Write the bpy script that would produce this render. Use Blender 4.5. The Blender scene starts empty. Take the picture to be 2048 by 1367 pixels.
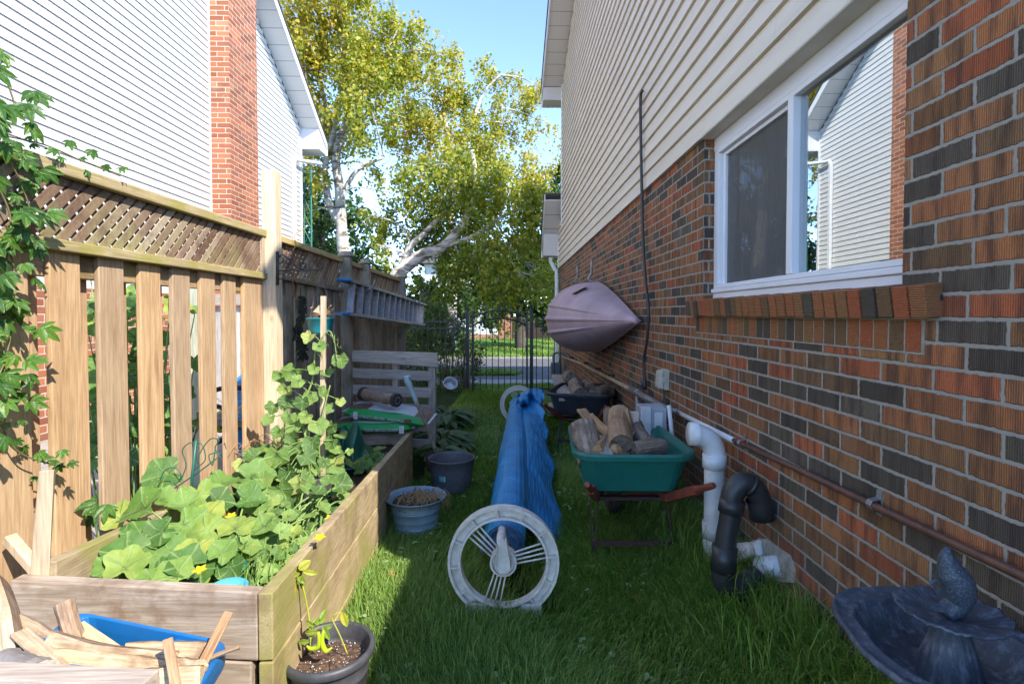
import bpy, math, random
import numpy as np
from mathutils import Vector, Matrix, Quaternion
R = math.radians
random.seed(7); rng = np.random.default_rng(7)
S = bpy.context.scene
COL = S.collection
# ---------------------------------------------------------------- camera
CZ = 1.36                     # eye height above the ground by the cover reel
FPX = 1060.0                  # focal length in photo pixels (photo 2048 wide)
VX, VY = 1035.0, 628.0        # where the +Y direction lands in the photo
PITCH = R(1.5)
cam_d = bpy.data.cameras.new('camera'); cam = bpy.data.objects.new('camera', cam_d); COL.objects.link(cam)
cam.location = (0, 0, CZ); cam.rotation_euler = (R(90) - PITCH, 0, 0)
cam_d.sensor_width = 36; cam_d.lens = 36*FPX/2048
CXp, CYp = VX, VY + FPX*math.tan(PITCH)
cam_d.shift_x = (1024 - CXp)/2048; cam_d.shift_y = -(683.5 - CYp)/2048
cam_d.clip_start = .05; cam_d.clip_end = 3000
S.camera = cam
# ---------------------------------------------------------------- light
SUN_DIR = Vector((1, -1.0, 1.26)).normalized()       # towards the sun
elev = math.asin(SUN_DIR.z); azim = math.atan2(SUN_DIR.x, SUN_DIR.y)
w = bpy.data.worlds.new('World'); S.world = w; w.use_nodes = True
wn = w.node_tree; bg = wn.nodes['Background']
sky = wn.nodes.new('ShaderNodeTexSky'); sky.sky_type = 'NISHITA'; sky.sun_disc = False
sky.sun_elevation = elev; sky.sun_rotation = azim; sky.altitude = 300; sky.air_density = .58; sky.dust_density = 0.0; sky.ozone_density = 2.0
hs_ = wn.nodes.new('ShaderNodeHueSaturation'); hs_.inputs['Saturation'].default_value = 1.0; wn.links.new(sky.outputs[0], hs_.inputs['Color']); wn.links.new(hs_.outputs[0], bg.inputs[0]); bg.inputs[1].default_value = 0.15
sl = bpy.data.lights.new('sun', 'SUN'); sl.energy = 2.0; sl.angle = R(.5); sl.color = (1, .93, .82)
so = bpy.data.objects.new('sun', sl); COL.objects.link(so); so.location = (8, -8, 12)
so.rotation_euler = (-SUN_DIR).to_track_quat('-Z', 'Y').to_euler()
S.view_settings.view_transform = 'Standard'; S.view_settings.look = 'None'; S.view_settings.gamma = 1; S.view_settings.exposure = 2.25
S.cycles.max_bounces = 6; S.cycles.transparent_max_bounces = 10
S.cycles.diffuse_bounces = 4
# ---------------------------------------------------------------- photo -> world
def ray(px, py):
    a = (px - CXp)/FPX; b = (CYp - py)/FPX
    return Vector((a, math.cos(PITCH) + b*math.sin(PITCH), b*math.cos(PITCH) - math.sin(PITCH)))
C0 = Vector((0, 0, CZ))
def P(px, py, d):
    r = ray(px, py); return C0 + r*(d/r.y)
def HIT(px, py, p0, n):
    r = ray(px, py); n = Vector(n); return C0 + r*((Vector(p0) - C0).dot(n)/r.dot(n))
WS = -.018; W0 = 1.173
def WX(y): return W0 + WS*y                       # face of the right house's wall
def PW(px, py, off=0.0):                          # a photo point on that wall, off metres out of it
    return HIT(px, py, (W0 - off, 0, 0), (1, -WS, 0))
def gz(x, y):                                     # ground height
    yy = min(max(y, 0.), 10.4)
    z = CZ - (1.306 + .0228*yy)
    if y > 10.4: z -= .16*min(1, (y - 10.4)/2.4)
    t = min(max((x - .55)/.55, 0), 1); t = t*t*(3 - 2*t)
    if x < 3: z += .11*t*(1 - min(max((y - 4.5)/3.5, 0), 1))
    return z
def G(px, py, lift=0.0):
    p = None; d = 1.0
    r = ray(px, py)
    for i in range(4000):
        q = C0 + r*(d/r.y)
        if q.z <= gz(q.x, q.y) + lift: return q
        d *= 1.002
    return q
# ---------------------------------------------------------------- objects
def tag(o, label=None, cat=None, group=None, kind=None):
    if label: o['label'] = label
    if cat: o['category'] = cat
    if group: o['group'] = group
    if kind: o['kind'] = kind
    return o
def thing(name, label, cat, loc=(0, 0, 0), rz=0., group=None):
    o = bpy.data.objects.new(name, None); COL.objects.link(o); o.empty_display_size = .1
    o.location = loc; o.rotation_euler = (0, 0, rz)
    return tag(o, label, cat, group)
class M:
    def __init__(s): s.v = []; s.f = []; s.mi = []; s.rn = []; s.ve = {}; s.cr = 0.; s.cm = 0
    def add(s, vs, fs, rnd=None, mi=None, ve=None):
        b = len(s.v); s.v += [tuple(p) for p in vs]
        for f in fs:
            s.f.append(tuple(i + b for i in f)); s.rn.append(s.cr if rnd is None else rnd); s.mi.append(s.cm if mi is None else mi)
        if ve:
            for i, x in enumerate(ve): s.ve[b + i] = x
        return s
    def box(s, x0, x1, y0, y1, z0, z1, **k):
        v = [(x, y, z) for z in (z0, z1) for y in (y0, y1) for x in (x0, x1)]
        return s.add(v, [(0, 2, 3, 1), (4, 5, 7, 6), (0, 1, 5, 4), (2, 6, 7, 3), (0, 4, 6, 2), (1, 3, 7, 5)], **k)
    def hexa(s, b4, t4, **k):     # bottom 4 points and top 4 points, same order
        v = list(b4) + list(t4)
        return s.add(v, [(3, 2, 1, 0), (4, 5, 6, 7), (0, 1, 5, 4), (1, 2, 6, 5), (2, 3, 7, 6), (3, 0, 4, 7)], **k)
    def beam(s, p0, p1, wd, ht, up=(0, 0, 1), **k):
        p0, p1 = Vector(p0), Vector(p1); d = (p1 - p0).normalized(); up = Vector(up)
        sd = d.cross(up).normalized(); u = sd.cross(d).normalized()
        q = [(-1, -1), (1, -1), (1, 1), (-1, 1)]
        return s.hexa([p0 + sd*a*wd/2 + u*b*ht/2 for a, b in q], [p1 + sd*a*wd/2 + u*b*ht/2 for a, b in q], **k)
    def tube(s, pts, r, n=8, cap=True, closed=False, **k):
        pts = [Vector(p) for p in pts]; N = len(pts)
        rs = [r]*N if not hasattr(r, '__len__') else list(r)
        v = []; prev = None
        for i, p in enumerate(pts):
            if closed: t = pts[(i + 1) % N] - pts[i - 1]
            else: t = pts[min(i + 1, N - 1)] - pts[max(i - 1, 0)]
            t.normalize()
            if prev is None:
                a = Vector((0, 0, 1)) if abs(t.z) < .9 else Vector((1, 0, 0))
                u = t.cross(a).normalized()
            else: u = (prev - t*prev.dot(t)).normalized()
            prev = u; w_ = t.cross(u)
            for j in range(n):
                a = 2*math.pi*j/n; v.append(p + (u*math.cos(a) + w_*math.sin(a))*rs[i])
        f = []
        for i in range(N if closed else N - 1):
            i2 = (i + 1) % N
            for j in range(n): f.append((i*n + j, i*n + (j + 1) % n, i2*n + (j + 1) % n, i2*n + j))
        if cap and not closed: f.append(tuple(range(n - 1, -1, -1))); f.append(tuple((N - 1)*n + j for j in range(n)))
        return s.add(v, f, **k)
    def lathe(s, prof, c=(0, 0, 0), n=32, sx=1, sy=1, fn=None, **k):
        v = []
        for (r, z) in prof:
            for j in range(n):
                a = 2*math.pi*j/n; q = fn(a, r, z) if fn else (r, z)
                v.append((c[0] + q[0]*math.cos(a)*sx, c[1] + q[0]*math.sin(a)*sy, c[2] + q[1]))
        f = []
        for i in range(len(prof) - 1):
            for j in range(n): f.append((i*n + j, i*n + (j + 1) % n, (i + 1)*n + (j + 1) % n, (i + 1)*n + j))
        return s.add(v, f, **k)
    def grid(s, rows, closed=False, **k):
        n = len(rows[0]); v = [p for r_ in rows for p in r_]; f = []
        for i in range(len(rows) - 1):
            for j in range(n if closed else n - 1):
                j2 = (j + 1) % n; f.append((i*n + j, i*n + j2, (i + 1)*n + j2, (i + 1)*n + j))
        return s.add(v, f, **k)
    def sheet(s, pts, th, nrm=None, **k):          # a flat polygon given thickness along its normal
        pts = [Vector(p) for p in pts]
        n = Vector(nrm) if nrm else (pts[1] - pts[0]).cross(pts[2] - pts[0])
        n.normalize(); m = len(pts)
        v = pts + [p - n*th for p in pts]
        f = [tuple(range(m)), tuple(range(2*m - 1, m - 1, -1))] + [(i, i + m, (i + 1) % m + m, (i + 1) % m) for i in range(m)]
        return s.add(v, f, **k)
    def ball(s, c, r, n=10, sx=1, sy=1, sz=1, **k):
        rows = [[(c[0] + r*sx*math.sin(math.pi*i/n)*math.cos(2*math.pi*j/(2*n)), c[1] + r*sy*math.sin(math.pi*i/n)*math.sin(2*math.pi*j/(2*n)), c[2] + r*sz*math.cos(math.pi*i/n)) for j in range(2*n)] for i in range(n + 1)]
        return s.grid(rows, closed=True, **k)
    def build(s, name, mats, parent=None, local=False, smooth=False, bevel=0, solid=0, sub=0, mat4=None):
        me = bpy.data.meshes.new(name)
        v = s.v
        if parent is not None and not local:
            inv = (Matrix.Translation(parent.location) @ Matrix.Rotation(parent.rotation_euler.z, 4, 'Z')).inverted()
            v = [tuple(inv @ Vector(p)) for p in v]
        me.from_pydata(v, [], s.f)
        if not isinstance(mats, (list, tuple)): mats = [mats]
        for m_ in mats: me.materials.append(m_)
        if len(mats) > 1: me.polygons.foreach_set('material_index', s.mi)
        if any(s.rn):
            a = me.attributes.new('rnd', 'FLOAT', 'FACE'); a.data.foreach_set('value', s.rn)
        if s.ve:
            a = me.attributes.new('vein', 'FLOAT', 'POINT'); arr = [s.ve.get(i, 0.) for i in range(len(s.v))]; a.data.foreach_set('value', arr)
        if smooth: me.polygons.foreach_set('use_smooth', [True]*len(me.polygons))
        me.validate(); me.update()
        o = bpy.data.objects.new(name, me); COL.objects.link(o)
        if parent is not None: o.parent = parent
        if mat4 is not None: o.matrix_local = mat4
        if solid: m_ = o.modifiers.new('s', 'SOLIDIFY'); m_.thickness = solid; m_.offset = 0
        if sub: m_ = o.modifiers.new('u', 'SUBSURF'); m_.levels = sub; m_.render_levels = sub
        if bevel: m_ = o.modifiers.new('b', 'BEVEL'); m_.width = bevel; m_.segments = 2; m_.limit_method = 'ANGLE'; m_.angle_limit = R(40)
        return o
def np_mesh(name, v, f, mats, rnd=None, parent=None, smooth=False):   # v (n,3), f (m,k) numpy
    me = bpy.data.meshes.new(name); k = f.shape[1]
    if parent is not None: v = v - np.array(parent.location)
    me.vertices.add(len(v)); me.vertices.foreach_set('co', v.astype(np.float32).ravel())
    me.loops.add(f.size); me.loops.foreach_set('vertex_index', f.astype(np.int32).ravel())
    me.polygons.add(len(f)); me.polygons.foreach_set('loop_start', np.arange(0, f.size, k, dtype=np.int32))
    me.update(calc_edges=True)
    if rnd is not None:
        a = me.attributes.new('rnd', 'FLOAT', 'FACE'); a.data.foreach_set('value', rnd.astype(np.float32))
    if smooth: me.polygons.foreach_set('use_smooth', np.ones(len(f), dtype=bool))
    me.materials.append(mats)
    o = bpy.data.objects.new(name, me); COL.objects.link(o)
    if parent is not None: o.parent = parent
    return o
def copy_tree(o, parent=None):
    c = o.copy(); COL.objects.link(c); c.parent = parent
    for ch in list(o.children): copy_tree(ch, c)
    return c
def bez(p, n=12):      # Catmull-Rom through points
    p = [Vector(q) for q in p]; out = []
    for i in range(len(p) - 1):
        a = p[max(i - 1, 0)]; b = p[i]; c = p[i + 1]; d = p[min(i + 2, len(p) - 1)]
        for k in range(n):
            t = k/n; out.append(.5*((2*b) + (c - a)*t + (2*a - 5*b + 4*c - d)*t*t + (3*b - a - 3*c + d)*t**3))
    out.append(p[-1]); return out
# ---------------------------------------------------------------- materials
class NT:
    def __init__(s, name):
        s.m = bpy.data.materials.new(name); s.m.use_nodes = True; s.t = s.m.node_tree
        s.b = s.t.nodes['Principled BSDF']; s.out = s.t.nodes['Material Output']
    def n(s, typ, **k):
        x = s.t.nodes.new('ShaderNode' + typ)
        for a, b in k.items(): setattr(x, a, b)
        return x
    def L(s, a, b): s.t.links.new(a, b)
    def inp(s, sock, val):
        if hasattr(val, 'links') or hasattr(val, 'is_output'): s.L(val, sock)
        else: sock.default_value = val
    def math(s, op, a, b=0., c=0., clamp=False):
        x = s.n('Math', operation=op, use_clamp=clamp)
        for i, q in enumerate((a, b, c)): s.inp(x.inputs[i], q)
        return x.outputs[0]
    def obj(s): return s.n('TexCoord').outputs['Object']
    def oinfo(s): return s.n('ObjectInfo').outputs['Random']
    def mapv(s, v, scale=(1, 1, 1), loc=(0, 0, 0)):
        x = s.n('Mapping'); s.L(v, x.inputs[0]); s.inp(x.inputs[1], loc); x.inputs[3].default_value = scale; return x.outputs[0]
    def noise(s, v, sc=5, det=4, ro=.55, dist=0.):
        x = s.n('TexNoise'); s.L(v, x.inputs['Vector']); x.inputs['Scale'].default_value = sc; x.inputs['Detail'].default_value = det
        x.inputs['Roughness'].default_value = ro; x.inputs['Distortion'].default_value = dist; return x.outputs['Fac']
    def ramp(s, fac, stops, interp='LINEAR'):
        x = s.n('ValToRGB'); cr = x.color_ramp; cr.interpolation = interp
        while len(cr.elements) < len(stops): cr.elements.new(.5)
        for e, (p, c) in zip(cr.elements, stops):
            e.position = p; e.color = (*c, 1) if len(c) == 3 else c
        s.L(fac, x.inputs[0]); return x.outputs[0]
    def mix(s, f, a, b, mode='MIX'):
        x = s.n('Mix', data_type='RGBA', blend_type=mode); s.inp(x.inputs[0], f)
        for i, q in ((6, a), (7, b)):
            if isinstance(q, tuple): x.inputs[i].default_value = (*q, 1) if len(q) == 3 else q
            else: s.L(q, x.inputs[i])
        return x.outputs[2]
    def bump(s, h, st=.3, dist=.01):
        x = s.n('Bump'); s.L(h, x.inputs['Height']); x.inputs['Strength'].default_value = st; x.inputs['Distance'].default_value = dist
        s.L(x.outputs[0], s.b.inputs['Normal']); return x
    def base(s, c):
        if isinstance(c, tuple): s.b.inputs['Base Color'].default_value = (*c, 1)
        else: s.L(c, s.b.inputs['Base Color'])
    def fin(s, rough=.7, metal=0., spec=.5):
        s.inp(s.b.inputs['Roughness'], rough); s.b.inputs['Metallic'].default_value = metal; s.b.inputs['Specular IOR Level'].default_value = spec
        return s.m
def plain(name, c1, c2=None, sc=8, rough=.6, metal=0., bump=.1, bsc=40, spec=.5, det=5):
    t = NT(name); v = t.obj()
    c2 = c2 or tuple(x*.8 for x in c1)
    n1 = t.noise(v, sc, det)
    t.base(t.ramp(n1, [(.32, c1), (.68, c2)]))
    if bump: t.bump(t.noise(v, bsc, 3), bump, .004)
    return t.fin(rough, metal, spec)
def wood(name, axis, stops, grain=22, rough=.75, green=None, dark=None, bump=.35):
    t = NT(name); v = t.obj(); r = t.oinfo()
    sc = [1, 1, 1]; sc['xyz'.index(axis)] = .06
    off = t.n('CombineXYZ'); rr = t.math('MULTIPLY', r, 37.); 
    for i in range(3): t.L(rr, off.inputs[i])
    m = t.n('Mapping'); t.L(v, m.inputs[0]); t.L(off.outputs[0], m.inputs[1]); m.inputs[3].default_value = sc
    g = t.noise(m.outputs[0], grain, 6, .65, 2.2)
    big = t.noise(v, 3.5, 3)
    fine = t.noise(m.outputs[0], grain*6, 3, .6)
    f = t.math('ADD', t.math('MULTIPLY', g, .75), t.math('MULTIPLY', big, .25))
    c = t.ramp(f, stops)
    c = t.mix(.5, c, t.ramp(fine, [(.35, (.42, .40, .38)), (.62, (1, 1, 1))]), 'MULTIPLY')
    # knots
    vo = t.n('TexVoronoi'); vo.inputs['Scale'].default_value = 3.2
    sk = [1, 1, 1]; sk['xyz'.index(axis)] = .55
    m2 = t.n('Mapping'); t.L(v, m2.inputs[0]); t.L(off.outputs[0], m2.inputs[1]); m2.inputs[3].default_value = sk; t.L(m2.outputs[0], vo.inputs['Vector'])
    kn = t.ramp(vo.outputs['Distance'], [(.0, (.35, .22, .13)), (.035, (.55, .42, .32)), (.07, (1, 1, 1))])
    c = t.mix(.8, c, kn, 'MULTIPLY')
    hs = t.n('HueSaturation'); t.L(c, hs.inputs['Color']); t.inp(hs.inputs['Value'], t.math('ADD', .84, t.math('MULTIPLY', r, .32)))
    t.inp(hs.inputs['Saturation'], t.math('ADD', .9, t.math('MULTIPLY', r, .2)))
    c = hs.outputs[0]
    if green: c = t.mix(t.ramp(t.noise(v, 4.2, 5, .6), [(.47, (0, 0, 0)), (.62, (.75, .75, .75))]), c, green)
    if dark: c = t.mix(t.ramp(t.noise(v, 6.5, 5, .65), [(.5, (0, 0, 0)), (.66, (.8, .8, .8))]), c, dark)
    t.base(c); t.bump(t.math('ADD', g, t.math('MULTIPLY', fine, .5)), bump, .004)
    return t.fin(rough, 0, .3)
def brickmat(name, stops, mortar, L_, H_, z0, y0, mt=.011, rib=True, bump=.8, yaxis=1, rowlock=False):
    t = NT(name); v = t.obj(); sp = t.n('SeparateXYZ'); t.L(v, sp.inputs[0])
    Y, Z = sp.outputs[yaxis], sp.outputs[2]
    wob = t.noise(v, 9, 3); wob2 = t.noise(v, 60, 3)
    Zw = t.math('ADD', Z, t.math('ADD', t.math('MULTIPLY', t.math('SUBTRACT', wob, .5), .006), t.math('MULTIPLY', t.math('SUBTRACT', wob2, .5), .009)))
    Yw = t.math('ADD', Y, t.math('MULTIPLY', t.math('SUBTRACT', wob2, .5), .010))
    rz = t.math('DIVIDE', t.math('SUBTRACT', Zw, z0), H_); row = t.math('FLOOR', rz); fz = t.math('SUBTRACT', rz, row)
    par = t.math('MODULO', t.math('ABSOLUTE', row), 2.)
    jit = t.n('TexWhiteNoise', noise_dimensions='1D'); t.L(row, jit.inputs['W'])
    ry = t.math('ADD', t.math('DIVIDE', t.math('SUBTRACT', Yw, y0), L_), t.math('ADD', t.math('MULTIPLY', par, .5), t.math('MULTIPLY', t.math('SUBTRACT', jit.outputs[0], .5), .10)))
    col = t.math('FLOOR', ry); fy = t.math('SUBTRACT', ry, col)
    cb = t.n('CombineXYZ'); t.L(col, cb.inputs[0]); t.L(row, cb.inputs[1])
    wh = t.n('TexWhiteNoise', noise_dimensions='2D'); t.L(cb.outputs[0], wh.inputs['Vector'])
    c = t.ramp(wh.outputs['Value'], stops, 'CONSTANT')
    cb2 = t.n('CombineXYZ'); t.L(row, cb2.inputs[0]); t.L(col, cb2.inputs[1]); wh2 = t.n('TexWhiteNoise', noise_dimensions='2D'); t.L(cb2.outputs[0], wh2.inputs['Vector'])
    hs = t.n('HueSaturation'); t.L(c, hs.inputs['Color']); t.inp(hs.inputs['Value'], t.math('ADD', .72, t.math('MULTIPLY', wh2.outputs['Value'], .5)))
    c = hs.outputs[0]
    mp = t.mapv(v, (1, 1, .12) if yaxis == 1 else (1, 1, .12))
    st = t.noise(mp, 26, 4, .65)
    if rib:   # burnt streaks across single bricks
        c = t.mix(t.ramp(st, [(.44, (0, 0, 0)), (.64, (.72, .72, .72))]), c, (.055, .04, .035))
    c = t.mix(.5, c, t.ramp(t.noise(v, 130, 3), [(.3, (.62, .62, .62)), (.7, (1, 1, 1))]), 'MULTIPLY')
    c = t.mix(t.ramp(t.noise(v, 3.1, 5, .65), [(.5, (0, 0, 0)), (.72, (.45, .45, .45))]), c, t.mix(.5, c, (.10, .075, .055)))
    ribs = t.math('ABSOLUTE', t.math('SINE', t.math('MULTIPLY', t.math('ADD', Y, t.math('MULTIPLY', wob2, .003)), math.pi/.0062)))
    if rib: c = t.mix(t.math('MULTIPLY', t.math('SUBTRACT', 1., ribs), .6), c, (.02, .012, .01))
    mz = t.math('MINIMUM', fz, t.math('SUBTRACT', 1., fz)); my = t.math('MINIMUM', fy, t.math('SUBTRACT', 1., fy))
    dz = t.math('MULTIPLY', mz, H_); dy = t.math('MULTIPLY', my, L_); dd = t.math('MINIMUM', dz, dy)
    chip = t.math('MULTIPLY', t.math('SUBTRACT', t.noise(v, 38, 5, .7), .5), .007); mask = t.math('MULTIPLY', t.math('SUBTRACT', t.math('ADD', dd, chip), mt/2 - .0012), 1/.0024, clamp=True)
    mo = t.mix(t.noise(v, 25, 4), mortar, tuple(x*.68 for x in mortar))
    # weathered lime bloom
    c = t.mix(t.ramp(t.noise(v, 2.3, 6, .7), [(.60, (0, 0, 0)), (.78, (.4, .4, .4))]), c, tuple(x*.75 for x in mortar))
    cc_ = t.mix(mask, mo, c); low = t.math('MULTIPLY', t.math('SUBTRACT', t.math('ADD', .42, t.math('MULTIPLY', wob, .35)), Z), 2.2, clamp=True); cc_ = t.mix(t.math('MULTIPLY', low, .45 if rib else 0.), cc_, (.11, .095, .07)); t.base(cc_)
    h = t.math('ADD', t.math('MULTIPLY', mask, 1.), t.math('MULTIPLY', t.noise(v, 180, 2), .25))
    if rib: h = t.math('ADD', h, t.math('MULTIPLY', t.math('MULTIPLY', ribs, mask), .3))
    t.bump(h, bump, .006)
    return t.fin(.88, 0, .25)
def leafmat(name, stops, trans=.35, rough=.5, veins=None, sp=.4, scale=1):
    t = NT(name); at = t.n('Attribute', attribute_name='rnd'); v = t.obj()
    f = t.math('ADD', t.math('MULTIPLY', at.outputs['Fac'], .8), t.math('MULTIPLY', t.noise(v, 14*scale, 3), .25))
    c = t.ramp(f, stops)
    if veins:
        av = t.n('Attribute', attribute_name='vein'); c = t.mix(t.math('POWER', av.outputs['Fac'], 5.), c, veins)
        c = t.mix(t.ramp(t.noise(v, 75, 3, .7), [(.62, (0, 0, 0)), (.70, (.8, .8, .8))]), c, (.42, .36, .12)); c = t.mix(t.ramp(t.noise(v, 28, 3, .6), [(.40, (.55, .55, .55)), (.60, (1, 1, 1))]), (.0, .0, .0), c, 'MIX') if False else c; c = t.mix(.6, c, t.ramp(t.noise(v, 30, 4, .6), [(.35, (.62, .68, .60)), (.65, (1.0, 1.0, 1.0))]), 'MULTIPLY')
        t.bump(t.math('ADD', t.math('POWER', av.outputs['Fac'], 3.), t.noise(v, 60, 3)), .5, .006)
    t.base(c)
    tr = t.n('BsdfTranslucent'); hs = t.n('HueSaturation'); hs.inputs['Value'].default_value = 1.25; hs.inputs['Saturation'].default_value = 1.15; t.L(c, hs.inputs['Color']); t.L(hs.outputs[0], tr.inputs[0])
    mx = t.n('MixShader'); mx.inputs[0].default_value = trans; t.L(t.b.outputs[0], mx.inputs[1]); t.L(tr.outputs[0], mx.inputs[2]); t.L(mx.outputs[0], t.out.inputs[0])
    return t.fin(rough, 0, sp)
# ---------------------------------------------------------------- material instances
CEDAR = [(.25, (.34, .20, .11)), (.5, (.50, .34, .20)), (.75, (.58, .42, .27))]
WEATH = [(.25, (.22, .17, .12)), (.5, (.35, .28, .21)), (.75, (.46, .38, .30))]
GREY = [(.25, (.26, .21, .175)), (.5, (.42, .355, .30)), (.75, (.54, .47, .41))]
PALE = [(.25, (.40, .29, .18)), (.5, (.58, .45, .30)), (.75, (.68, .56, .40))]
FIRE = [(.25, (.24, .11, .05)), (.5, (.52, .30, .15)), (.75, (.72, .50, .30))]
cedar_z = wood('cedar_board', 'z', CEDAR, 20); cedar_y = wood('cedar_rail', 'y', CEDAR, 20, green=(.22, .19, .05), dark=(.14, .09, .05))
rail_y = wood('mossy_rail', 'y', [(.25, (.34, .26, .13)), (.5, (.50, .39, .20)), (.75, (.58, .46, .26))], 22, green=(.30, .27, .06))
lath_old = wood('lattice_wood', 'y', [(.25, (.15, .085, .055)), (.5, (.29, .19, .125)), (.75, (.42, .32, .22))], 9, green=(.21, .19, .07), dark=(.09, .045, .03))
lt = NT('lattice_lath'); v = lt.obj(); at = lt.n('Attribute', attribute_name='rnd')
c = lt.ramp(at.outputs['Fac'], [(.0, (.17, .10, .07)), (.3, (.29, .20, .14)), (.6, (.40, .31, .23)), (.8, (.24, .15, .10)), (1., (.46, .38, .28))])
c = lt.mix(.55, c, lt.ramp(lt.noise(lt.mapv(v, (1, 1, .5)), 60, 4), [(.35, (.5, .48, .45)), (.65, (1, 1, 1))]), 'MULTIPLY')
sp = lt.n('SeparateXYZ'); lt.L(v, sp.inputs[0]); zz_ = lt.math('MULTIPLY', lt.math('SUBTRACT', CZ + .50, sp.outputs[2]), 3.2, clamp=True)
c = lt.mix(lt.math('MULTIPLY', lt.ramp(lt.noise(v, 3.5, 4), [(.42, (0, 0, 0)), (.6, (.8, .8, .8))]), zz_), c, (.30, .29, .12)); c = lt.mix(lt.ramp(lt.noise(v, 6, 5, .65), [(.5, (0, 0, 0)), (.66, (.65, .65, .65))]), c, (.09, .05, .035))
lt.base(c); lt.bump(lt.noise(v, 80, 3), .4, .004); lath_m = lt.fin(.8, 0, .2)
weath_z = wood('weathered_board', 'z', WEATH, 22, green=(.12, .12, .06)); weath_y = wood('weathered_rail', 'y', WEATH, 22, green=(.16, .15, .06))
bed_y = wood('bed_board', 'y', [(.25, (.30, .22, .12)), (.5, (.44, .34, .20)), (.75, (.54, .43, .28))], 24, green=(.25, .24, .06), dark=(.22, .15, .09))
bed_x = wood('bed_front_board', 'x', [(.25, (.24, .17, .12)), (.5, (.42, .33, .25)), (.75, (.60, .53, .46))], 20, dark=(.20, .13, .08))
grey_x = wood('grey_board_x', 'x', GREY, 20); grey_y = wood('grey_board_y', 'y', GREY, 20); grey_z = wood('grey_board_z', 'z', GREY, 20)
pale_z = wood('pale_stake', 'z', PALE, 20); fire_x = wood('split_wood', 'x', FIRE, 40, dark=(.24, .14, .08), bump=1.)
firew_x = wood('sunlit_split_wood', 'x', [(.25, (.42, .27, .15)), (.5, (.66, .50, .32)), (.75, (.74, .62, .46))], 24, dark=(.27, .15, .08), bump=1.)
bark_m = wood('log_bark', 'x', [(.3, (.10, .07, .05)), (.5, (.30, .22, .16)), (.7, (.46, .38, .31))], 30, dark=(.12, .085, .07), bump=1.)
bark2_m = wood('brown_bark', 'x', [(.3, (.16, .10, .06)), (.5, (.36, .25, .17)), (.7, (.50, .38, .27))], 26, dark=(.15, .09, .06), bump=1.)
endg_m = plain('log_end', (.18, .14, .11), (.07, .055, .04), 30, .95, bump=.8, bsc=90, spec=.1)
RB = [(0, (.46, .17, .068)), (.16, (.38, .18, .075)), (.31, (.125, .10, .075)), (.44, (.40, .17, .072)), (.60, (.50, .145, .062)), (.70, (.25, .14, .07)), (.83, (.15, .12, .088)), (.91, (.44, .17, .068))]
brick_m = brickmat('ribbed_brick', RB, (.36, .325, .28), .2058, .0667, CZ - .0793, 2.684)
brickend_m = brickmat('ribbed_brick_side', RB, (.36, .325, .28), .0667, .0667, CZ - .0793, 0., rib=True, yaxis=0)
NB = [(0, (.40, .145, .075)), (.3, (.44, .17, .09)), (.6, (.36, .125, .07)), (.85, (.33, .135, .085))]
nbrick_y = brickmat('chimney_brick', NB, (.62, .52, .42), .265, .084, CZ, 8.94, mt=.012, rib=False, bump=.5)
nbrick_x = brickmat('chimney_brick_front', NB, (.62, .52, .42), .265, .084, CZ, .0, mt=.012, rib=False, bump=.5, yaxis=0)
def sidemat(name, c1, c2):
    t = NT(name); v = t.obj(); m = t.mapv(v, (1, .12, 1))
    t.base(t.mix(t.ramp(t.noise(m, 5, 6, .7), [(.45, (0, 0, 0)), (.75, (1, 1, 1))]), c1, c2)); t.bump(t.noise(m, 90, 3), .15, .003); return t.fin(.55, 0, .35)
sid_r = sidemat('cream_siding', (.71, .635, .53), (.60, .53, .44)); sid_l = sidemat('white_siding', (.64, .64, .635), (.58, .58, .57))
white_m = plain('white_trim', (.78, .78, .79), (.70, .70, .71), 6, .4, bump=.05)
cream_m = plain('cream_trim', (.70, .65, .56), (.58, .52, .43), 5, .5, bump=.1)
vinyl_m = plain('white_vinyl', (.74, .75, .80), (.68, .69, .74), 4, .35, bump=.03)
def soffmat(name, c, gap):
    t = NT(name); v = t.obj(); sp = t.n('SeparateXYZ'); t.L(v, sp.inputs[0])
    m = t.math('MODULO', t.math('ADD', sp.outputs[1], 50.), gap); ln = t.math('LESS_THAN', m, .010)
    vo = t.n('TexVoronoi'); vo.inputs['Scale'].default_value = 60; vo.inputs['Randomness'].default_value = 0; t.L(v, vo.inputs['Vector'])
    dots = t.math('LESS_THAN', vo.outputs['Distance'], .22)
    c1 = t.mix(t.math('MULTIPLY', dots, .35), c, tuple(x*.3 for x in c)); t.base(t.mix(ln, c1, tuple(x*.28 for x in c))); return t.fin(.5)
soff_r = soffmat('vented_soffit', (.62, .58, .55), .3); soff_l = soffmat('white_soffit', (.74, .74, .76), .3)
shingle_m = plain('dark_shingles', (.06, .055, .055), (.10, .09, .085), 20, .9, bump=.6, bsc=60)
dark_m = plain('dark_interior', (.03, .032, .035), (.015, .016, .018), 3, .9, bump=0)
black_m = plain('black_plastic', (.022, .022, .024), (.035, .035, .036), 12, .42, bump=.2)
iron_m = plain('black_iron', (.012, .012, .013), (.025, .024, .023), 12, .45, bump=.1)
rust_m = plain('rusty_steel', (.07, .035, .022), (.03, .02, .016), 18, .85, bump=.5)
redh_m = plain('red_painted_wood', (.26, .055, .028), (.14, .035, .022), 16, .6, bump=.3)
pvc_m = plain('white_pvc', (.66, .67, .68), (.55, .56, .57), 9, .4, bump=.1)
pvcd_m = plain('weathered_pvc', (.58, .57, .54), (.42, .41, .37), 12, .5, bump=.2)
copper_m = plain('aged_copper', (.19, .085, .055), (.10, .055, .045), 30, .5, .35, bump=.2)
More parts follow.
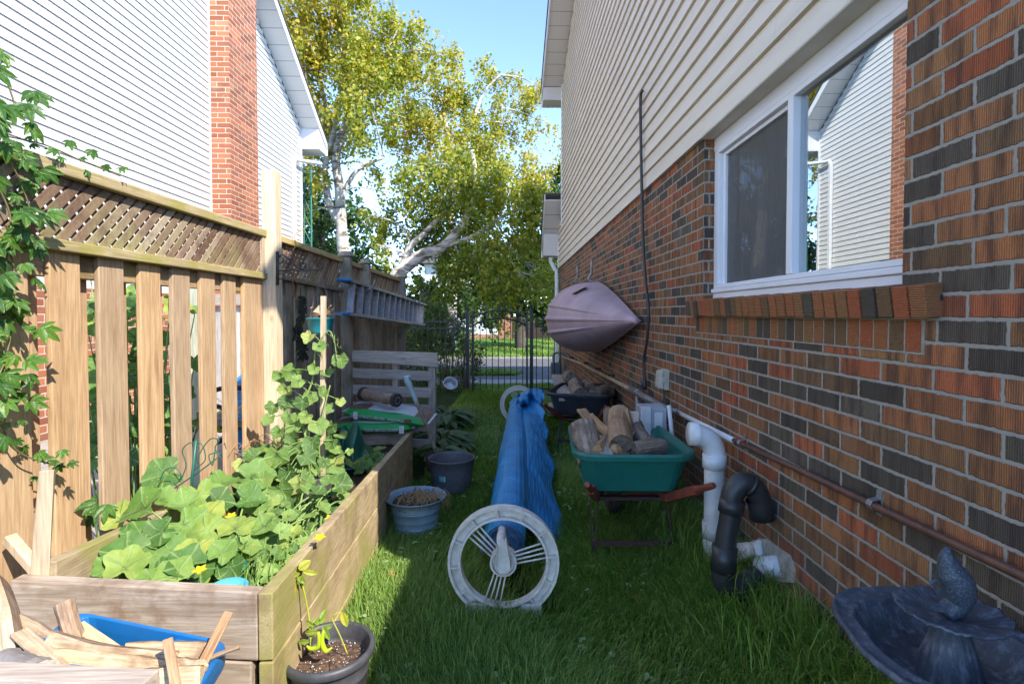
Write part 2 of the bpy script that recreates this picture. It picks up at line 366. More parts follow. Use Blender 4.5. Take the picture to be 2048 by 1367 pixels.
galv_m = plain('galvanised_pipe', (.30, .30, .31), (.17, .15, .13), 20, .5, .5, bump=.3)
gasp_m = plain('painted_gas_pipe', (.48, .38, .26), (.24, .13, .06), 14, .7, bump=.4)
beige_m = plain('beige_plastic', (.42, .40, .33), (.36, .34, .28), 20, .5, bump=.1)
greyp_m = plain('grey_box_plastic', (.40, .43, .47), (.30, .33, .37), 9, .5, bump=.1)
rubber_m = plain('tyre_rubber', (.02, .018, .016), (.05, .04, .03), 20, .9, bump=.4)
soil_m = plain('garden_soil', (.07, .045, .03), (.03, .02, .014), 30, .97, bump=1.2, bsc=90, spec=.1)
potsoil_m = plain('potting_soil', (.16, .10, .07), (.045, .03, .024), 90, .97, bump=1.2, bsc=120, spec=.1)
concrete_m = plain('concrete', (.38, .35, .31), (.27, .25, .22), 4, .9, bump=.5, bsc=60)
asphalt_m = plain('asphalt', (.13, .125, .13), (.09, .088, .09), 3, .95, bump=.6, bsc=80)
stone_m = plain('sidewalk_concrete', (.34, .33, .32), (.25, .24, .24), 3, .9, bump=.4, bsc=60)
glass_m = None
def glassmat(name, refl, tint):
    t = NT(name); g = t.n('BsdfGlossy'); g.inputs['Roughness'].default_value = .004; g.inputs['Color'].default_value = (*tint, 1)
    tr = t.n('BsdfTransparent'); tr.inputs[0].default_value = (.75, .8, .8, 1); lw = t.n('LayerWeight'); lw.inputs[0].default_value = .35
    mx = t.n('MixShader'); t.inp(mx.inputs[0], t.math('ADD', refl, t.math('MULTIPLY', lw.outputs['Facing'], .25), clamp=True)); t.L(tr.outputs[0], mx.inputs[1]); t.L(g.outputs[0], mx.inputs[2]); t.L(mx.outputs[0], t.out.inputs[0])
    return t.m
glassR = glassmat('coated_glass', .30, (.95, .98, 1)); glassL = glassmat('screened_glass', .26, (.9, .95, 1))
# ---------------------------------------------------------------- ground, road
lawn_t = NT('lawn_soil'); v = lawn_t.obj()
lc = lawn_t.ramp(lawn_t.noise(v, 2.2, 5, .7), [(.35, (.022, .04, .010)), (.55, (.040, .065, .018)), (.75, (.085, .07, .035))])
lawn_t.base(lawn_t.mix(lawn_t.noise(v, 45, 4, .7), lc, (.02, .035, .008))); lawn_t.bump(lawn_t.noise(v, 70, 4), 1., .02); lawn_m = lawn_t.fin(.95, 0, .1)
xs = np.concatenate([np.linspace(-160, -9, 16), np.arange(-8, 4, .12), np.linspace(4.5, 160, 20)])
ys = np.concatenate([np.linspace(-60, -3, 8), np.arange(-2.5, 13.5, .12), np.linspace(14, 60, 24), np.linspace(70, 500, 12)])
gv = np.array([(x, y, gz(x, y)) for y in ys for x in xs]); nx = len(xs)
gf = np.array([(j*nx + i, j*nx + i + 1, (j + 1)*nx + i + 1, (j + 1)*nx + i) for j in range(len(ys) - 1) for i in range(nx - 1)])
tag(np_mesh('ground', gv, gf, lawn_m, smooth=True), kind='structure')
ZF = gz(0, 14)
def flat(name, pts, z, m, th=.0):
    mm = M(); n = len(pts)
    mm.add([(x, y, z) for x, y in pts], [tuple(range(n))]); o = mm.build(name, m); tag(o, kind='structure'); return o
flat('sidewalk', [(-60, 12.75), (60, 12.75), (60, 13.7), (-60, 13.7)], ZF + .012, stone_m)
flat('road', [(-60, 13.7), (60, 13.7), (60, 20.2), (-60, 20.2)], ZF + .006, asphalt_m)
mm = M(); mm.box(-60, 60, 20.2, 20.35, ZF - .1, ZF + .06); mm.box(-60, 60, 12.6, 12.75, ZF - .1, ZF + .03); tag(mm.build('kerb', stone_m, bevel=.01), kind='structure')
flat('patio', [(-4.75, -2), (-1.95, -2), (-1.95, 8.6), (-5.1, 8.6)], gz(-3, 3) + .03, concrete_m)
# ---------------------------------------------------------------- right house
rh = thing('brick_house', 'dark red ribbed brick and cream siding house filling the right side', 'house', (W0, 0, 0), math.atan(-WS))
YB, YF, YF2 = 1.05, 12.2, 11.5
wy0, wy1, wz0, wz1 = 1.58, 3.196, CZ + .085, CZ + 1.075
ZS = CZ + 1.056; ZB = -1.2
m = M()
def wallpiece(y0, y1, z0, z1): m.box(0, .12, y0, y1, z0, z1)
wallpiece(YB, wy0, ZB, ZS); wallpiece(wy0, wy1, ZB, wz0); wallpiece(wy1, YF, ZB, ZS)
m.build('brick_wall', brick_m, rh, local=True)
m = M(); m.add([(.0015, wy1 - .003, CZ + .06), (.11, wy1 - .003, CZ + .06), (.11, wy1 - .003, ZS - .003), (.0015, wy1 - .003, ZS - .003)], [(0, 1, 2, 3)]); m.build('window_reveal', brickend_m, rh, local=True)
m = M(); m.box(.13, 8, YF - .12, YF - .003, ZB, CZ + 1.05); m.box(.13, 8, YB + .003, YB + .12, ZB, CZ + 3.0); m.box(7.9, 8, YB + .2, YF - .2, ZB, CZ + 4); m.build('end_wall', brickend_m, rh, local=True)
m = M(); m.box(0, 4, -5, YB - .004, ZB, CZ + .87); m.build('unseen_shadow_block', brick_m, rh, local=True)  # unseen brick block added behind the camera to cast the lawn's shadow edge
def clap(m, y0, y1, z, s, sg, d=.02):   # one course, outward = sg*x
    pr = [(.002, 0), (d, 0), (d*.93, s*.06), (d*.45, s*.80), (.5*d, s*.84), (.004, s)]
    v = [(sg*x, y, z + h) for y in (y0, y1) for x, h in pr]; n = len(pr)
    m.add(v, [(i, i + 1, n + i + 1, n + i) for i in range(n - 1)] + [tuple(range(n)), tuple(range(2*n - 1, n - 1, -1))], rnd=.01)
RIDGE = (8.6, CZ + 5.80)
def rake_r(z):   # y range at height z
    zz = z - CZ
    return max(YB, 1.06 + (zz - 3.05)/.365), min(11.5, 11.9 - (zz - 4.75)/.32)
m = M(); s_ = .127; k = 0; z = ZS - .004
while z < RIDGE[1]:
    a, b = rake_r(z + s_)
    if z - CZ < 2.0: b = YF
    if b - a > .05:
        j = a
        joints = sorted(random.uniform(a + .5, b) for _ in range(3)) + [b]   # sheet ends, a hair apart
        for q in joints:
            clap(m, j, q - .0015, z, s_, -1, .026); j = q
    z += s_
m.build('siding', sid_r, rh, local=True)
m = M(); m.box(.001, .12, YB, YF, ZS, CZ + 1.9); m.box(.001, .12, YB, 11.5, CZ + 1.9, CZ + 3.0)
m.add([(.001, YB, CZ + 3.0), (.001, 11.5, CZ + 3.0), (.001, 11.5, CZ + 4.85), (.001, 8.6, CZ + 5.75), (.001, YB, CZ + 3.04)], [(0, 1, 2, 3, 4)]); m.build('upper_wall', sid_r, rh, local=True)
m = M(); m.box(-.032, .03, 11.44, 11.51, CZ + 1.9, CZ + 4.9); m.build('corner_trim', white_m, rh, local=True, bevel=.004); m = M(); m.box(-.032, .03, 12.14, 12.21, CZ + 1.05, CZ + 1.6); m.build('corner_trim', white_m, rh, local=True, bevel=.004)
m = M(); m.box(-.028, .0, YB, YF, ZS - .012, ZS - .001); m.box(-.026, .075, wy0, wy1, ZS - .016, ZS - .013)
m.build('starter_strip', cream_m, rh, local=True)
def gable(root, sg, prof, oh, depth, fz, roofm, soffm, fasm, wallY, nm='roof', rets=(True, True)):
    ms, mf, mr = M(), M(), M()
    for (y0, z0), (y1, z1) in zip(prof[:-1], prof[1:]):
        ms.hexa([(0, y0, z0), (sg*oh, y0, z0), (sg*oh, y1, z1), (0, y1, z1)], [(0, y0, z0 + .02), (sg*oh, y0, z0 + .02), (sg*oh, y1, z1 + .02), (0, y1, z1 + .02)])
        e = sg*(oh + .003); f = sg*(oh + .025)
        mf.hexa([(e, y0, z0 - .015), (f, y0, z0 - .015), (f, y1, z1 - .015), (e, y1, z1 - .015)], [(e, y0, z0 + fz), (f, y0, z0 + fz), (f, y1, z1 + fz), (e, y1, z1 + fz)])
        g = sg*(oh + .045); i_ = -sg*depth
        mr.hexa([(i_, y0, z0 + fz), (g, y0, z0 + fz), (g, y1, z1 + fz), (i_, y1, z1 + fz)], [(i_, y0, z0 + fz + .035), (g, y0, z0 + fz + .035), (g, y1, z1 + fz + .035), (i_, y1, z1 + fz + .035)])
    for on, (ye, ze), wy in ((rets[0], prof[0], wallY[0]), (rets[1], prof[-1], wallY[1])):
        if not on: continue
        y0, y1 = sorted((ye, wy)); zb = ze - .16
        dz = abs((prof[1][1] - prof[0][1])/(prof[1][0] - prof[0][0]))*abs(ye - wy) if ye < 5 else abs((prof[-1][1] - prof[-2][1])/(prof[-1][0] - prof[-2][0]))*abs(ye - wy)
        # boxed return: level underside, front face, outer face following the rake
        x0, x1 = sorted((0, sg*oh)); a, b = (0, dz) if ye > wy else (dz, 0)
        zt0, zt1 = (ze + dz - .016, ze - .016) if ye > wy else (ze - .016, ze + dz - .016)
        ms.hexa([(x0, y0, zb), (x1, y0, zb), (x1, y1, zb), (x0, y1, zb)], [(x0, y0, zt0), (x1, y0, zt0), (x1, y1, zt1), (x0, y1, zt1)])
        xe0, xe1 = sorted((-sg*depth, sg*(oh + .025))); yy = (ye, ye + .02) if ye > wy else (ye - .02, ye)
        mf.box(xe0, xe1, yy[0], yy[1], zb - .01, ze + fz - .01)
        ms.box(min(-sg*depth, 0), max(-sg*depth, 0), y0, y1, zb, zb + .012)
    ms.build('soffit', soffm, root, local=True); mf.build('fascia', fasm, root, local=True); return mr.build(nm, roofm, root, local=True)
gable(rh, -1, [(1.06, CZ + 3.05), RIDGE, (11.9, CZ + 4.75)], .41, 8.3, .15, shingle_m, soff_r, white_m, (YB, 11.5), 'roof', (False, True))
gable(rh, -1, [(11.52, CZ + 2.45), (12.6, CZ + 1.50)], .36, 8.3, .13, shingle_m, soff_r, white_m, (11.5, YF), 'porch_roof', (False, True))
m = M(); m.box(.0, 8, 11.45, 11.55, CZ + 1.2, CZ + 4.8); m.build('end_siding', sid_r, rh, local=True)
# window
win = M(); fx0, fx1 = .06, .115
win.box(fx0, fx1, wy0, wy1, CZ + .075, CZ + .125); win.box(fx0 - .012, fx0 + .05, wy0, wy1, CZ + .126, CZ + .15)
win.box(fx0, fx1, wy0, wy1, ZS - .09, ZS - .002)
win.box(fx0 + .002, fx1, wy1 - .06, wy1 - .004, CZ + .15, ZS - .09); win.box(fx0 + .002, fx1, wy0, wy0 + .03, CZ + .15, ZS - .09)
wf = win.build('window', vinyl_m, rh, local=True, bevel=.004)
m = M(); 
m.box(fx0 - .004, fx0 + .03, wy1 - .085, wy1 - .062, CZ + .175, ZS - .118); m.box(fx0 - .004, fx0 + .03, wy0 + .032, wy1 - .062, CZ + .152, CZ + .174); m.box(fx0 - .004, fx0 + .03, wy0 + .032, wy1 - .062, ZS - .117, ZS - .092)
m.box(fx0 - .008, fx0 + .045, 2.30, 2.345, CZ + .175, ZS - .118); m.box(fx0 + .03, fx0 + .05, 2.346, 2.37, CZ + .175, ZS - .118)
m.box(fx0 + .02, fx0 + .05, wy1 - .12, wy1 - .0855, CZ + .175, ZS - .118); m.box(fx0 + .02, fx0 + .05, 2.37, wy1 - .12, ZS - .14, ZS - .118)
o = m.build('window_frame', vinyl_m, rh, local=True, bevel=.003); o.parent = wf
m = M(); gy0, gy1, ga0, ga1 = wy0 + .032, 2.298, fx0 + .022, fx0 + .0255
m.hexa([(ga0, gy0, CZ + .174), (ga0 + .002, gy0, CZ + .174), (ga1 + .002, gy1, CZ + .174), (ga1, gy1, CZ + .174)], [(ga0, gy0, ZS - .117), (ga0 + .002, gy0, ZS - .117), (ga1 + .002, gy1, ZS - .117), (ga1, gy1, ZS - .117)]); o = m.build('glass', glassR, rh, local=True); o.parent = wf
m = M(); m.box(fx0 + .048, fx0 + .051, 2.346, wy1 - .086, CZ + .174, ZS - .117); o = m.build('glass', glassL, rh, local=True); o.parent = wf
scr = NT('insect_screen'); v = scr.obj(); trn = scr.n('BsdfTransparent'); mx = scr.n('MixShader'); mx.inputs[0].default_value = .5; scr.L(trn.outputs[0], mx.inputs[1]); scr.L(scr.b.outputs[0], mx.inputs[2]); scr.L(mx.outputs[0], scr.out.inputs[0]); scr.base((.12, .125, .13)); scr_m = scr.fin(.6)
m = M(); m.box(fx0 + .036, fx0 + .0375, 2.372, wy1 - .088, CZ + .176, ZS - .141); o = m.build('insect_screen', scr_m, rh, local=True); o.parent = wf
m = M()
for i in range(26):
    y = 2.35 + i*.03; m.box(.19 + .008*math.sin(i*1.9), .195 + .008*math.sin(i*1.9), y, y + .03, CZ + .13, ZS - .08)
o = m.build('curtain', plain('curtain_cloth', (.33, .33, .33), (.24, .24, .25), 3, .9), rh, local=True); o.parent = wf
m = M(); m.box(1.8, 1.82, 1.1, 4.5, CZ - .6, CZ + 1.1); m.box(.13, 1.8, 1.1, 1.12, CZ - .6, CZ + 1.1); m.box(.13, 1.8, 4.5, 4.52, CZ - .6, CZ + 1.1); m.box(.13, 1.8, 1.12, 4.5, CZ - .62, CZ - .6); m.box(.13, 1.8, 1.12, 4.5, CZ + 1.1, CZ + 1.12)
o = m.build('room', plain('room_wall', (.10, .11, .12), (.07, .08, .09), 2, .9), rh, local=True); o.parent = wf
# rowlock sill and soldier course
def rowmat():
    t = NT('sill_brick'); v = t.obj(); at = t.n('Attribute', attribute_name='rnd'); c = t.ramp(at.outputs['Fac'], RB, 'CONSTANT')
    sp = t.n('SeparateXYZ'); t.L(v, sp.inputs[0]); rb = t.math('ABSOLUTE', t.math('SINE', t.math('MULTIPLY', sp.outputs[2], math.pi/.0062)))
    c = t.mix(t.math('MULTIPLY', t.math('SUBTRACT', 1., rb), .6), c, (.025, .016, .013)); c = t.mix(.5, c, t.ramp(t.noise(v, 90, 3), [(.3, (.6, .6, .6)), (.7, (1, 1, 1))]), 'MULTIPLY')
    t.base(c); t.bump(t.math('ADD', rb, t.noise(v, 150, 2)), .7, .005); return t.fin(.88, 0, .25)
rowm = rowmat(); mort_m = plain('mortar', (.34, .31, .27), (.24, .22, .19), 20, .95, bump=.8, bsc=120)
m = M(); mo = M(); y = 1.43; i = 0
while y < 3.30:
    c = random.random(); z0 = CZ - .012 + random.uniform(-.002, .002); a = y + .0045; b = y + .0667 - .0045; x0 = -.052 + random.uniform(-.002, .002)
    if i == 0: c = .48
    m.hexa([(x0 + .012, a, z0), (.10, a, z0 + .02), (.10, b, z0 + .02), (x0 + .012, b, z0)], [(x0, a, z0 + .092), (.10, a, z0 + .112), (.10, b, z0 + .112), (x0, b, z0 + .092)], rnd=c + .001)
    y += .0667; i += 1
mo.hexa([(-.03, 1.44, CZ - .01), (.1, 1.44, CZ + .01), (.1, 3.29, CZ + .01), (-.03, 3.29, CZ - .01)], [(-.042, 1.44, CZ + .077), (.1, 1.44, CZ + .097), (.1, 3.29, CZ + .097), (-.042, 3.29, CZ + .077)])
mo.box(-.003, .02, 1.49, 3.3, CZ - .115, CZ - .014)
sl_ = m.build('sill', rowm, rh, local=True, bevel=.003); o = mo.build('mortar', mort_m, rh, local=True); o.parent = sl_
m = M(); m.tube([(.005, 1.434, CZ + .045), (.005, 1.4305, CZ + .045)], .011, 12); o = m.build('core_hole', dark_m, rh, local=True); o.parent = sl_
m = M(); y = 1.495
while y < 3.25:
    m.box(-.006, .02, y + .0045, y + .0667 - .0045, CZ - .108, CZ - .018, rnd=random.random() + .001); y += .0667
m.build('soldier_course', rowm, rh, local=True, bevel=.002)
# downspout at the far corner, part of the house
m = M(); m.tube(bez([(-.18, 12.35, CZ + 1.32), (-.18, 12.35, CZ + 1.22), (-.09, 12.30, CZ + 1.02), (-.05, 12.28, CZ + .8), (-.05, 12.28, -.15)], 5), .042, 8); m.build('downspout', white_m, rh, local=True)
# ---------------------------------------------------------------- neighbour's house (left)
lh = thing('siding_house', 'white clapboard neighbour house with tall orange brick chimney at left', 'house', (-4.89, 0, 0), math.atan(.0283))
zr = lambda y: CZ + 6.28 - .63*(y - 10.14)
LY1 = 12.96; LR = 6.6
m = M(); s_ = .114; z = CZ + .30
while z < zr(LR):
    a = LR - (zr(LR) - z)/.63; b = min(LY1, LR + (zr(LR) - z - s_)/.63); a = max(a, -.2)
    if b > 9.95: clap(m, 9.96, b, z, s_, 1, .024)
    if min(b, 8.93) > a: clap(m, a, min(b, 8.93), z, s_, 1, .024)
    z += s_
m.build('siding', sid_l, lh, local=True)
m = M(); m.box(-.2, 0, -.2, LY1, CZ + .30, zr(12.96) - .05); m.add([(-.001, -.2, zr(12.96) - .05), (-.001, 12.96, zr(12.96) - .05), (-.001, LR, zr(LR) - .02), (-.001, -.2, zr(LR) - 4.2)], [(0, 1, 2, 3)]); m.box(-6, -.2, LY1 - .1, LY1 - .01, ZB, zr(12.96)); m.build('wall', sid_l, lh, local=True)
m = M(); m.box(-.1, .02, -.2, 8.94, ZB, CZ + .298); m.box(-.1, .02, 9.95, LY1, ZB, CZ + .298); m.build('foundation_wall', nbrick_y, lh, local=True)
m = M(); m.box(-.02, .034, LY1 - .07, LY1 + .01, CZ + .3, zr(LY1) - .05); m.build('corner_trim', white_m, lh, local=True, bevel=.003); m = M(); m.box(-.01, .03, 8.905, 8.937, CZ + .3, CZ + 7.3); m.build('edge_trim', white_m, lh, local=True, bevel=.003)
m = M(); m.box(.02, .337, 8.94, 9.95, ZB, CZ + 10); ch = m.build('chimney', nbrick_y, lh, local=True)
m = M(); m.box(.018, .3385, 8.9375, 8.9395, ZB, CZ + 10); o = m.build('chimney_face', nbrick_x, lh, local=True); o.parent = ch
gable(lh, 1, [(-1, zr(LR) - .63*(LR + 1)), (LR, zr(LR)), (13.5, zr(13.5))], .44, 7, .16, shingle_m, soff_l, white_m, (-.2, LY1), 'roof', (False, True))
m = M(); m.box(.03, .10, 12.32, 12.42, 0, CZ + 3.55); m.build('downspout', white_m, lh, local=True, bevel=.012)
m = M(); m.tube(bez([(.065, 12.37, CZ + 3.50), (.075, 12.42, CZ + 3.60), (.11, 12.6, CZ + 3.62), (.3, 13.5, CZ + 3.80)], 6), .045, 8); m.build('downspout_arm', white_m, lh, local=True)
# ---------------------------------------------------------------- wooden fence, new cedar panel
FX = -1.655
f1 = thing('cedar_fence', 'sunlit tan cedar board fence with lattice top beside the raised bed', 'fence', (FX, 1.2, 0))
def lattice(y0, y1, zb, zt, x, m, pitch=.0665, wd=.0475, dirn=1):   # zb, zt functions of y
    y = y0 - .4
    while y < y1 + .4:
        h = zt((y0+y1)/2) - zb((y0+y1)/2)
        pts = [(y, 0.), (y + wd, 0.), (y + wd + dirn*h, h), (y + dirn*h, h)]
        out = []
        def clip(poly, fn, inside):
            res = []
            for i in range(len(poly)):
                a, b = poly[i], poly[(i + 1) % len(poly)]; ia, ib = inside(a), inside(b)
                if ia: res.append(a)
                if ia != ib:
                    t = (fn - a[0])/(b[0] - a[0]); res.append((fn, a[1] + (b[1] - a[1])*t))
            return res
        p = clip(pts, y0, lambda q: q[0] >= y0 - 1e-9); p = clip(p, y1, lambda q: q[0] <= y1 + 1e-9) if len(p) > 2 else []
        if len(p) > 2:
            r_ = random.random()
            q3 = [(x, a, zb(a) + b/h*(zt(a) - zb(a))) for a, b in p]
            m.sheet(q3, .007, (1, 0, 0) , rnd=r_ + .001)
        y += pitch*random.uniform(.985, 1.015)
yb = 1.882 - .2215*4
for i in range(11):
    y = yb + i*.2215 + random.uniform(-.006, .006)
    if y > 3.30: continue
    m = M(); t0 = CZ + .232; b = .03; w_ = .134
    m.hexa([(FX - .022, y, b), (FX, y, b), (FX, y + w_, b), (FX - .022, y + w_, b)], [(FX - .022, y, t0), (FX, y, t0), (FX + random.uniform(-.002, .002), y + w_, t0), (FX - .022, y + w_, t0)])
    m.build('board', cedar_z, f1, bevel=.004)
    m = M(); yk = y + .125 + random.uniform(-.008, .008); m.box(FX - .087, FX - .065, yk, min(yk + .115, 3.42), .03, CZ + .16); m.build('back_board', cedar_z, f1, bevel=.003)
m = M(); m.box(FX - .022, FX, 3.225, 3.45, .03, CZ + .225); m.build('board', cedar_z, f1, bevel=.004)
m = M(); m.box(FX - .0645, FX - .0225, .9, 3.45, CZ + .135, CZ + .224); m.build('rail', cedar_y, f1, bevel=.004)
m = M(); m.box(FX - .0645, FX - .0225, .9, 3.45, CZ - 1.12, CZ - 1.03); m.build('rail', cedar_y, f1, bevel=.004)
m = M(); m.box(FX - .055, FX + .032, .9, 3.449, CZ + .2265, CZ + .266); m.build('rail', rail_y, f1, bevel=.004)
m = M(); m.box(FX - .075, FX + .03, .9, 3.449, CZ + .50, CZ + .545); m.build('top_rail', rail_y, f1, bevel=.004)
m = M(); m.box(FX - .03, FX - .008, .9, 3.449, CZ + .470, CZ + .4995); m.build('trim', lath_m, f1)
m = M(); m.box(FX + .001, FX + .02, 3.415, 3.448, CZ + .266, CZ + .498); m.build('trim', pale_z, f1)
m = M(); lattice(.9, 3.445, lambda y: CZ + .26, lambda y: CZ + .4995, FX - .002, m); lattice(.9, 3.445, lambda y: CZ + .26, lambda y: CZ + .4995, FX - .016, m, pitch=.0665, wd=.043, dirn=-1); m.build('lattice', lath_m, f1)
m = M(); m.box(FX - .005, FX + .087, 3.452, 3.542, -.05, CZ + .932); m.build('post', wood('new_post', 'z', [(.25, (.52, .40, .26)), (.5, (.66, .54, .38)), (.75, (.74, .63, .47))], 16, bump=.2), f1, bevel=.004)
# ---------------------------------------------------------------- weathered fence beyond
f2 = thing('weathered_fence', 'older grey weathered board fence with small lattice behind the ladder', 'fence', (FX, 5.5, 0))
ft = lambda y: CZ + .50 - .012*(y - 3.54); fb = lambda y: CZ + .245 - .027*(y - 3.54)
y = 3.60; i = 0
while y < 7.5:
    m = M(); m.box(FX - .022, FX, y, y + .13, gz(FX, y) - .03, fb(y) - .003); m.build('board', weath_z, f2, bevel=.004)
    m = M(); m.box(FX - .087, FX - .065, y + .115, y + .115 + .125, gz(FX, y) - .03, fb(y) - .04); m.build('back_board', weath_z, f2, bevel=.003)
    y += .2 + random.uniform(-.006, .006)
def slope(m, x0, x1, y0, y1, fa, fb_): m.hexa([(x0, y0, fa(y0)), (x1, y0, fa(y0)), (x1, y1, fa(y1)), (x0, y1, fa(y1))], [(x0, y0, fb_(y0)), (x1, y0, fb_(y0)), (x1, y1, fb_(y1)), (x0, y1, fb_(y1))])
for (a, b) in ((3.545, 4.96), (5.05, 5.6), (5.69, 7.37)):
    m = M(); slope(m, FX - .06, FX + .03, a, b, fb, lambda y: fb(y) + .035); m.build('rail', weath_y, f2, bevel=.003)
    m = M(); slope(m, FX - .06, FX - .023, a, b, lambda y: fb(y) - .1, lambda y: fb(y) - .005); m.build('rail', weath_y, f2, bevel=.003)
    m = M(); slope(m, FX - .075, FX + .03, a, b, ft, lambda y: ft(y) + .042); m.build('top_rail', rail_y, f2, bevel=.003)
    m = M(); lattice(a, b, lambda y: fb(y) + .03, lambda y: ft(y) + .002, FX - .002, m, wd=.042); lattice(a, b, lambda y: fb(y) + .03, lambda y: ft(y) + .002, FX - .014, m, dirn=-1, wd=.040); m.build('lattice', lath_m, f2)
for y in (4.96, 5.60, 7.37):
    m = M(); t_ = ft(y) + .05; m.box(FX - .003, FX + .087, y, y + .088, gz(FX, y) - .05, t_)
    o = m.build('post', weath_z, f2, bevel=.004); c = (FX + .042, y + .044)
    m = M(); m.lathe([(.0, t_ + .001), (.062, t_ + .002), (.078, t_ + .012), (.078, t_ + .022), (.06, t_ + .032), (.062, t_ + .038), (.05, t_ + .055), (0, t_ + .062)], (c[0], c[1], 0), 8)
    q = m.build('post_cap', weath_y, f2); q.parent = o; q.location = (0, 0, 0)
# ---------------------------------------------------------------- iron fence and gate
YG = 10.4; gzx = lambda py: CZ - (py - 628)/1060*YG; gxx = lambda px: (px - 1035)/1060*YG
def picket(m, x, z0, z1):
    m.box(x - .008, x + .008, YG - .008, YG + .008, z0, z1 - .05); m.lathe([(.001, z1 - .05), (.014, z1 - .045), (.012, z1 - .035), (.001, z1)], (x, YG, 0), 4)
def iron_panel(nm, label, px0, px1, prail, ptop, pbot=790):
    t = thing(nm, label, 'fence', ((gxx(px0) + gxx(px1))/2, YG, gzx(pbot)), group=None)
    m = M(); x = gxx(px0)
    while x < gxx(px1): picket(m, x, gzx(pbot), gzx(ptop)); x += .118
    m.build('pickets', iron_m, t)
    for py in prail: m = M(); m.box(gxx(px0) - .02, gxx(px1), YG - .017, YG + .017, gzx(py) - .016, gzx(py) + .016); m.build('rail', iron_m, t)
    return t
ip = iron_panel('iron_fence', 'black iron picket fence panel left of the arched gate', 808, 930, (643, 656, 778), 628)
m = M(); x = gxx(935); m.box(x - .033, x + .033, YG - .033, YG + .033, -.1, gzx(622)); m.lathe([(.045, gzx(622)), (.045, gzx(621)), (.022, gzx(619)), (.02, gzx(617)), (.03, gzx(615)), (.001, gzx(609))], (x, YG, 0), 10); m.build('post', iron_m, ip)
ip2 = iron_panel('iron_fence', 'black iron picket fence panel right of the gate against the house wall', 1073, 1131, (641, 653, 778), 625)
m = M(); x = gxx(1063); m.box(x - .033, x + .033, YG - .033, YG + .033, -.1, gzx(620)); m.lathe([(.045, gzx(620)), (.045, gzx(619)), (.022, gzx(617)), (.03, gzx(613)), (.001, gzx(608))], (x, YG, 0), 10); m.build('post', iron_m, ip2)
gt = thing('garden_gate', 'arched black iron picket gate at the end of the lawn', 'gate', (gxx(999), YG, gzx(790)))
arch = lambda px, c, e: c + (e - c)*((px - 999)/56.)**2
m = M()
for i in range(9): px = 943 + i*12.2 + 5; picket(m, gxx(px), gzx(790), gzx(arch(px, 607, 622)))
m.build('pickets', iron_m, gt)
for px in (945, 1054): m = M(); x = gxx(px); m.box(x - .018, x + .018, YG - .02, YG + .02, gzx(791), gzx(624)); m.build('upright', iron_m, gt)
m = M()
for c, e in ((621, 636), (636, 652)):
    pts = [(gxx(945 + 109*i/16), YG, gzx(arch(945 + 109*i/16, c, e))) for i in range(17)]; m = M(); m.tube(pts, .017, 6); m.build('arched_rail', iron_m, gt)
m = M(); m.box(gxx(945), gxx(1054), YG - .017, YG + .017, gzx(790), gzx(787)); m.build('rail', iron_m, gt)
m = M(); m.box(gxx(1054) - .03, gxx(1054) + .02, YG - .05, YG - .021, gzx(700), gzx(690)); m.build('latch', iron_m, gt)
# ---------------------------------------------------------------- raised bed
bd = thing('raised_bed', 'weathered plank raised vegetable bed with mossy sides', 'raised bed', (-1.1, 2.9, 0))
A = P(545, 1185, 1.51); Cc = P(825, 862, 4.4); dv = (Cc - A).normalized(); nv = Vector((dv.y, -dv.x, 0)).normalized()
TH = .042
def plank(p0, p1, h, th, n_, m, z0=0., z1=None):   # outer top edge p0-p1, goes h down, th inwards(-n_)
    z1 = z0 if z1 is None else z1; q = -n_*th
    b = [p0 - Vector((0, 0, h + z0)), p1 - Vector((0, 0, h + z1)), p1 - Vector((0, 0, h + z1)) + q, p0 - Vector((0, 0, h + z0)) + q]
    t_ = [p0 - Vector((0, 0, z0)), p1 - Vector((0, 0, z1)), p1 - Vector((0, 0, z1)) + q, p0 - Vector((0, 0, z0)) + q]
    m.hexa(b, t_)
nh = Vector((nv.x, nv.y, 0))
for k in range(3): m = M(); plank(A, Cc, .198, TH, nh, m, k*.204); m.build('side_board', bed_y, bd, bevel=.004)
F0 = P(20, 1160, 1.51); F1 = P(515, 1185, 1.51)
for k in range(3): m = M(); plank(F0, F1 + Vector((-.002 - .02*(k > 0), 0, 0)), .20, .042, Vector((0, -1, 0)), m, k*.206); m.build('front_board', bed_x, bd, bevel=.004)
L0 = P(112, 1122, 1.555); L1 = Vector((-1.50, 4.4, Cc.z))
for k in range(3): m = M(); plank(L0, L1, .198, TH, Vector((1, .05, 0)).normalized(), m, k*.204); m.build('side_board', bed_y, bd, bevel=.004)
E1 = Cc + nh*-.043; E0 = Vector((-1.55, 4.36, Cc.z + .0))
for k in range(2): m = M(); plank(Vector((-1.55, 4.38, Cc.z)), Vector((E1.x, 4.38, Cc.z)), .198, .042, Vector((0, -1, 0)), m, k*.204); m.build('end_board', bed_x, bd, bevel=.004)
m = M(); m.box(-1.5, Cc.x - .002, 4.425, 4.80, Cc.z - .03, Cc.z - .001); m.build('shelf', grey_x, bd, bevel=.003)
m = M(); m.beam((-1.55, 1.3, CZ - 1.02), (-1.53, 4.2, CZ - 1.05), .09, .2); m.build('sill_board', bed_y, bd, bevel=.004)
def zsoil(x, y): return CZ - .955 - .045*(y - 1.5) + .02*math.sin(x*13)*math.cos(y*9) + random.uniform(-.008, .008)
m = M(); m.grid([[(-1.36 - .05*(j/40) + (.63 - .12*(j/40))*i/16 + 0.0, 1.55 + 2.82*j/40, zsoil(i*.3, 1.55 + 2.82*j/40)) for i in range(17)] for j in range(41)]); o = m.build('soil', soil_m, bd, smooth=True)
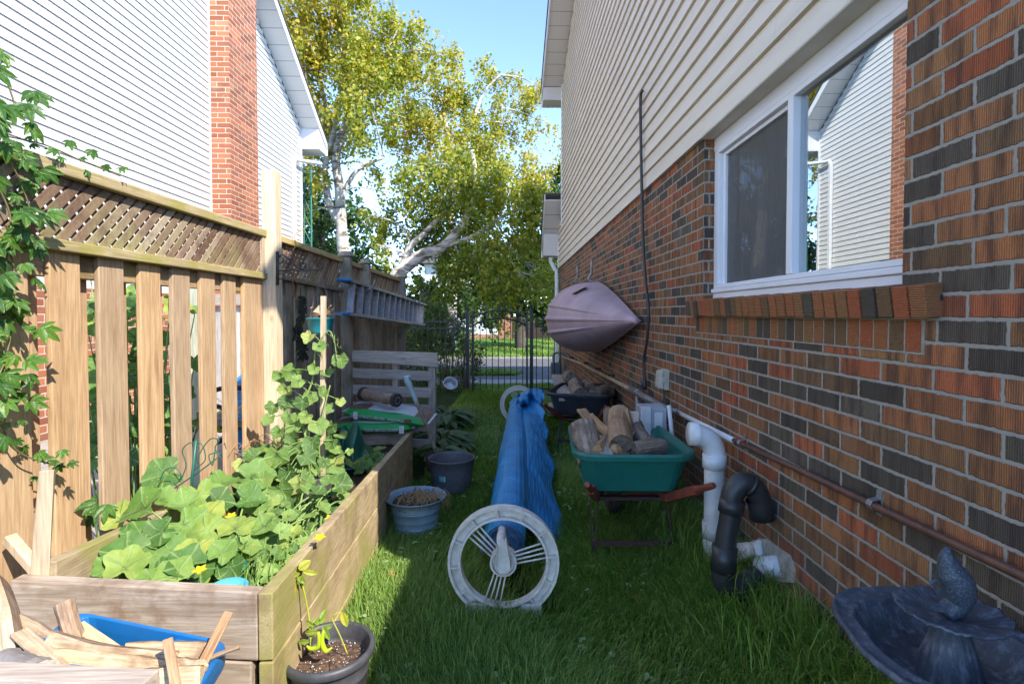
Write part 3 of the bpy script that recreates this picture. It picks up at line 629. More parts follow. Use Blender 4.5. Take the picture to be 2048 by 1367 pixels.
# ---------------------------------------------------------------- leaves
def frame(n, f):
    n = Vector(n).normalized(); f = Vector(f); f = (f - n*f.dot(n)); 
    if f.length < 1e-4: f = n.orthogonal()
    f.normalize(); return n, f, n.cross(f)
def leaf(m, c, nrm, fwd, size, rnd, lobes=5, depth=.16, cup=.18, notch=True, droop=.25, asp=1., n=None, jag=.035):
    c = Vector(c); n_, f, s_ = frame(nrm, fwd); vs = [c]; ve = [1.]; n = n or (30 if size > .06 else 20); vk = n//5
    fold = random.uniform(.0, .55); rf = random.uniform(.03, .09)
    rot = random.uniform(-.1, .1); wv = random.uniform(0, 6.28)
    for ring in (.38, .72, 1.):
        for j in range(n):
            a = 2*math.pi*(j + .5*(0 if not notch else 0))/n + rot
            r = 1 + depth*math.cos(lobes*a) + random.uniform(-jag, jag)*(ring == 1)
            if notch: r *= 1 - .55*max(0, math.cos(a - math.pi))**8
            r *= size*ring
            fx = math.cos(a)*r; sy = math.sin(a)*r*asp
            h = cup*r*ring - droop*size*ring*ring*(max(0, math.cos(a))**2) + rf*size*math.sin(3*a + wv)*ring + .05*size*math.sin(11*a + wv*2)*ring**3 + fold*abs(sy)*.6
            h -= (.035*size if (j % vk) == 0 else 0)*ring*(1.3 - ring)
            vs.append(c + f*(fx + .25*size*(1 if notch else 0)) + s_*sy + n_*h); ve.append(1. if (j % vk) == 0 else 0.)
    vs[0] = c + f*.08*size
    fs = [(0, 1 + j, 1 + (j + 1) % n) for j in range(n)] + [(1 + q*n + j, 1 + q*n + n + j, 1 + q*n + n + (j + 1) % n, 1 + q*n + (j + 1) % n) for q in (0, 1) for j in range(n)]
    m.add(vs, fs, rnd=rnd, ve=ve)
def blade(m, c, nrm, fwd, ln, wd, rnd, bend=.4, fold=.25, n=5):   # long simple leaf with a midrib
    c = Vector(c); n_, f, s_ = frame(nrm, fwd); rows = []; ve = []
    for i in range(n + 1):
        t = i/n; w_ = wd*math.sin(math.pi*min(1, (t*.92 + .06)))**.8*.5; p = c + f*ln*t - n_*(bend*ln*t*t) 
        rows.append([p - s_*w_ + n_*fold*w_, p, p + s_*w_ + n_*fold*w_]); ve += [0., 1., 0.]
    m.add([p for r_ in rows for p in r_], [(i*3 + j, i*3 + j + 1, i*3 + j + 4, i*3 + j + 3) for i in range(n) for j in (0, 1)], rnd=rnd, ve=ve)
def creeper(m, c, nrm, fwd, size, rnd):
    n_, f, s_ = frame(nrm, fwd)
    for a, l in ((-1.25, .65), (-.62, .88), (0, 1.), (.62, .88), (1.25, .65)):
        blade(m, c, Vector(nrm) + s_*random.uniform(-.2, .2), f*math.cos(a) + s_*math.sin(a), size*l, size*.40*l, rnd + random.uniform(-.08, .08), bend=random.uniform(.1, .4), n=4)
squash_m = leafmat('squash_leaf', [(.1, (.05, .125, .022)), (.4, (.10, .215, .040)), (.7, (.20, .33, .065)), (1., (.45, .48, .10))], .30, .6, veins=(.30, .42, .17))
melon_m = leafmat('melon_leaf', [(.1, (.07, .15, .035)), (.45, (.15, .265, .055)), (.8, (.26, .38, .09)), (1., (.48, .47, .13))], .32, .6, veins=(.34, .43, .20))
stem_m = plain('green_stem', (.22, .32, .09), (.15, .24, .06), 20, .55, bump=.1)
dry_m = plain('dry_stem', (.42, .27, .13), (.28, .17, .08), 20, .8, bump=.3)
creep_m = leafmat('creeper_leaf', [(.1, (.020, .070, .012)), (.5, (.055, .150, .022)), (.8, (.12, .24, .03)), (1., (.32, .38, .05))], .35, .4, veins=(.14, .26, .06))
vine_m = plain('creeper_stem', (.20, .17, .06), (.12, .09, .04), 20, .7)
yellow_m = leafmat('yellow_flower', [(0, (.75, .50, .01)), (1, (.80, .60, .04))], .3)
hosta_m = leafmat('hosta_leaf', [(.1, (.045, .085, .025)), (.6, (.08, .14, .045)), (1., (.13, .20, .07))], .2, .45, veins=(.07, .12, .04))
grass_m = leafmat('grass_blade', [(.05, (.045, .10, .022)), (.35, (.13, .24, .042)), (.7, (.23, .36, .07)), (.9, (.35, .44, .11)), (1., (.48, .42, .22))], .38, .5)
pep_m = leafmat('pepper_leaf', [(.1, (.10, .22, .02)), (.5, (.28, .38, .03)), (1., (.55, .48, .05))], .35, .45, veins=(.3, .4, .08))
def flower(m, c, s=.02):
    for i in range(5):
        a = i*1.2566; blade(m, c, (0, -.3, 1), (math.cos(a), math.sin(a), .5), s, s*.7, .5, bend=-.2, n=3)
EY = Vector((0, 0, CZ))
def squashplant(nm, label, cat, spots, mt, stems=True, root=None, jit=.35, cup=.15, up=.75, grp=None):
    r0 = root or Vector((spots[0][0], spots[0][1], CZ - .98)); t = thing(nm, label, cat, r0, group=grp)
    m = M(); st = M()
    for (x, y, z, s) in spots:
        c = Vector((x, y, z)); nr = Vector((random.uniform(-jit, jit) + .18, random.uniform(-jit, jit) - .42, up))
        f = Vector((random.uniform(-1, 1), random.uniform(-1, 1), -.15))
        leaf(m, c, nr, f, s, random.random(), cup=cup*random.uniform(-.3, 1.6), droop=random.uniform(.05, .4), depth=random.uniform(.06, .15))
        b = Vector((r0.x + (x - r0.x)*.45 + random.uniform(-.06, .06), r0.y + (y - r0.y)*.45 + random.uniform(-.06, .06), min(r0.z, z - .05)))
        if stems: st.tube(bez([b, (b + c)/2 + Vector((0, 0, .04)), c - nr.normalized()*.005], 3), [.0055, .005, .005, .0045, .004, .0035, .003], 5)
    m.build('foliage', mt, t, smooth=True)
    if st.v: st.build('stem', stem_m, t, smooth=True)
    return t
def PS(lst): return [(*P(px, py, d), s*.84) for px, py, d, s in lst]
big_scale = .86
big = PS([(295, 1015, 1.95, .10), (245, 1035, 2.0, .07), (365, 1045, 1.9, .085), (420, 1030, 2.0, .07), (265, 1110, 1.75, .085), (345, 1105, 1.8, .08), (395, 1090, 1.8, .075), (250, 1140, 1.68, .075), (310, 1150, 1.66, .08), (355, 1155, 1.65, .07), (340, 945, 2.35, .10), (320, 1000, 2.1, .07), (440, 970, 2.3, .085), (500, 955, 2.4, .10), (490, 1000, 2.2, .075), (400, 1130, 1.75, .06), (330, 1060, 1.85, .07), (285, 1070, 1.85, .07), (460, 1130, 1.75, .055), (300, 1160, 1.62, .055), (430, 1000, 2.15, .07), (380, 1010, 2.05, .07), (395, 985, 2.2, .09), (230, 1090, 1.8, .07), (440, 1110, 1.75, .06), (420, 1060, 1.85, .08), (470, 1060, 1.95, .08), (380, 1130, 1.7, .07), (222, 1125, 1.7, .06)])
squashplant('squash_plant', 'squash plant with the biggest broad leaves at the front left of the bed', 'vegetable plant', big, squash_m, up=.8, root=Vector((-1.15, 1.95, CZ - .97)))
def scatter(n, x0, x1, y0, y1, zl, zh, s0, s1):
    out = []
    for i in range(n):
        y = random.uniform(y0, y1); t = (y - 1.5)/2.9; xi = random.uniform(x0, x1)
        out.append((xi, y, CZ - .04*(y - 1.5) + random.uniform(zl, zh), random.uniform(s0, s1)))
    return out
mp = squashplant('melon_vine', 'low melon vine spreading along the middle of the raised bed', 'vegetable plant', scatter(120, -1.26, -.86, 1.75, 2.8, -.94, -.75, .025, .058), melon_m, root=Vector((-1.05, 2.2, CZ - .98)))
for px, py, d in ((525, 1012, 2.3), (462, 1032, 2.1), (505, 1048, 2.05), (640, 1075, 1.9), (400, 1140, 1.7), (660, 1035, 2.35)): m = M(); flower(m, P(px, py, d - .05), .022); m.build('flower', yellow_m, mp, smooth=True)
squashplant('cucumber_vine', 'pale leafy vine filling the far left of the bed by the fence', 'vegetable plant', scatter(60, -1.42, -1.1, 2.6, 3.3, -.88, -.66, .04, .07), melon_m, root=Vector((-1.3, 2.9, CZ - 1.0)))
squashplant('bean_plant', 'small leafy seedlings along the inner right board of the bed', 'vegetable plant', scatter(55, -.96, -.78, 1.75, 2.5, -.95, -.87, .022, .04), squash_m, root=Vector((-.85, 2.1, CZ - .98)))
squashplant('melon_vine', 'shaded trailing leaves beside the green tarp', 'vegetable plant', scatter(30, -1.2, -.92, 3.3, 3.9, -.98, -.88, .03, .05), squash_m, root=Vector((-1.0, 3.6, CZ - 1.08)))
squashplant('weed', 'small leafy weeds filling gaps at the near end of the bed', 'weed', scatter(70, -1.2, -.78, 1.58, 2.1, -.96, -.86, .014, .030), melon_m, root=Vector((-.95, 1.8, CZ - .98)))
tu = thing('grass_tuft', 'tuft of long grass growing by the turquoise pot in the bed', 'grass', (-.9, 1.75, CZ - .96)); m = M()
for i in range(90):
    q = Vector((random.gauss(-.88, .07), random.gauss(1.78, .09), CZ - .965)); l = random.uniform(.08, .17); blade(m, q, (random.uniform(-1, 1), -1, .2), (random.uniform(-.5, .5), random.uniform(-.5, .5), 1), l, .006, random.uniform(.3, .9), bend=random.uniform(.1, .7), n=4)
m.build('foliage', grass_m, tu, smooth=True)
# stake with the climbing vine
stk = thing('wooden_stake', 'tall pale square stake standing in the raised bed', 'stake', P(645, 985, 2.85))
m = M(); p0, p1 = P(645, 985, 2.85), P(647, 592, 2.85); m.beam(p0, p1, .025, .025, (0, 1, 0)); m.build('stake', pale_z, stk, bevel=.002)
m = M(); q = P(640, 618, 2.85); m.sheet([q + Vector((-.035, -.01, -.015)), q + Vector((.0, -.012, -.022)), q + Vector((.0, -.012, .022))], .004); m.build('paper_tag', plain('tag_paper', (.6, .5, .33)), stk)
cv = thing('climbing_vine', 'cucumber vine climbing up the tall pale stake', 'vegetable plant', P(625, 960, 2.8))
m, st = M(), M(); path = bez([P(620, 950, 2.8), P(612, 880, 2.75), P(603, 820, 2.78), P(625, 760, 2.8), P(632, 700, 2.82), P(655, 662, 2.84), P(668, 680, 2.8), P(675, 730, 2.78)], 8)
st.tube(path, [.007 - .005*i/len(path) for i in range(len(path))], 6)
st.tube(bez([P(612, 880, 2.75), P(590, 900, 2.7), P(560, 930, 2.6), P(535, 955, 2.5)], 6), .004, 5); st.tube(bez([P(640, 950, 2.8), P(640, 860, 2.8), P(660, 770, 2.85)], 6), .004, 5)
for (px, py, s, d) in [(638, 690, .045, 2.8), (622, 672, .05, 2.82), (680, 715, .055, 2.8), (655, 742, .04, 2.85), (588, 740, .065, 2.9), (560, 745, .06, 2.95), (600, 760, .05, 2.8), (620, 790, .05, 2.8), (575, 800, .055, 2.85), (595, 845, .065, 2.75), (635, 845, .065, 2.8), (580, 830, .05, 2.75), (655, 810, .05, 2.9), (665, 850, .05, 2.9), (540, 835, .05, 2.8), (560, 860, .05, 2.7), (625, 880, .06, 2.7), (590, 890, .055, 2.7), (665, 880, .05, 2.8), (610, 910, .06, 2.6), (555, 905, .07, 2.55), (575, 940, .06, 2.5), (530, 930, .06, 2.5), (650, 920, .04, 2.7), (520, 960, .07, 2.4), (600, 965, .06, 2.45), (560, 975, .07, 2.35), (680, 800, .035, 2.9), (585, 870, .05, 2.7), (615, 830, .045, 2.72), (630, 735, .04, 2.78), (605, 800, .05, 2.75), (650, 780, .04, 2.8), (548, 810, .05, 2.85), (572, 775, .05, 2.9), (690, 950, .035, 2.8), (700, 900, .03, 3.1)]:
    c = P(px, py, d); leaf(m, c, (random.uniform(-.5, .5) + .2, -1., random.uniform(.1, .9)), (random.uniform(-1, 1), 0, -1), s*.80, random.random(), cup=random.uniform(.0, .3), droop=random.uniform(.0, .35), depth=.1)
    k = min(path, key=lambda q: (q - c).length); st.tube(bez([k, (k + c)/2 + Vector((0, 0, .01)), c], 3), .0025, 4)
for i in range(14):
    q = path[int(i*len(path)/14)]; pts = [q + Vector((.012*math.cos(a*1.6)*(1 - a/14) + .006*a, -.006*a, .012*math.sin(a*1.6) - .004*a)) for a in range(11)]; st.tube(pts, .0011, 4)
m.build('foliage', melon_m, cv, smooth=True); st.build('stem', stem_m, cv, smooth=True)
# fabric grow bag
gb = thing('grow_bag', 'black fabric grow bag among the vines behind the stake', 'planter bag', P(632, 1010, 2.75))
m = M(); c = P(632, 1012, 2.75); m.lathe([(.075, 0), (.085, .03), (.08, .09), (.086, .135), (.082, .15), (.07, .14), (.066, .10), (0, .10)], c, 20, fn=lambda a, r, z: (r*(1 + .09*math.cos(4*a + 1)) + .006*math.sin(9*a), z + .012*math.sin(3*a)*(z > .1))); m.build('bag', plain('black_felt', (.035, .035, .04), (.055, .055, .06), 12, .95, bump=.6), gb, smooth=True, sub=1)
m = M(); m.lathe([(.066, .11), (0, .125)], c, 14); m.build('soil', potsoil_m, gb)
# dry stems
dv_ = thing('dried_vine', 'tan dried vine stems piled on the far left corner of the bed', 'dead plant', P(500, 905, 3.1)); m = M()
for i in range(60):
    q = P(random.uniform(455, 590), random.uniform(880, 925), random.uniform(2.9, 3.25)); a = random.uniform(0, 6.3); l = random.uniform(.05, .16)
    m.tube(bez([q, q + Vector((l*math.cos(a)*.5, l*math.sin(a)*.5, random.uniform(-.02, .05))), q + Vector((l*math.cos(a), l*math.sin(a), random.uniform(-.04, .02)))], 3), .002, 4)
for i in range(14):
    q = P(random.uniform(575, 600), random.uniform(835, 875), 2.78); m.tube(bez([q, q + Vector((-.03, 0, -.06)), q + Vector((random.uniform(-.12, -.03), 0, random.uniform(-.2, -.1)))], 4), .0018, 4)
m.build('stems', dry_m, dv_, smooth=True)
# small blue and green pots sunk in the bed
for (px, py, d, r, col, lab) in ((455, 1172, 1.62, .055, (.10, .42, .52), 'bright turquoise plastic pot sunk behind the front board'), (470, 1130, 1.85, .04, (.02, .22, .17), 'small dark green pot half hidden by leaves in the bed')):
    c = P(px, py, d); t = thing('plastic_pot', lab, 'pot', c - Vector((0, 0, .07)), group=None); m = M()
    m.lathe([(r*.75, -.09), (r, 0), (r*1.06, .0), (r*1.06, -.012), (r*1.02, -.012), (r*.94, .004), (r*.9, -.03), (0, -.03)], c, 24); m.build('pot', plain('pot_' + ('blue' if r > .05 else 'green'), col, None, 6, .4, bump=.05), t, smooth=True)
# green wire trellis
tre = thing('wire_trellis', 'small scrolled green wire trellis leaning among the squash leaves', 'trellis', P(375, 1020, 2.2)); m = M(); tg = plain('green_wire', (.015, .12, .085), (.01, .09, .06), 9, .4)
def px2(lst, d): return [P(a, b, d) for a, b in lst]
m.tube(px2([(392, 880), (384, 955), (378, 1060)], 2.25), .0055, 6); m.tube(bez(px2([(318, 1000), (350, 975), (395, 945), (435, 915)], 2.25), 5), .003, 5)
for s_ in ([(362, 958), (372, 930), (365, 900), (380, 885), (395, 890)], [(385, 940), (410, 920), (405, 890), (392, 884)], [(440, 915), (430, 895), (438, 880), (420, 878), (400, 905), (395, 925)], [(320, 960), (330, 940), (350, 935), (362, 950), (350, 968), (338, 955)], [(312, 990), (325, 1005), (318, 1012)], [(345, 975), (340, 1020), (345, 1060)], [(362, 965), (372, 1010), (370, 1070)], [(430, 900), (425, 930), (418, 910), (432, 905)]):
    m.tube(bez(px2(s_, 2.25), 6), .0025, 5)
m.build('wire', tg, tre, smooth=True)
# bed scraps: upright post offcut and leaning stick
t = thing('wood_offcut', 'pale square post offcut standing in the near left corner of the bed', 'wood', P(85, 1155, 1.57)); m = M()
m.hexa([P(58, 1165, 1.55), P(98, 1165, 1.55), P(98, 1150, 1.60), P(62, 1150, 1.6)], [P(77, 942, 1.55), P(108, 938, 1.55), P(112, 940, 1.60), P(83, 940, 1.6)]); m.build('offcut', pale_z, t, bevel=.003)
t = thing('wood_offcut', 'short pale stick leaning to the left behind the upright offcut', 'wood', P(40, 1110, 1.62)); m = M(); m.beam(P(18, 1075, 1.66), P(75, 1140, 1.62), .032, .03); m.build('offcut', pale_z, t, bevel=.003)
# ---------------------------------------------------------------- creeper at the left edge
vn = thing('creeper_vine', 'green five-leaved creeper hanging over the left end of the cedar fence', 'climbing plant', (FX, 1.6, 0)); m, st = M(), M()
strands = [[(-40, 60), (0, 130), (20, 180), (38, 235)], [(-60, 250), (0, 290), (30, 340), (60, 420), (55, 470)], [(-30, 330), (20, 430), (10, 540), (0, 640), (15, 760), (5, 870)], [(-60, 400), (-10, 520), (-20, 640), (-10, 800)], [(0, 270), (90, 290), (160, 320), (240, 352)], [(-40, 100), (-5, 200), (10, 260), (-10, 330)], [(-60, 780), (0, 850), (40, 905), (110, 930)], [(-30, 600), (20, 640), (10, 720), (-20, 780)], [(-40, 480), (10, 480), (30, 560), (20, 620)]]
for si, sd in enumerate(strands):
    zz = 1.62 if si not in (4,) else 1.75
    pts = []
    for (px, py) in sd:
        q = HIT(px, py, (FX + (.05 if si != 4 else .0), 0, 0), (1, 0, 0)); pts.append(q)
    bz_ = bez(pts, 9); st.tube(bz_, .0028, 5)
    for k, q in enumerate(bz_):
        for rep in range(1 if si in (4, 6) else 2):
            if random.random() < (.21 if si not in (4, 6) else .45):
                s_ = random.uniform(.035, .068)*(1 if si not in (4, 6) else .6); c = q + Vector((random.uniform(-.03, .05), random.uniform(-.06, .06), random.uniform(-.05, .06)))
                creeper(m, c, (random.uniform(.1, 1), random.uniform(-1, .0), random.uniform(.1, .8)), (random.uniform(-.3, .6), random.uniform(-.6, .6), random.uniform(-1, -.1)), s_, random.uniform(.15, .85) if q.z < CZ + .3 else random.uniform(.2, .7))
for k in range(12):   # low creeper between fence and bed
    q = P(random.uniform(95, 250), random.uniform(1000, 1090), random.uniform(1.9, 2.2)); creeper(m, q, (.4, -.6, .8), (random.uniform(-1, 1), random.uniform(-.5, .5), -.2), random.uniform(.04, .075), random.uniform(.1, .6))
m.build('foliage', creep_m, vn, smooth=True); st.build('stem', vine_m, vn, smooth=True)
# ---------------------------------------------------------------- trees
birch_leaf = leafmat('birch_leaf', [(.05, (.05, .10, .012)), (.35, (.15, .22, .03)), (.62, (.31, .34, .05)), (.85, (.50, .43, .06)), (1., (.60, .38, .035))], .42, .5, scale=.05)
dark_leaf = leafmat('maple_leaf', [(.05, (.025, .060, .012)), (.45, (.055, .110, .022)), (.8, (.11, .17, .03)), (1., (.20, .24, .04))], .3, .5, scale=.05)
willow_leaf = leafmat('shrub_leaf', [(.05, (.020, .045, .010)), (.5, (.045, .085, .018)), (1., (.13, .17, .04))], .3, .5, scale=.1)
bb = NT('birch_bark'); v = bb.obj(); n1 = bb.noise(bb.mapv(v, (1, 1, 2.8)), 2.4, 6, .72); n2 = bb.noise(bb.mapv(v, (.8, .8, 6)), 7, 4, .6)
c = bb.mix(bb.ramp(n1, [(.50, (0, 0, 0)), (.62, (1, 1, 1))]), (.58, .54, .48), (.13, .10, .08)); c = bb.mix(bb.ramp(n2, [(.56, (0, 0, 0)), (.66, (.8, .8, .8))]), c, (.08, .065, .055)); bb.base(c); bb.bump(n1, .5, .03); birch_bark = bb.fin(.8)
tbark = plain('dark_bark', (.11, .09, .07), (.05, .04, .03), 6, .95, bump=.8, bsc=20)
def leaves_np(cent, size, asp, rg, droop=.6, yl=.5, ylfn=None):
    n = len(cent); d = rg.normal(size=(n, 3)); d[:, 2] = d[:, 2]*.7 - droop; d /= np.linalg.norm(d, axis=1)[:, None]
    nr = rg.normal(size=(n, 3)) + np.array([.5, -.8, .5]); s = np.cross(d, nr); s /= np.linalg.norm(s, axis=1)[:, None] + 1e-9
    nn = np.cross(s, d); L = size*rg.uniform(.65, 1.25, n)[:, None]; W = L*asp
    v = np.stack([cent, cent + d*L*.45 + s*W*.5 + nn*W*.12, cent + d*L, cent + d*L*.45 - s*W*.5 + nn*W*.12], axis=1).reshape(-1, 3)
    f = np.arange(n*4).reshape(-1, 4)
    r = rg.normal(yl, .2, n)
    if ylfn is not None: r = r + ylfn(cent)
    return v, f, np.clip(r, .02, 1.)
def clump_pts(c, R, n, rg, strand=.5, k=12, flat=.85):
    nt = max(1, n//k); nc = max(3, nt//11); cc = rg.normal(size=(nc, 3)); cc /= np.linalg.norm(cc, axis=1)[:, None]; cc *= (rg.uniform(0, 1, nc)**.4)[:, None]*R; u = cc[rg.integers(0, nc, nt)] + rg.normal(size=(nt, 3))*R*.13; ul = np.linalg.norm(u, axis=1)[:, None] + 1e-9; u = np.where(ul > R*1.15, u/ul*R*1.15, u); u[:, 2] *= flat
    lump = .30*R*np.stack([np.sin(u[:, 1]/R*5 + c[0]), np.sin(u[:, 2]/R*5 + c[2]), np.sin(u[:, 0]/R*5 + c[1])], axis=1); u = u + lump
    st = np.array(c)[None] + u; t = rg.uniform(0, 1, (nt, k, 1)); ln = rg.uniform(.4, 1.3, (nt, 1, 1))*strand
    sw = rg.normal(size=(nt, 1, 3))*.25; dirn = np.array([0, 0, -1.])[None, None] + sw
    p = st[:, None, :] + dirn*t*ln + rg.normal(size=(nt, k, 3))*.055
    return p.reshape(-1, 3)
def tree(nm, label, trunks, blobs, d, lm, bm, size, asp, dens, rg, strand=.5, k=12, droop=.6, limb=.03, ylfn=None, grp=None, yl=.5, jitd=1.2, base=None):
    cs = []; rr = []
    for (px, py, r, *mul) in blobs:
        dd = d + rg.uniform(-jitd, jitd); R_ = r*dd/FPX; c = P(px, py, dd); cs.append(c); rr.append(R_)
        m_ = mul[0] if mul else 1
        rr[-1] = (R_, int(dens*m_*R_*R_))
    t = thing(nm, label, 'tree', base if base else Vector((trunks[0][0][0].x, trunks[0][0][0].y, ZF)), group=grp)
    m = M(); nodes = []
    for pts, r0, r1 in trunks:
        b = bez(pts, 7); m.tube(b, [r0 + (r1 - r0)*i/(len(b) - 1) for i in range(len(b))], 10); nodes += b[3:]
    for c, (R_, n) in zip(cs, rr):
        k_ = min(nodes, key=lambda q: (q - c).length + .6*max(0, q.z - c.z)); mid = (k_ + c)/2 + Vector((rg.uniform(-.2, .2), rg.uniform(-.2, .2), .12*(c - k_).length))
        m.tube(bez([k_, mid, c], 5), [limb*(1 - .75*i/10) for i in range(11)], 6)
        for j in range(5):
            e = c + Vector(rg.normal(size=3))*R_*.55; m.tube(bez([mid*.3 + c*.7, (c + e)/2 + Vector((0, 0, .1*R_)), e], 3), [limb*.35*(1 - .1*i) for i in range(7)], 4)
    m.build('trunk', bm, t, smooth=True)
    pts = np.concatenate([clump_pts(c, R_, n, rg, strand, k) for c, (R_, n) in zip(cs, rr)])
    v, f, r = leaves_np(pts, size, asp, rg, droop, yl, ylfn); np_mesh('crown', v, f, lm, r, t)
    print(nm, len(f)); return t
def T(lst, d): return [P(a, b, d) for a, b in lst]
ga = np.random.default_rng(3)
yA = lambda p: .12*np.sin(p[:, 0]*1.1 + 2) + .04*(p[:, 2] - 4)
tree('birch_tree', 'tall white-barked birch with many stems right behind the white house', [(T([(694, 660), (689, 520), (684, 470), (679, 380), (672, 310), (692, 245), (704, 212)], 15), .20, .07), (T([(684, 450), (658, 405), (651, 330), (667, 270), (680, 190), (700, 120)], 15), .12, .035), (T([(684, 395), (700, 360), (722, 335), (768, 315)], 14.6), .08, .035), (T([(676, 320), (660, 260), (640, 150), (630, 60)], 15.3), .08, .025), (T([(700, 215), (745, 165), (770, 110), (795, 60)], 15), .06, .02), (T([(672, 310), (700, 240), (690, 150), (675, 60)], 15), .06, .02)],
     [(600, 55, 85), (680, 35, 75), (745, 85, 75), (620, 165, 85), (700, 170, 85), (790, 50, 45), (835, 105, 55), (585, 10, 60), (650, 250, 60), (745, 225, 55, .8), (620, 330, 45), (598, 420, 40, .8), (720, 262, 40, .6), (800, 150, 70), (560, 60, 60), (760, 345, 28, .7), (775, 385, 26, .6), (640, 300, 45), (700, 110, 70), (585, 130, 70), (665, -30, 80), (590, -50, 80), (880, 110, 45, .8)], 15, birch_leaf, birch_bark, .10, .8, 1900, ga, .55, ylfn=yA, yl=.56)
tree('birch_tree', 'wide yellow-green birch crown between the houses above the gate', [(T([(900, 700), (905, 560), (900, 450), (905, 340), (890, 230), (900, 150)], 17), .18, .05), (T([(905, 400), (890, 320), (870, 280)], 17), .08, .04), (T([(905, 340), (940, 260), (965, 190), (1000, 150)], 17), .08, .03)],
     [(860, 170, 75), (805, 215, 60, .8), (880, 255, 80), (930, 165, 50), (965, 235, 55, .8), (1000, 165, 42), (1050, 185, 42), (1085, 175, 34), (1030, 265, 50, .8), (1095, 245, 22, .7), (930, 300, 70), (1085, 320, 45), (975, 320, 60), (830, 270, 60), (1040, 345, 50)], 17, birch_leaf, birch_bark, .10, .8, 1800, ga, .55, ylfn=lambda p: .1*np.sin(p[:, 0]*1.3) + .12, yl=.64)
tree('birch_tree', 'leaning birch with a thick slanting trunk over the far fence end', [(T([(768, 610), (795, 550), (845, 510), (885, 494), (930, 440), (950, 370), (945, 300)], 13.6), .20, .05), (T([(800, 548), (820, 495), (850, 465), (905, 400), (900, 340)], 13.8), .11, .03), (T([(885, 494), (950, 470), (1010, 430), (1060, 410)], 13.6), .07, .03)],
     [(855, 335, 70), (925, 375, 80), (1000, 380, 80), (1075, 400, 55), (845, 415, 70), (935, 440, 80), (1025, 450, 75), (1095, 460, 38), (785, 455, 38, .8), (755, 490, 28, .7), (850, 480, 50), (950, 510, 60), (1045, 500, 60), (890, 560, 45), (970, 590, 45, .9), (820, 545, 26, .6), (1070, 540, 45), (905, 350, 60), (740, 430, 22, .6), (1050, 560, 40, .8)], 13.6, birch_leaf, birch_bark, .10, .8, 2300, ga, .6, ylfn=lambda p: .1*np.sin(p[:, 0]*1.2 + 1) - .06 + .05*(p[:, 2] - 3), yl=.54)
tree('maple_tree', 'dense dark green maple across the street above the gate', [(T([(1040, 700), (1040, 600), (1035, 540)], 26), .3, .15)],
     [(1000, 555, 55), (1060, 560, 60), (1020, 600, 45), (1080, 600, 45), (1100, 540, 50), (960, 560, 50), (1040, 520, 60), (985, 620, 30), (1110, 610, 30), (930, 530, 50), (1060, 625, 30), (1108, 360, 40)], 26, dark_leaf, tbark, .2, .85, 800, ga, .5, limb=.06, ylfn=lambda p: .05*(p[:, 2] - 3), yl=.4)
tree('maple_tree', 'dark leafy tree half hidden behind the multi-stemmed birch', [(T([(640, 640), (640, 520), (645, 430)], 20), .3, .1)],
     [(630, 470, 50), (620, 400, 50), (655, 510, 40), (610, 350, 40), (640, 560, 60), (700, 590, 45), (660, 440, 40), (600, 500, 50), (560, 560, 70), (725, 520, 34, .8), (755, 545, 34, .9), (780, 575, 34)], 20, dark_leaf, tbark, .15, .85, 1100, ga, .5, limb=.05, yl=.45)
tree('maple_tree', 'dark green tree behind the far end of the weathered fence', [(T([(850, 700), (850, 600), (840, 560)], 22), .25, .1)],
     [(850, 590, 50), (820, 620, 40), (890, 600, 55), (920, 640, 50), (870, 640, 50), (760, 620, 50, 1), (720, 640, 50, 1), (925, 585, 40), (800, 650, 50)], 22, dark_leaf, tbark, .16, .85, 1100, ga, .5, limb=.05, yl=.42)
for i, (px, py, r, d, lab) in enumerate([(420, 520, 260, 60, 'far green tree glimpsed left of the white house'), (1300, 480, 200, 60, 'far tree hidden behind the brick house'), (900, 600, 55, 46, 'far dark tree left of the house across the street'), (1100, 600, 60, 48, 'far dark tree right of the house across the street')]):
    bl = [(px + ga.uniform(-r, r), py + ga.uniform(-r*.4, r*.5), r*.42) for _ in range(7)]
    tree('maple_tree', lab, [([P(px, py + r*.5, d) + Vector((0, 0, -2)), P(px, py + r*.3, d), P(px, py, d)], .3, .15)], bl, d, dark_leaf, tbark, .4, .9, 70, ga, .8, limb=.1, yl=.35)
# shrubs behind the iron fence
def shrub(nm, label, blobs, d, lm, size, asp, dens, droop=.5, grp=None, yl=.5, strand=.25, jitd=.4):
    cx = sum(b[0] for b in blobs)/len(blobs); g0 = P(cx, 780, d)
    t = thing(nm, label, 'shrub', Vector((g0.x, g0.y, gz(g0.x, g0.y))), group=grp); m = M(); pts = []
    for px, py, r in blobs:
        dd = d + ga.uniform(-jitd, jitd); c = P(px, py, dd); R_ = r*dd/FPX
        for j in range(4):
            e = c + Vector(ga.normal(size=3))*R_*.5; b = Vector((g0.x + ga.uniform(-.2, .2) + (c.x - g0.x)*.4, g0.y + ga.uniform(-.1, .1), gz(c.x, c.y)))
            m.tube(bez([b, (b + e)/2 + Vector((0, 0, .1)), e], 4), [.012*(1 - .09*i) for i in range(9)], 5)
        pts.append(clump_pts(c, R_, int(dens*R_*R_*100), ga, strand, 8))
    v, f, r = leaves_np(np.concatenate(pts), size, asp, ga, droop, yl); np_mesh('foliage', v, f, lm, r, t); m.build('stem', vine_m, t, smooth=True); return t
shrub('willow_shrub', 'narrow-leaved shrub spilling over the gate post from behind the iron fence', [(900, 640, 45), (870, 690, 50), (920, 700, 35), (940, 730, 28), (950, 690, 18), (905, 760, 35), (850, 750, 40), (930, 770, 25), (935, 655, 22)], 11.2, willow_leaf, .11, .2, 32, .5)
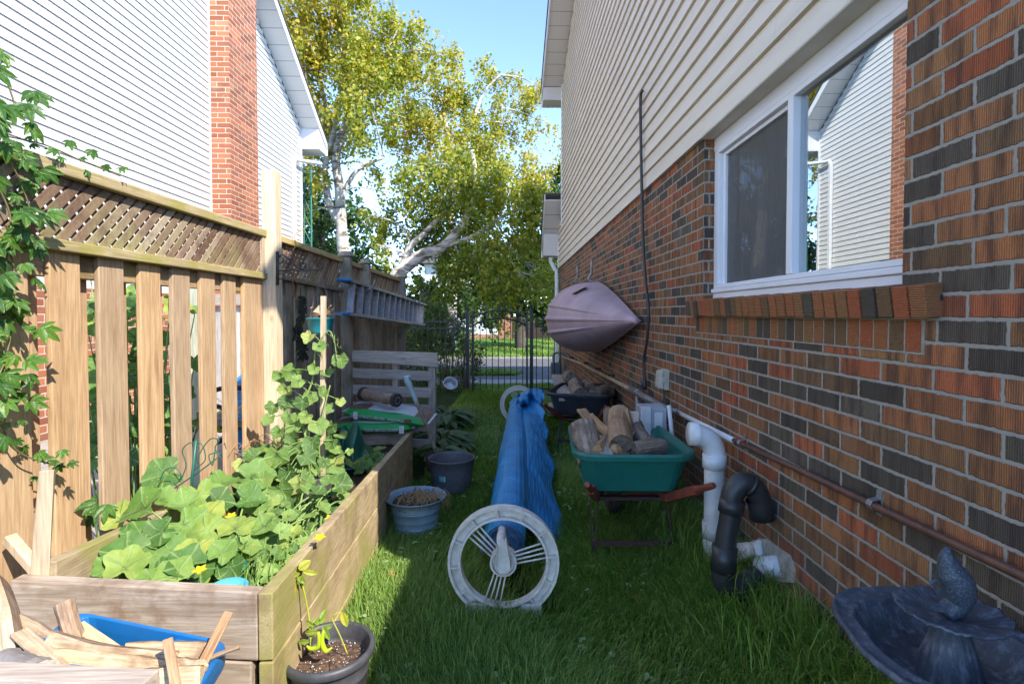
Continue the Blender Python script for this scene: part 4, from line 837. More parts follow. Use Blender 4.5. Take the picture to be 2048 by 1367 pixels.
shrub('leafy_shrub', 'dark tangled shrub behind the iron fence beside the weathered fence', [(830, 650, 40), (840, 610, 30), (820, 700, 35), (850, 660, 35), (825, 760, 30), (875, 620, 30)], 11.6, dark_leaf, .07, .6, 45, .3)
# ---------------------------------------------------------------- across the street
fh = thing('street_house', 'white and brick house across the street seen through the gate', 'house', (-2.5, 37, ZF))
m = M(); m.box(-6.5, -1.33, 37, 46, ZF + .3, ZF + 5.2); m.build('upper_wall', sid_l, fh)
m = M(); m.box(-6.5, -1.33, 37.02, 46, ZF - .1, ZF + .295); m.box(-1.33, -.4, 37.3, 46, ZF - .1, ZF + 4.9); m.build('brick_wall', nbrick_x, fh)
m = M(); m.box(-2.45, -1.5, 36.93, 37.0, ZF + .85, ZF + 2.6); m.box(-5.6, -4.6, 36.93, 37.0, ZF + 1.2, ZF + 2.6); wv_ = m.build('window', white_m, fh)
m = M(); m.box(-2.35, -2.0, 36.9, 36.94, ZF + .95, ZF + 2.5); m.box(-1.95, -1.6, 36.9, 36.94, ZF + .95, ZF + 2.5); o = m.build('pane', plain('far_pane', (.12, .15, .17), None, 3, .15), fh); o.parent = wv_; o.location = (0, 0, 0)
m = M(); m.hexa([(-7, 36.4, ZF + 5.2), (2.9, 36.4, ZF + 5.2), (2.9, 46, ZF + 5.2), (-7, 46, ZF + 5.2)], [(-7, 41, ZF + 7.2), (2.9, 41, ZF + 7.2), (2.9, 42, ZF + 7.2), (-7, 42, ZF + 7.2)]); m.build('roof', shingle_m, fh)
wf2 = thing('board_fence', 'dark brown board fence across the street behind the gate', 'fence', (5, 36, ZF)); m = M(); x = -.38
bm_ = wood('shade_darkened_board', 'z', [(.25, (.025, .016, .012)), (.5, (.045, .028, .02)), (.75, (.06, .04, .028))], 18)  # brown boards darkened further, tree shade put into their colour
while x < 9: m.box(x, x + .19, 35.9, 35.93, ZF, ZF + 1.6 + random.uniform(-.03, .03)); x += .2
m.build('boards', bm_, wf2); m = M(); m.box(-.38, 9, 35.94, 36, ZF + 1.2, ZF + 1.3); m.box(-.38, 9, 35.94, 36, ZF + .3, ZF + .4); m.build('rails', bm_, wf2)
shrub('round_shrub', 'small round bush by the house across the street', [(1000, 655, 20), (1010, 665, 16)], 34, dark_leaf, .15, .8, 1.5, grp=None)
# porch trellis column of the neighbour
pc = thing('porch_column', 'slender green wrought iron porch column past the white house corner', 'column', P(622, 520, 14.2)); tg2 = plain('green_iron', (.03, .22, .16), (.02, .16, .12), 9, .5); m = M()
a0, a1 = P(622, 335, 14.2), P(624, 640, 14.2); m.tube([a0, a1], .022, 6); b0, b1 = P(608, 335, 14.2), P(609, 640, 14.2); m.tube([b0, b1], .012, 6)
for i in range(9):
    p = a0.lerp(a1, (i + 1)/10); q = b0.lerp(b1, (i + 1)/10); m.tube([p, q], .008, 5)
    if i < 8: m.tube([p, b0.lerp(b1, (i + 2)/10)], .007, 5); m.tube([q, a0.lerp(a1, (i + 2)/10)], .007, 5)
m.build('ironwork', tg2, pc)
# ---------------------------------------------------------------- grass
def grass(n, x0, x1, y0, y1, h0, h1, wd, rg, keep=None, fl=0., hx=None):
    x = rg.uniform(x0, x1, n); y = rg.uniform(y0, y1, n)
    if keep is not None: k = keep(x, y, rg); x, y = x[k], y[k]
    n = len(x); z = np.array([gz(a, b) for a, b in zip(x, y)]); pn = np.sin(x*5.1 + 1.3*np.sin(y*3.7)) * np.sin(y*4.3 + 1.7*np.sin(x*2.9))
    h = rg.uniform(h0, h1, n)*(1 + .28*pn)
    if hx is not None: h = h*hx(x, y)
    a = rg.uniform(0, 2*np.pi, n); lean = rg.uniform(.15, .85, n)*h; wid = rg.uniform(.6, 1.2, n)*wd
    dx, dy = np.cos(a), np.sin(a); la = a*0 + rg.normal(.0, .8, n) + 2.2*np.sin(x*2.1 + y*1.3); lx, ly = np.cos(la)*lean, np.sin(la)*lean
    b = np.stack([x, y, z - .01], 1); s = np.stack([dx*wid, dy*wid, 0*x], 1)
    m1 = b + np.stack([lx*.22, ly*.22, h*.55 + .01], 1); m2 = b + np.stack([lx*.6, ly*.6, h*.88 + .01], 1); tip = b + np.stack([lx*1.15, ly*1.15, h*1.0 + .01 - .12*lean], 1)
    v = np.stack([b - s, b + s, m1 - s*.85, m1 + s*.85, m2 - s*.55, m2 + s*.55, tip], 1).reshape(-1, 3); o = np.arange(n)[:, None]*7
    f = np.concatenate([o + np.array([[0, 1, 3]]), o + np.array([[0, 3, 2]]), o + np.array([[2, 3, 5]]), o + np.array([[2, 5, 4]]), o + np.array([[4, 5, 6]])], 1).reshape(-1, 3)
    patch = .16*np.sin(x*1.7 + 2*np.sin(y*1.1)) * np.sin(y*2.3 + x) ; dry = .45*np.exp(-(((x - .45)/.35)**2 + ((y - 1.9)/.35)**2))*(rg.uniform(0, 1, n) < .5) + .35*np.exp(-(((x + .05)/.3)**2 + ((y - 2.8)/.5)**2))*(rg.uniform(0, 1, n) < .5); r = np.clip(rg.normal(.47, .25, n) + dry + patch + (rg.uniform(0, 1, n) > .95)*.5, .02, 1)
    return v, f, np.repeat(r, 5)
gg = np.random.default_rng(11); parts = []
bedx = lambda y: A.x + (Cc.x - A.x)*(y - A.y)/(Cc.y - A.y)
def keepn(x, y, rg):
    ok = (x < W0 + WS*y - .01) & ~((y > 1.45) & (y < 4.45) & (x < bedx(y) + .012)) & (x > -1.62)
    ok &= ~((x > .93) & (y > 1.9) & (y < 2.85) & (rg.uniform(0, 1, len(x)) < .75)); ok &= ~((y > 4.3) & (y < 5.3) & (x < -.80)) & ~((y > 5.1) & (x < -1.05 + 0*x))
    bare = np.exp(-(((x + .02)/.16)**2 + ((y - 2.75)/.35)**2)) + .8*np.exp(-(((x - .55)/.12)**2 + ((y - 2.1)/.2)**2)) + .75*np.exp(-(((x + .42)/.08)**2 + ((y - 2.75)/.16)**2)) + .5*(np.sin(x*9 + 3*np.sin(y*2.2))*np.sin(y*7 + x*4) > .72)
    ok &= rg.uniform(0, 1, len(x)) > bare*.85
    return ok
hx = lambda x, y: 1 + 1.25*np.clip((x - (W0 + WS*y - .26))/.26, 0, 1)*(y < 4.5) + .7*np.exp(-((x - bedx(y))/.05)**2)*(y < 4.4)
for (n, y0, y1, wd) in ((64000, .9, 2.2, .0019), (66000, 2.2, 3.6, .0022), (45000, 3.6, 5.6, .0026), (42000, 5.6, 10.5, .0040)):
    parts.append(grass(n, -1.3, 1.2, y0, y1, .04, .095 if y0 < 3.6 else .085, wd, gg, keepn, hx=hx))
parts.append(grass(9000, .72, 1.15, 1.2, 4.6, .13, .27, .0024, gg, lambda x, y, r: ~((y > 2.05) & (y < 2.7) & (r.uniform(0, 1, len(x)) < .8)) & (x < W0 + WS*y - .01) & (r.uniform(0, 1, len(x)) < ((x - .72)/.4)**2)))
parts.append(grass(22000, -3, 2.6, 10.5, 12.5, .05, .08, .006, gg, None)); parts.append(grass(26000, -6, .14, 14.62, 15.9, .05, .09, .012, gg, lambda x, y, r: ((x + 1.6)/1.74)**2*0 + (x < .14 - .9*np.abs(y - 15.25)**2) > 0)); parts.append(grass(60000, -9, 9, 20.4, 36, .06, .11, .02, gg, None))
off = 0; V, F, RR = [], [], []
for v, f, r in parts: V.append(v); F.append(f + off); RR.append(r); off += len(v)
cl_ = M()
for i in range(900):
    y = 1.2 + 6.5*random.random()**1.4; x = random.uniform(-.85, 1.1)
    if x > WX(y) - .03 or (y < 4.45 and x < bedx(y) + .03) or math.sin(x*4 + y*2.3)*math.sin(y*3.1 - x*2) < .15: continue
    for a in (0, 2.1, 4.2):
        b = a + i; leaf(cl_, (x + .008*math.cos(b), y + .008*math.sin(b), gz(x, y) + random.uniform(.035, .065)), (random.uniform(-.3, .3), random.uniform(-.4, .1), 1), (math.cos(b), math.sin(b), 0), random.uniform(.007, .012), random.uniform(.3, .8), n=8, notch=False, lobes=2)
tag(cl_.build('clover', squash_m, smooth=True), kind='stuff')
tag(np_mesh('grass', np.concatenate(V), np.concatenate(F), grass_m, np.concatenate(RR)), kind='stuff'); print('grass', len(np.concatenate(F)))
flat('boulevard', [(-9, 14.6), (-.1, 14.6), (.14, 15.25), (-.1, 15.9), (-9, 15.9)], ZF + .016, lawn_m)
# ---------------------------------------------------------------- helpers for logs
def log(nm, label, p0, p1, r, kind='bark', group=None, seed=None, mt=None, flatv=1.):
    rg_ = random.Random(seed if seed is not None else label); p0, p1 = Vector(p0), Vector(p1); d = p1 - p0; L_ = d.length
    t = bpy.data.objects.new(nm, None)
    m = M(); n = 14 if kind != 'stick' else 8
    if kind == 'split': ang = [0, .28, .6, .9, 1.2, 1.45]; base = [(math.cos(a*1.2 - .3), math.sin(a*1.2 - .3)) for a in ang] + [(-.25, .35), (-.62, -.55), (.2, -.5)]
    elif kind == 'plank': base = [(-1, -.22), (1, -.22), (1, .22), (-1, .22)]
    elif kind == 'quarter': base = [(math.cos(a), math.sin(a)) for a in [i*.52 - .1 for i in range(7)]] + [(-.5, -.35), (.1, -.65)]
    else: base = [(math.cos(2*math.pi*i/n)*(1 + rg_.uniform(-.07, .07)), math.sin(2*math.pi*i/n)*(1 + rg_.uniform(-.07, .07))) for i in range(n)]
    k = len(base); N = 9 if kind != 'plank' else 2; bend = rg_.uniform(-.05, .05)*L_*(kind not in ('plank',))
    rows = []
    for i in range(N + 1):
        s = i/N; e = 1 + (rg_.uniform(-.05, .05) if kind != 'plank' else 0); ex = 0
        rows.append([(L_*s + (rg_.uniform(-.006, .006) if i in (0, N) and kind in ('split', 'quarter') else 0), y_*r*e*(1 + (rg_.uniform(-.05, .05) if kind != 'plank' else 0)) + bend*math.sin(math.pi*s), z_*r*e*flatv*(1 + (rg_.uniform(-.05, .05) if kind != 'plank' else 0))) for y_, z_ in base])
    v = [p for row in rows for p in row]; f = []; mi = []
    for i in range(N):
        for j in range(k): f.append((i*k + j, i*k + (j + 1) % k, (i + 1)*k + (j + 1) % k, (i + 1)*k + j)); mi.append(0 if (kind in ('bark', 'stick') or (kind == 'split' and j < 5) or (kind == 'quarter' and j < 6)) else 1)
    f += [tuple(range(k - 1, -1, -1)), tuple(N*k + j for j in range(k))]; mi += [2, 2]
    bpy.data.objects.remove(t)
    for ff, a in zip(f, mi): m.f.append(ff); m.mi.append(a); m.rn.append(0)
    m.v = v
    x = d.normalized(); up = Vector((0, 0, 1)) if abs(x.z) < .95 else Vector((0, 1, 0)); y_ = up.cross(x).normalized(); z_ = x.cross(y_)
    mats = mt or (bark_m, fire_x, endg_m)
    q = Matrix.Rotation(rg_.uniform(0, 6.28) if kind in ('bark',) else 0, 4, 'X')
    M4 = Matrix.Translation(p0) @ Matrix((( x.x, y_.x, z_.x, 0), (x.y, y_.y, z_.y, 0), (x.z, y_.z, z_.z, 0), (0, 0, 0, 1))) @ q
    o = m.build(nm, list(mats), mat4=M4, bevel=.003 if kind == 'plank' else 0); tag(o, label, 'firewood' if nm != 'plank' else 'plank', group); return o
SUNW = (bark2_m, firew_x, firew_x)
# ---------------------------------------------------------------- pool cover reel
W1 = P(1007, 1121, 2.36); W2 = P(1037, 808, 7.07); ax = (W2 - W1).normalized(); Rw = .25
rl = thing('cover_reel', 'pool cover reel with two off-white spoked wheels standing on the lawn', 'reel', Vector((W1.x, W1.y, W1.z - .28)))
reel_m = plain('aged_white_plastic', (.74, .68, .58), (.56, .51, .43), 30, .6, bump=.4, bsc=120); alu_m = plain('aluminium_tube', (.5, .5, .5), (.4, .4, .4), 8, .35, .8, bump=.1)
up_ = Vector((0, 0, 1)); ex = ax.cross(up_).normalized(); ez = ex.cross(ax)
def wheel(cn, sgn, rot):
    Q = lambda a, r, t=0.: cn + (ex*math.cos(a) + ez*math.sin(a))*r + ax*t*sgn
    m = M(); n = 56
    # rim: recessed web with raised outer and inner lips
    prof = [(Rw, -.022), (Rw, .022), (Rw - .012, .022), (Rw - .012, -.006), (.202, -.006), (.202, .022), (.192, .022), (.192, -.022), (.202, -.022), (.202, -.010), (Rw - .012, -.010), (Rw - .012, -.022)]
    rows = [[Q(2*math.pi*i/n, r, -t_) for i in range(n)] for r, t_ in prof + [prof[0]]]; m.grid(rows, closed=True)
    for k in range(12):
        a = 2*math.pi*k/12 + .12; m.beam(Q(a, .2, -.006), Q(a, Rw - .01, -.006), .006, .028, ax)
    w_ = m.build('wheel', reel_m, rl, bevel=0)
    m = M()
    for k in range(3):
        a = rot + 2*math.pi*k/3; rd = ex*math.cos(a) + ez*math.sin(a); td = -ex*math.sin(a) + ez*math.cos(a)
        for j in range(4):
            o_ = (j - 1.5)*.0185; l = math.sqrt(.198**2 - (o_*1.1)**2); m.tube([cn + rd*.05 + td*o_*.9, cn + rd*l + td*o_*1.25], .0042, 6)
    m.build('spokes', reel_m, rl, smooth=True).parent = w_; m.build  # spokes belong to the wheel
    m = M(); rows = [[Q(2*math.pi*i/28, r, -t_) for i in range(28)] for r, t_ in [(0.001, .004), (.052, .004), (.052, .026), (.060, .026), (.060, -.03), (0.001, -.03)]]; m.grid(rows, closed=True); h = m.build('hub', reel_m, rl); h.parent = w_
    m = M()
    for s in (-1, 1):
        b = cn + ex*s*.125 - ez*.215
        m.hexa([b + ex*-.05 - ez*.075 - ax*.035, b + ex*.05 - ez*.075 - ax*.035, b + ex*.05 - ez*.075 + ax*.035, b + ex*-.05 - ez*.075 + ax*.035], [b + ex*-.045 + ez*.03 - ax*.02, b + ex*.045 + ez*.03 - ax*.02, b + ex*.045 + ez*.03 + ax*.02, b + ex*-.045 + ez*.03 + ax*.02])
    m.beam(cn - ez*.262 - ex*.17, cn - ez*.262 + ex*.17, .03, .04, ez); m.build('foot', reel_m, rl, bevel=.004)
    return w_
wheel(W1, 1, R(135)); wheel(W2, -1, R(115))
m = M(); a = .0; hd = ez*math.cos(.04) - ex*math.sin(.04)
def crank(cn):
    rows = []
    o_ = -ax*.034
    c2 = cn + hd*.155
    def ring(t_, sc): 
        pts = []
        for i in range(24):
            an = 2*math.pi*i/24; s_ = math.sin(an)
            base = cn if s_ < 0 else c2; rr = .038 if s_ < 0 else .016
            pts.append(base + (ex*math.cos(an) + hd*s_)*rr*sc - ax*t_)
        return pts
    m.grid([ring(.03, .0), ring(.03, 1), ring(.055, .95), ring(.055, .82), ring(.046, .78), ring(.046, 0)], closed=True)
    m.lathe
crank(W1); m.tube([W1 + hd*.150 - ax*.03, W1 + hd*.152 - ax*.10, W1 + hd*.153 - ax*.16], [.015, .019, .016], 12); rows = []
m.build('crank_handle', reel_m, rl, smooth=False, bevel=.002)
m = M(); m.tube([W1 - ax*.01, W2], .022, 14); m.build('tube', alu_m, rl, smooth=True)
# rolled solar blanket
cov = NT('solar_blanket'); v = cov.obj(); vo = cov.n('TexVoronoi'); vo.inputs['Scale'].default_value = 40; vo.inputs['Randomness'].default_value = .0; cov.L(cov.mapv(v, (1, .75, 1)), vo.inputs['Vector'])
bub = cov.ramp(vo.outputs['Distance'], [(.12, (1, 1, 1)), (.42, (0, 0, 0))]); n1 = cov.noise(v, 7, 4)
c = cov.ramp(n1, [(.3, (.010, .17, .40)), (.6, (.015, .27, .58)), (.8, (.06, .38, .66))]); c = cov.mix(cov.math('MULTIPLY', bub, .85), c, (.16, .46, .70)); cov.base(c)
cov.bump(cov.math('ADD', bub, cov.math('MULTIPLY', cov.noise(v, 9, 3), 2.)), .9, .008); cov_m = cov.fin(.42, 0, .4)
cov.b.inputs['Coat Weight'].default_value = .12; cov.b.inputs['Coat Roughness'].default_value = .15
covin_m = plain('blanket_edge', (.02, .07, .18), (.10, .20, .32), 40, .3, bump=.4)
cvr = thing('pool_cover', 'blue bubble pool cover rolled around the reel with its flap hanging to the grass', 'pool cover', Vector((W1.x, W1.y + .3, gz(0, 2.7))))
S0, S1 = .115, .985; LL = (W2 - W1).length; m = M(); rows = []; rg3 = np.random.default_rng(4)
NA = 44; NS = 90
for i in range(NS + 1):
    s = S0/ LL*1.6 + (S1 - S0/LL*1.6)*i/NS; u = i/NS; c = W1.lerp(W2, s); rb = .096 + .022*math.sin(math.pi*min(1, u*1.1)) + .05*max(0, u - .72) ; row = []
    for j in range(NA):
        a = 2*math.pi*j/NA; wr = .0018*math.sin(9*u*math.pi + 3*a) + .0012*math.sin(31*u + 5*a) + .002*math.sin(17*u - 2*a)
        if u > .75: wr += (u - .75)*.06*math.sin(3*a + 38*u) + (u - .75)*.03*math.sin(7*a - 50*u)
        row.append(c + (ex*math.cos(a) + ez*math.sin(a))*(rb + wr) - ez*.004)
    rows.append(row)
m.grid(rows, closed=True); m.add(rows[-1], [tuple(range(NA))]); m.build('roll', cov_m, cvr, smooth=True)
m = M(); c = W1.lerp(W2, S0/LL*1.6)
for k in range(11):    # visible spiral end
    r = .034 + .0058*k; off = -.004*(10 - k)*.9 + .003*math.sin(k*2.2)
    m.tube([c - ax*(.006 + off*0) + ax*(-off) + (ex*math.cos(t_*2*math.pi/40)*(r + .0) + ez*math.sin(t_*2*math.pi/40)*r) - ez*.004*(1 if k > 3 else 0) for t_ in range(40)], .0026, 5, closed=True)
m.build('roll_end', covin_m, cvr, smooth=True)
m = M(); rows = [[c + ax*.012 + (ex*math.cos(2*math.pi*i/40) + ez*math.sin(2*math.pi*i/40))*r for i in range(40)] for r in (.02, .094)]; m.grid(rows, closed=True); m.build('roll_face', covin_m, cvr)
# flap: hangs over the right side, down to the grass
m = M(); rows = []; NF = 22
top = lambda u: W1.lerp(W2, .14 + .80*u)
fl0, fl1 = P(1127, 1083, 3.16), P(1086, 815, 6.35)
for i in range(71):
    u = i/70; c = top(u); rb = .104 + .02*math.sin(math.pi*u) + .03*max(0, u - .75); a0 = R(-5 + 50*min(1, u*1.5)); nr_ = max(0, 1 - u*4)
    st_ = c + (ex*math.cos(a0) + ez*math.sin(a0))*(rb - .012)
    e = fl0.lerp(fl1, u); e.z = max(e.z, gz(e.x, e.y) + .012); e += ex*.018*math.sin(u*19) + ez*.0
    if u > .8: e += ez*(u - .8)*.9 + ex*.02*math.sin(u*60)
    row = []
    for j in range(NF + 1):
        t_ = j/NF; q = st_.lerp(e, t_); q += ez*((.075*min(1, u*3) - .13*nr_)*.30*math.sin(math.pi*t_**.75)*(1 - .3*t_)); q.z = max(q.z, gz(q.x, q.y) + .02); q += ex*.010*math.sin(math.pi*t_) + ex*(.006*math.sin(u*23 + t_*5))*t_*min(1, u*3) + ez*.006*math.sin(u*41 + t_*11)*t_
        row.append(q)
    rows.append(row)
m.grid(rows); m.build('flap', cov_m, cvr, smooth=True, solid=.006)
m = M(); rows = []     # the loose inner end glimpsed under the roll on the left
for i in range(12):
    q = W1.lerp(W2, .07 + .10*i/11) - ez*.03 - ex*.085; rows.append([q + ex*.02 + ez*.03, q - ez*.03 - ex*.03 + ax*.0, q - ez*.085 - ex*.05])
m.grid(rows); m.build('loose_end', cov_m, cvr, smooth=True, solid=.004)
m = M(); rows = []     # bunched corner at the far end
cb = P(1052, 805, 6.7)
for i in range(25):
    u = i/24; row = []
    for j in range(19):
        v_ = j/18; px_ = 1035 + 52*u - 4*v_; py_ = 790 - 14*math.sin(u*2.4) + 74*v_*(.35 + .65*u); dd = 6.6 - .35*math.sin(math.pi*v_) + .12*math.sin(u*11 + v_*4) + .10*math.sin(v_*13 - u*7) + .06*math.sin(u*25)
        row.append(P(px_, py_, dd))
    rows.append(row)
m.grid(rows); m.build('bunched_corner', cov_m, cvr, smooth=False, solid=.006)
# ---------------------------------------------------------------- pots
def grooved(r, z): return r, z
c = Vector((*P(903, 960, 4.12).xy, 0)); c.z = gz(c.x, c.y)
t = thing('flower_pot', 'large plain dark grey plastic pot with a small teal sticker, empty on the lawn', 'pot', c); dg = plain('dark_grey_plastic', (.115, .11, .12), (.085, .08, .09), 30, .6, bump=.15)
m = M(); m.lathe([(0, .004), (.135, .0), (.150, .06), (.168, .19), (.176, .272), (.183, .276), (.183, .284), (.174, .284), (.170, .27), (.160, .18), (.14, .03), (0, .025)], c, 48); m.build('pot', dg, t, smooth=True, bevel=0)
m = M(); aa = R(256); 
def lab(c, a0, a1, z0, z1, r, m, n=6): m.grid([[(c.x + (r + .012*(z - .14)*8*.0 + .0012 + (z - .15)*.13)*math.cos(R(a)), c.y + (r + .0012 + (z - .15)*.13)*math.sin(R(a)), c.z + z) for a in [a0 + (a1 - a0)*i/n for i in range(n + 1)]] for z in (z0, z1)])
lab(c, 243, 261, .135, .18, .1625, m); o = m.build('sticker', plain('teal_sticker', (.04, .36, .33), (.06, .42, .38), 60, .4, bump=0), t)
m = M(); lab(c, 257, 260.5, .138, .177, .1633, m); lab(c, 249, 251.5, .15, .168, .1633, m); m.build('sticker_print', plain('sticker_white', (.7, .72, .7), None, 60, .4, bump=0), t)
c = Vector((*P(832, 1030, 3.32).xy, 0)); c.z = gz(c.x, c.y)
t = thing('bucket', 'pale blue-grey ribbed tin-look bucket filled with dirt and dead roots', 'bucket', c); bl = plain('blue_grey_paint', (.22, .32, .38), (.15, .24, .30), 12, .45, bump=.2)
m = M(); pr = [(0, .004), (.125, 0), (.128, .02)]
for z in (.03, .045, .06): pr += [(.130 + z*.12, z - .004), (.1335 + z*.12, z), (.130 + z*.12, z + .004)]
for z in (.105,): pr += [(.140, z - .006), (.144, z), (.141, z + .006)]
for z in (.160, .172, .184): pr += [(.150, z - .004), (.1545, z), (.151, z + .004)]
pr += [(.158, .2), (.172, .222), (.187, .238), (.191, .238), (.190, .230), (.182, .232), (.165, .212), (.150, .19), (.148, .185), (0, .19)]
m.lathe(pr, c, 56); m.build('bucket', bl, t, smooth=True)
m = M(); m.lathe([(.156, .195), (.13, .212), (.08, .205), (.04, .22), (0, .215)], c, 24, fn=lambda a, r, z: (r, z + .012*math.sin(a*5 + r*50) + random.uniform(-.004, .004))); m.build('soil', potsoil_m, t)
m = M()
for i in range(190):
    a = random.uniform(0, 6.28); r = random.uniform(0, .12); q = c + Vector((math.cos(a)*r + .02, math.sin(a)*r, .215)); b = random.uniform(0, 6.28); l = random.uniform(.03, .10)
    m.tube(bez([q, q + Vector((math.cos(b)*l*.5, math.sin(b)*l*.5, random.uniform(.0, .055))), q + Vector((math.cos(b)*l, math.sin(b)*l, random.uniform(-.012, .012)))], 3), random.uniform(.001, .003), 4)
for i in range(8): q = c + Vector((.165 + .01*i*.5, -.05 + .012*i, .235)); m.tube(bez([c + Vector((.08, -.05 + .01*i, .23)), q, q + Vector((.012, 0, random.uniform(-.1, -.04)))], 5), .0015, 4)
m.build('dead_roots', dry_m, t, smooth=True)
c = P(658, 1292, 1.72); c.z -= .235
t = thing('flower_pot', 'dark grey rimmed pot holding a spindly yellowing pepper plant at the front', 'pot', c); dg2 = plain('charcoal_plastic', (.065, .065, .075), (.045, .045, .05), 40, .5, bump=.15)
m = M(); m.lathe([(0, 0), (.105, 0), (.118, .10), (.126, .155), (.128, .157), (.124, .162), (.130, .195), (.133, .208), (.143, .210), (.147, .216), (.147, .230), (.143, .238), (.134, .240), (.129, .234), (.124, .19), (.122, .175), (0, .17)], c, 56); m.build('pot', dg2, t, smooth=True)
m = M(); m.lathe([(.1235, .176), (.10, .183), (.06, .178), (.03, .186), (0, .182)], c, 40, fn=lambda a, r, z: (r, z + random.uniform(-.003, .003))); m.build('soil', potsoil_m, t)
pk = plain('perlite', (.75, .73, .7), None, 9, .9); m = M()
for i in range(130):
    a = random.uniform(0, 6.28); r = .115*math.sqrt(random.random()); q = c + Vector((math.cos(a)*r, math.sin(a)*r, .186)); s = random.uniform(.0008, .002); m.ball(q, s, 3)
tag(m.build('perlite', pk, t), kind='stuff')
pp = thing('pepper_plant', 'yellow-green pepper plant with two curved green chillies in the front pot', 'vegetable plant', c + Vector((0, 0, .18)))
D = 1.70; m, st, ch_ = M(), M(), M()
st.tube(bez(px2([(622, 1308), (620, 1250), (612, 1200), (603, 1160)], D), 6), [.0035]*10 + [.0028]*9, 6); st.tube(bez(px2([(695, 1307), (680, 1270), (664, 1235), (672, 1226), (682, 1224)], D + .04), 5), .0022, 5)
st.tube(bez(px2([(620, 1262), (632, 1258), (640, 1245)], D), 4), .0018, 4); st.tube(bez(px2([(621, 1285), (630, 1270), (638, 1262), (646, 1258)], D), 4), .0018, 4)
def pl(px, py, dx, dy, ln, wd, rn, bend=.3, nrm=(0, -1, .5)):
    blade(m, P(px, py, D - .01), nrm, (dx, 0, -dy), ln, wd, rn, bend=bend)
pl(590, 1163, -.32, 1, .085, .030, .95, .15, (.2, -1, .1)); pl(588, 1158, -1, .15, .045, .02, .5); pl(600, 1146, -1, .3, .045, .018, .7); pl(598, 1138, .35, -.35, .04, .03, .98); pl(606, 1142, .9, .15, .045, .016, .8); pl(605, 1150, -.3, .7, .03, .016, .4); pl(597, 1152, .6, .6, .03, .018, .35)
pl(625, 1255, .2, -.9, .03, .014, .3); pl(628, 1245, .8, -.3, .035, .018, .25); pl(640, 1240, .3, -.9, .035, .016, .2); pl(646, 1252, .5, .9, .045, .02, .3); pl(635, 1262, -1, .1, .045, .018, .45); pl(618, 1282, -1, .05, .04, .016, .3); pl(644, 1256, .9, -.2, .03, .015, .25); pl(626, 1250, -.4, -.2, .03, .016, .3)
blade(m, P(684, 1223, D + .03), (.3, -1, .3), (.35, 0, -1), .05, .024, 1., bend=.1)
def chilli(pts): b = bez(px2(pts, D - .03), 6); ch_.tube(b, [.0018 + .0068*math.sin(math.pi*(i/(len(b) - 1))**.8)**.8 for i in range(len(b))], 8)
chilli([(636, 1262), (639, 1278), (636, 1292), (622, 1296), (613, 1290)]); chilli([(647, 1260), (644, 1282), (649, 1298), (655, 1300), (664, 1294)])
m.build('foliage', pep_m, pp, smooth=True); st.build('stem', plain('yellow_stem', (.42, .42, .05), (.3, .34, .04), 9, .5), pp, smooth=True)
for part in (0, 1): pass
ch_.build('chillies', plain('chilli_skin', (.38, .48, .02), (.30, .42, .02), 9, .25, bump=0), pp, smooth=True)
# ---------------------------------------------------------------- soil bags, drum, tarp, pallet, shovel
bagm = NT('bag_plastic'); v = bagm.obj(); sp = bagm.n('SeparateXYZ'); bagm.L(v, sp.inputs[0])
wht = bagm.math('GREATER_THAN', sp.outputs[1], -.150); br1 = bagm.math('GREATER_THAN', sp.outputs[0], .245); br2 = bagm.math('MULTIPLY', bagm.math('LESS_THAN', sp.outputs[0], -.15), bagm.math('LESS_THAN', sp.outputs[1], .02))
brn = bagm.math('MULTIPLY', bagm.math('MAXIMUM', br1, br2), wht)
c = bagm.mix(wht, (.015, .27, .055), (.50, .52, .56)); c = bagm.mix(brn, c, bagm.ramp(bagm.noise(v, 60, 4), [(.4, (.10, .05, .03)), (.6, (.20, .12, .08))])); bagm.base(c); bagm.bump(bagm.noise(v, 22, 4), .6, .012); bag_m = bagm.fin(.28, 0, .5)
label_m = plain('label_white', (.65, .66, .66), None, 9, .5, bump=0); lab_brown = plain('label_brown', (.18, .06, .04), None, 9, .5, bump=0)
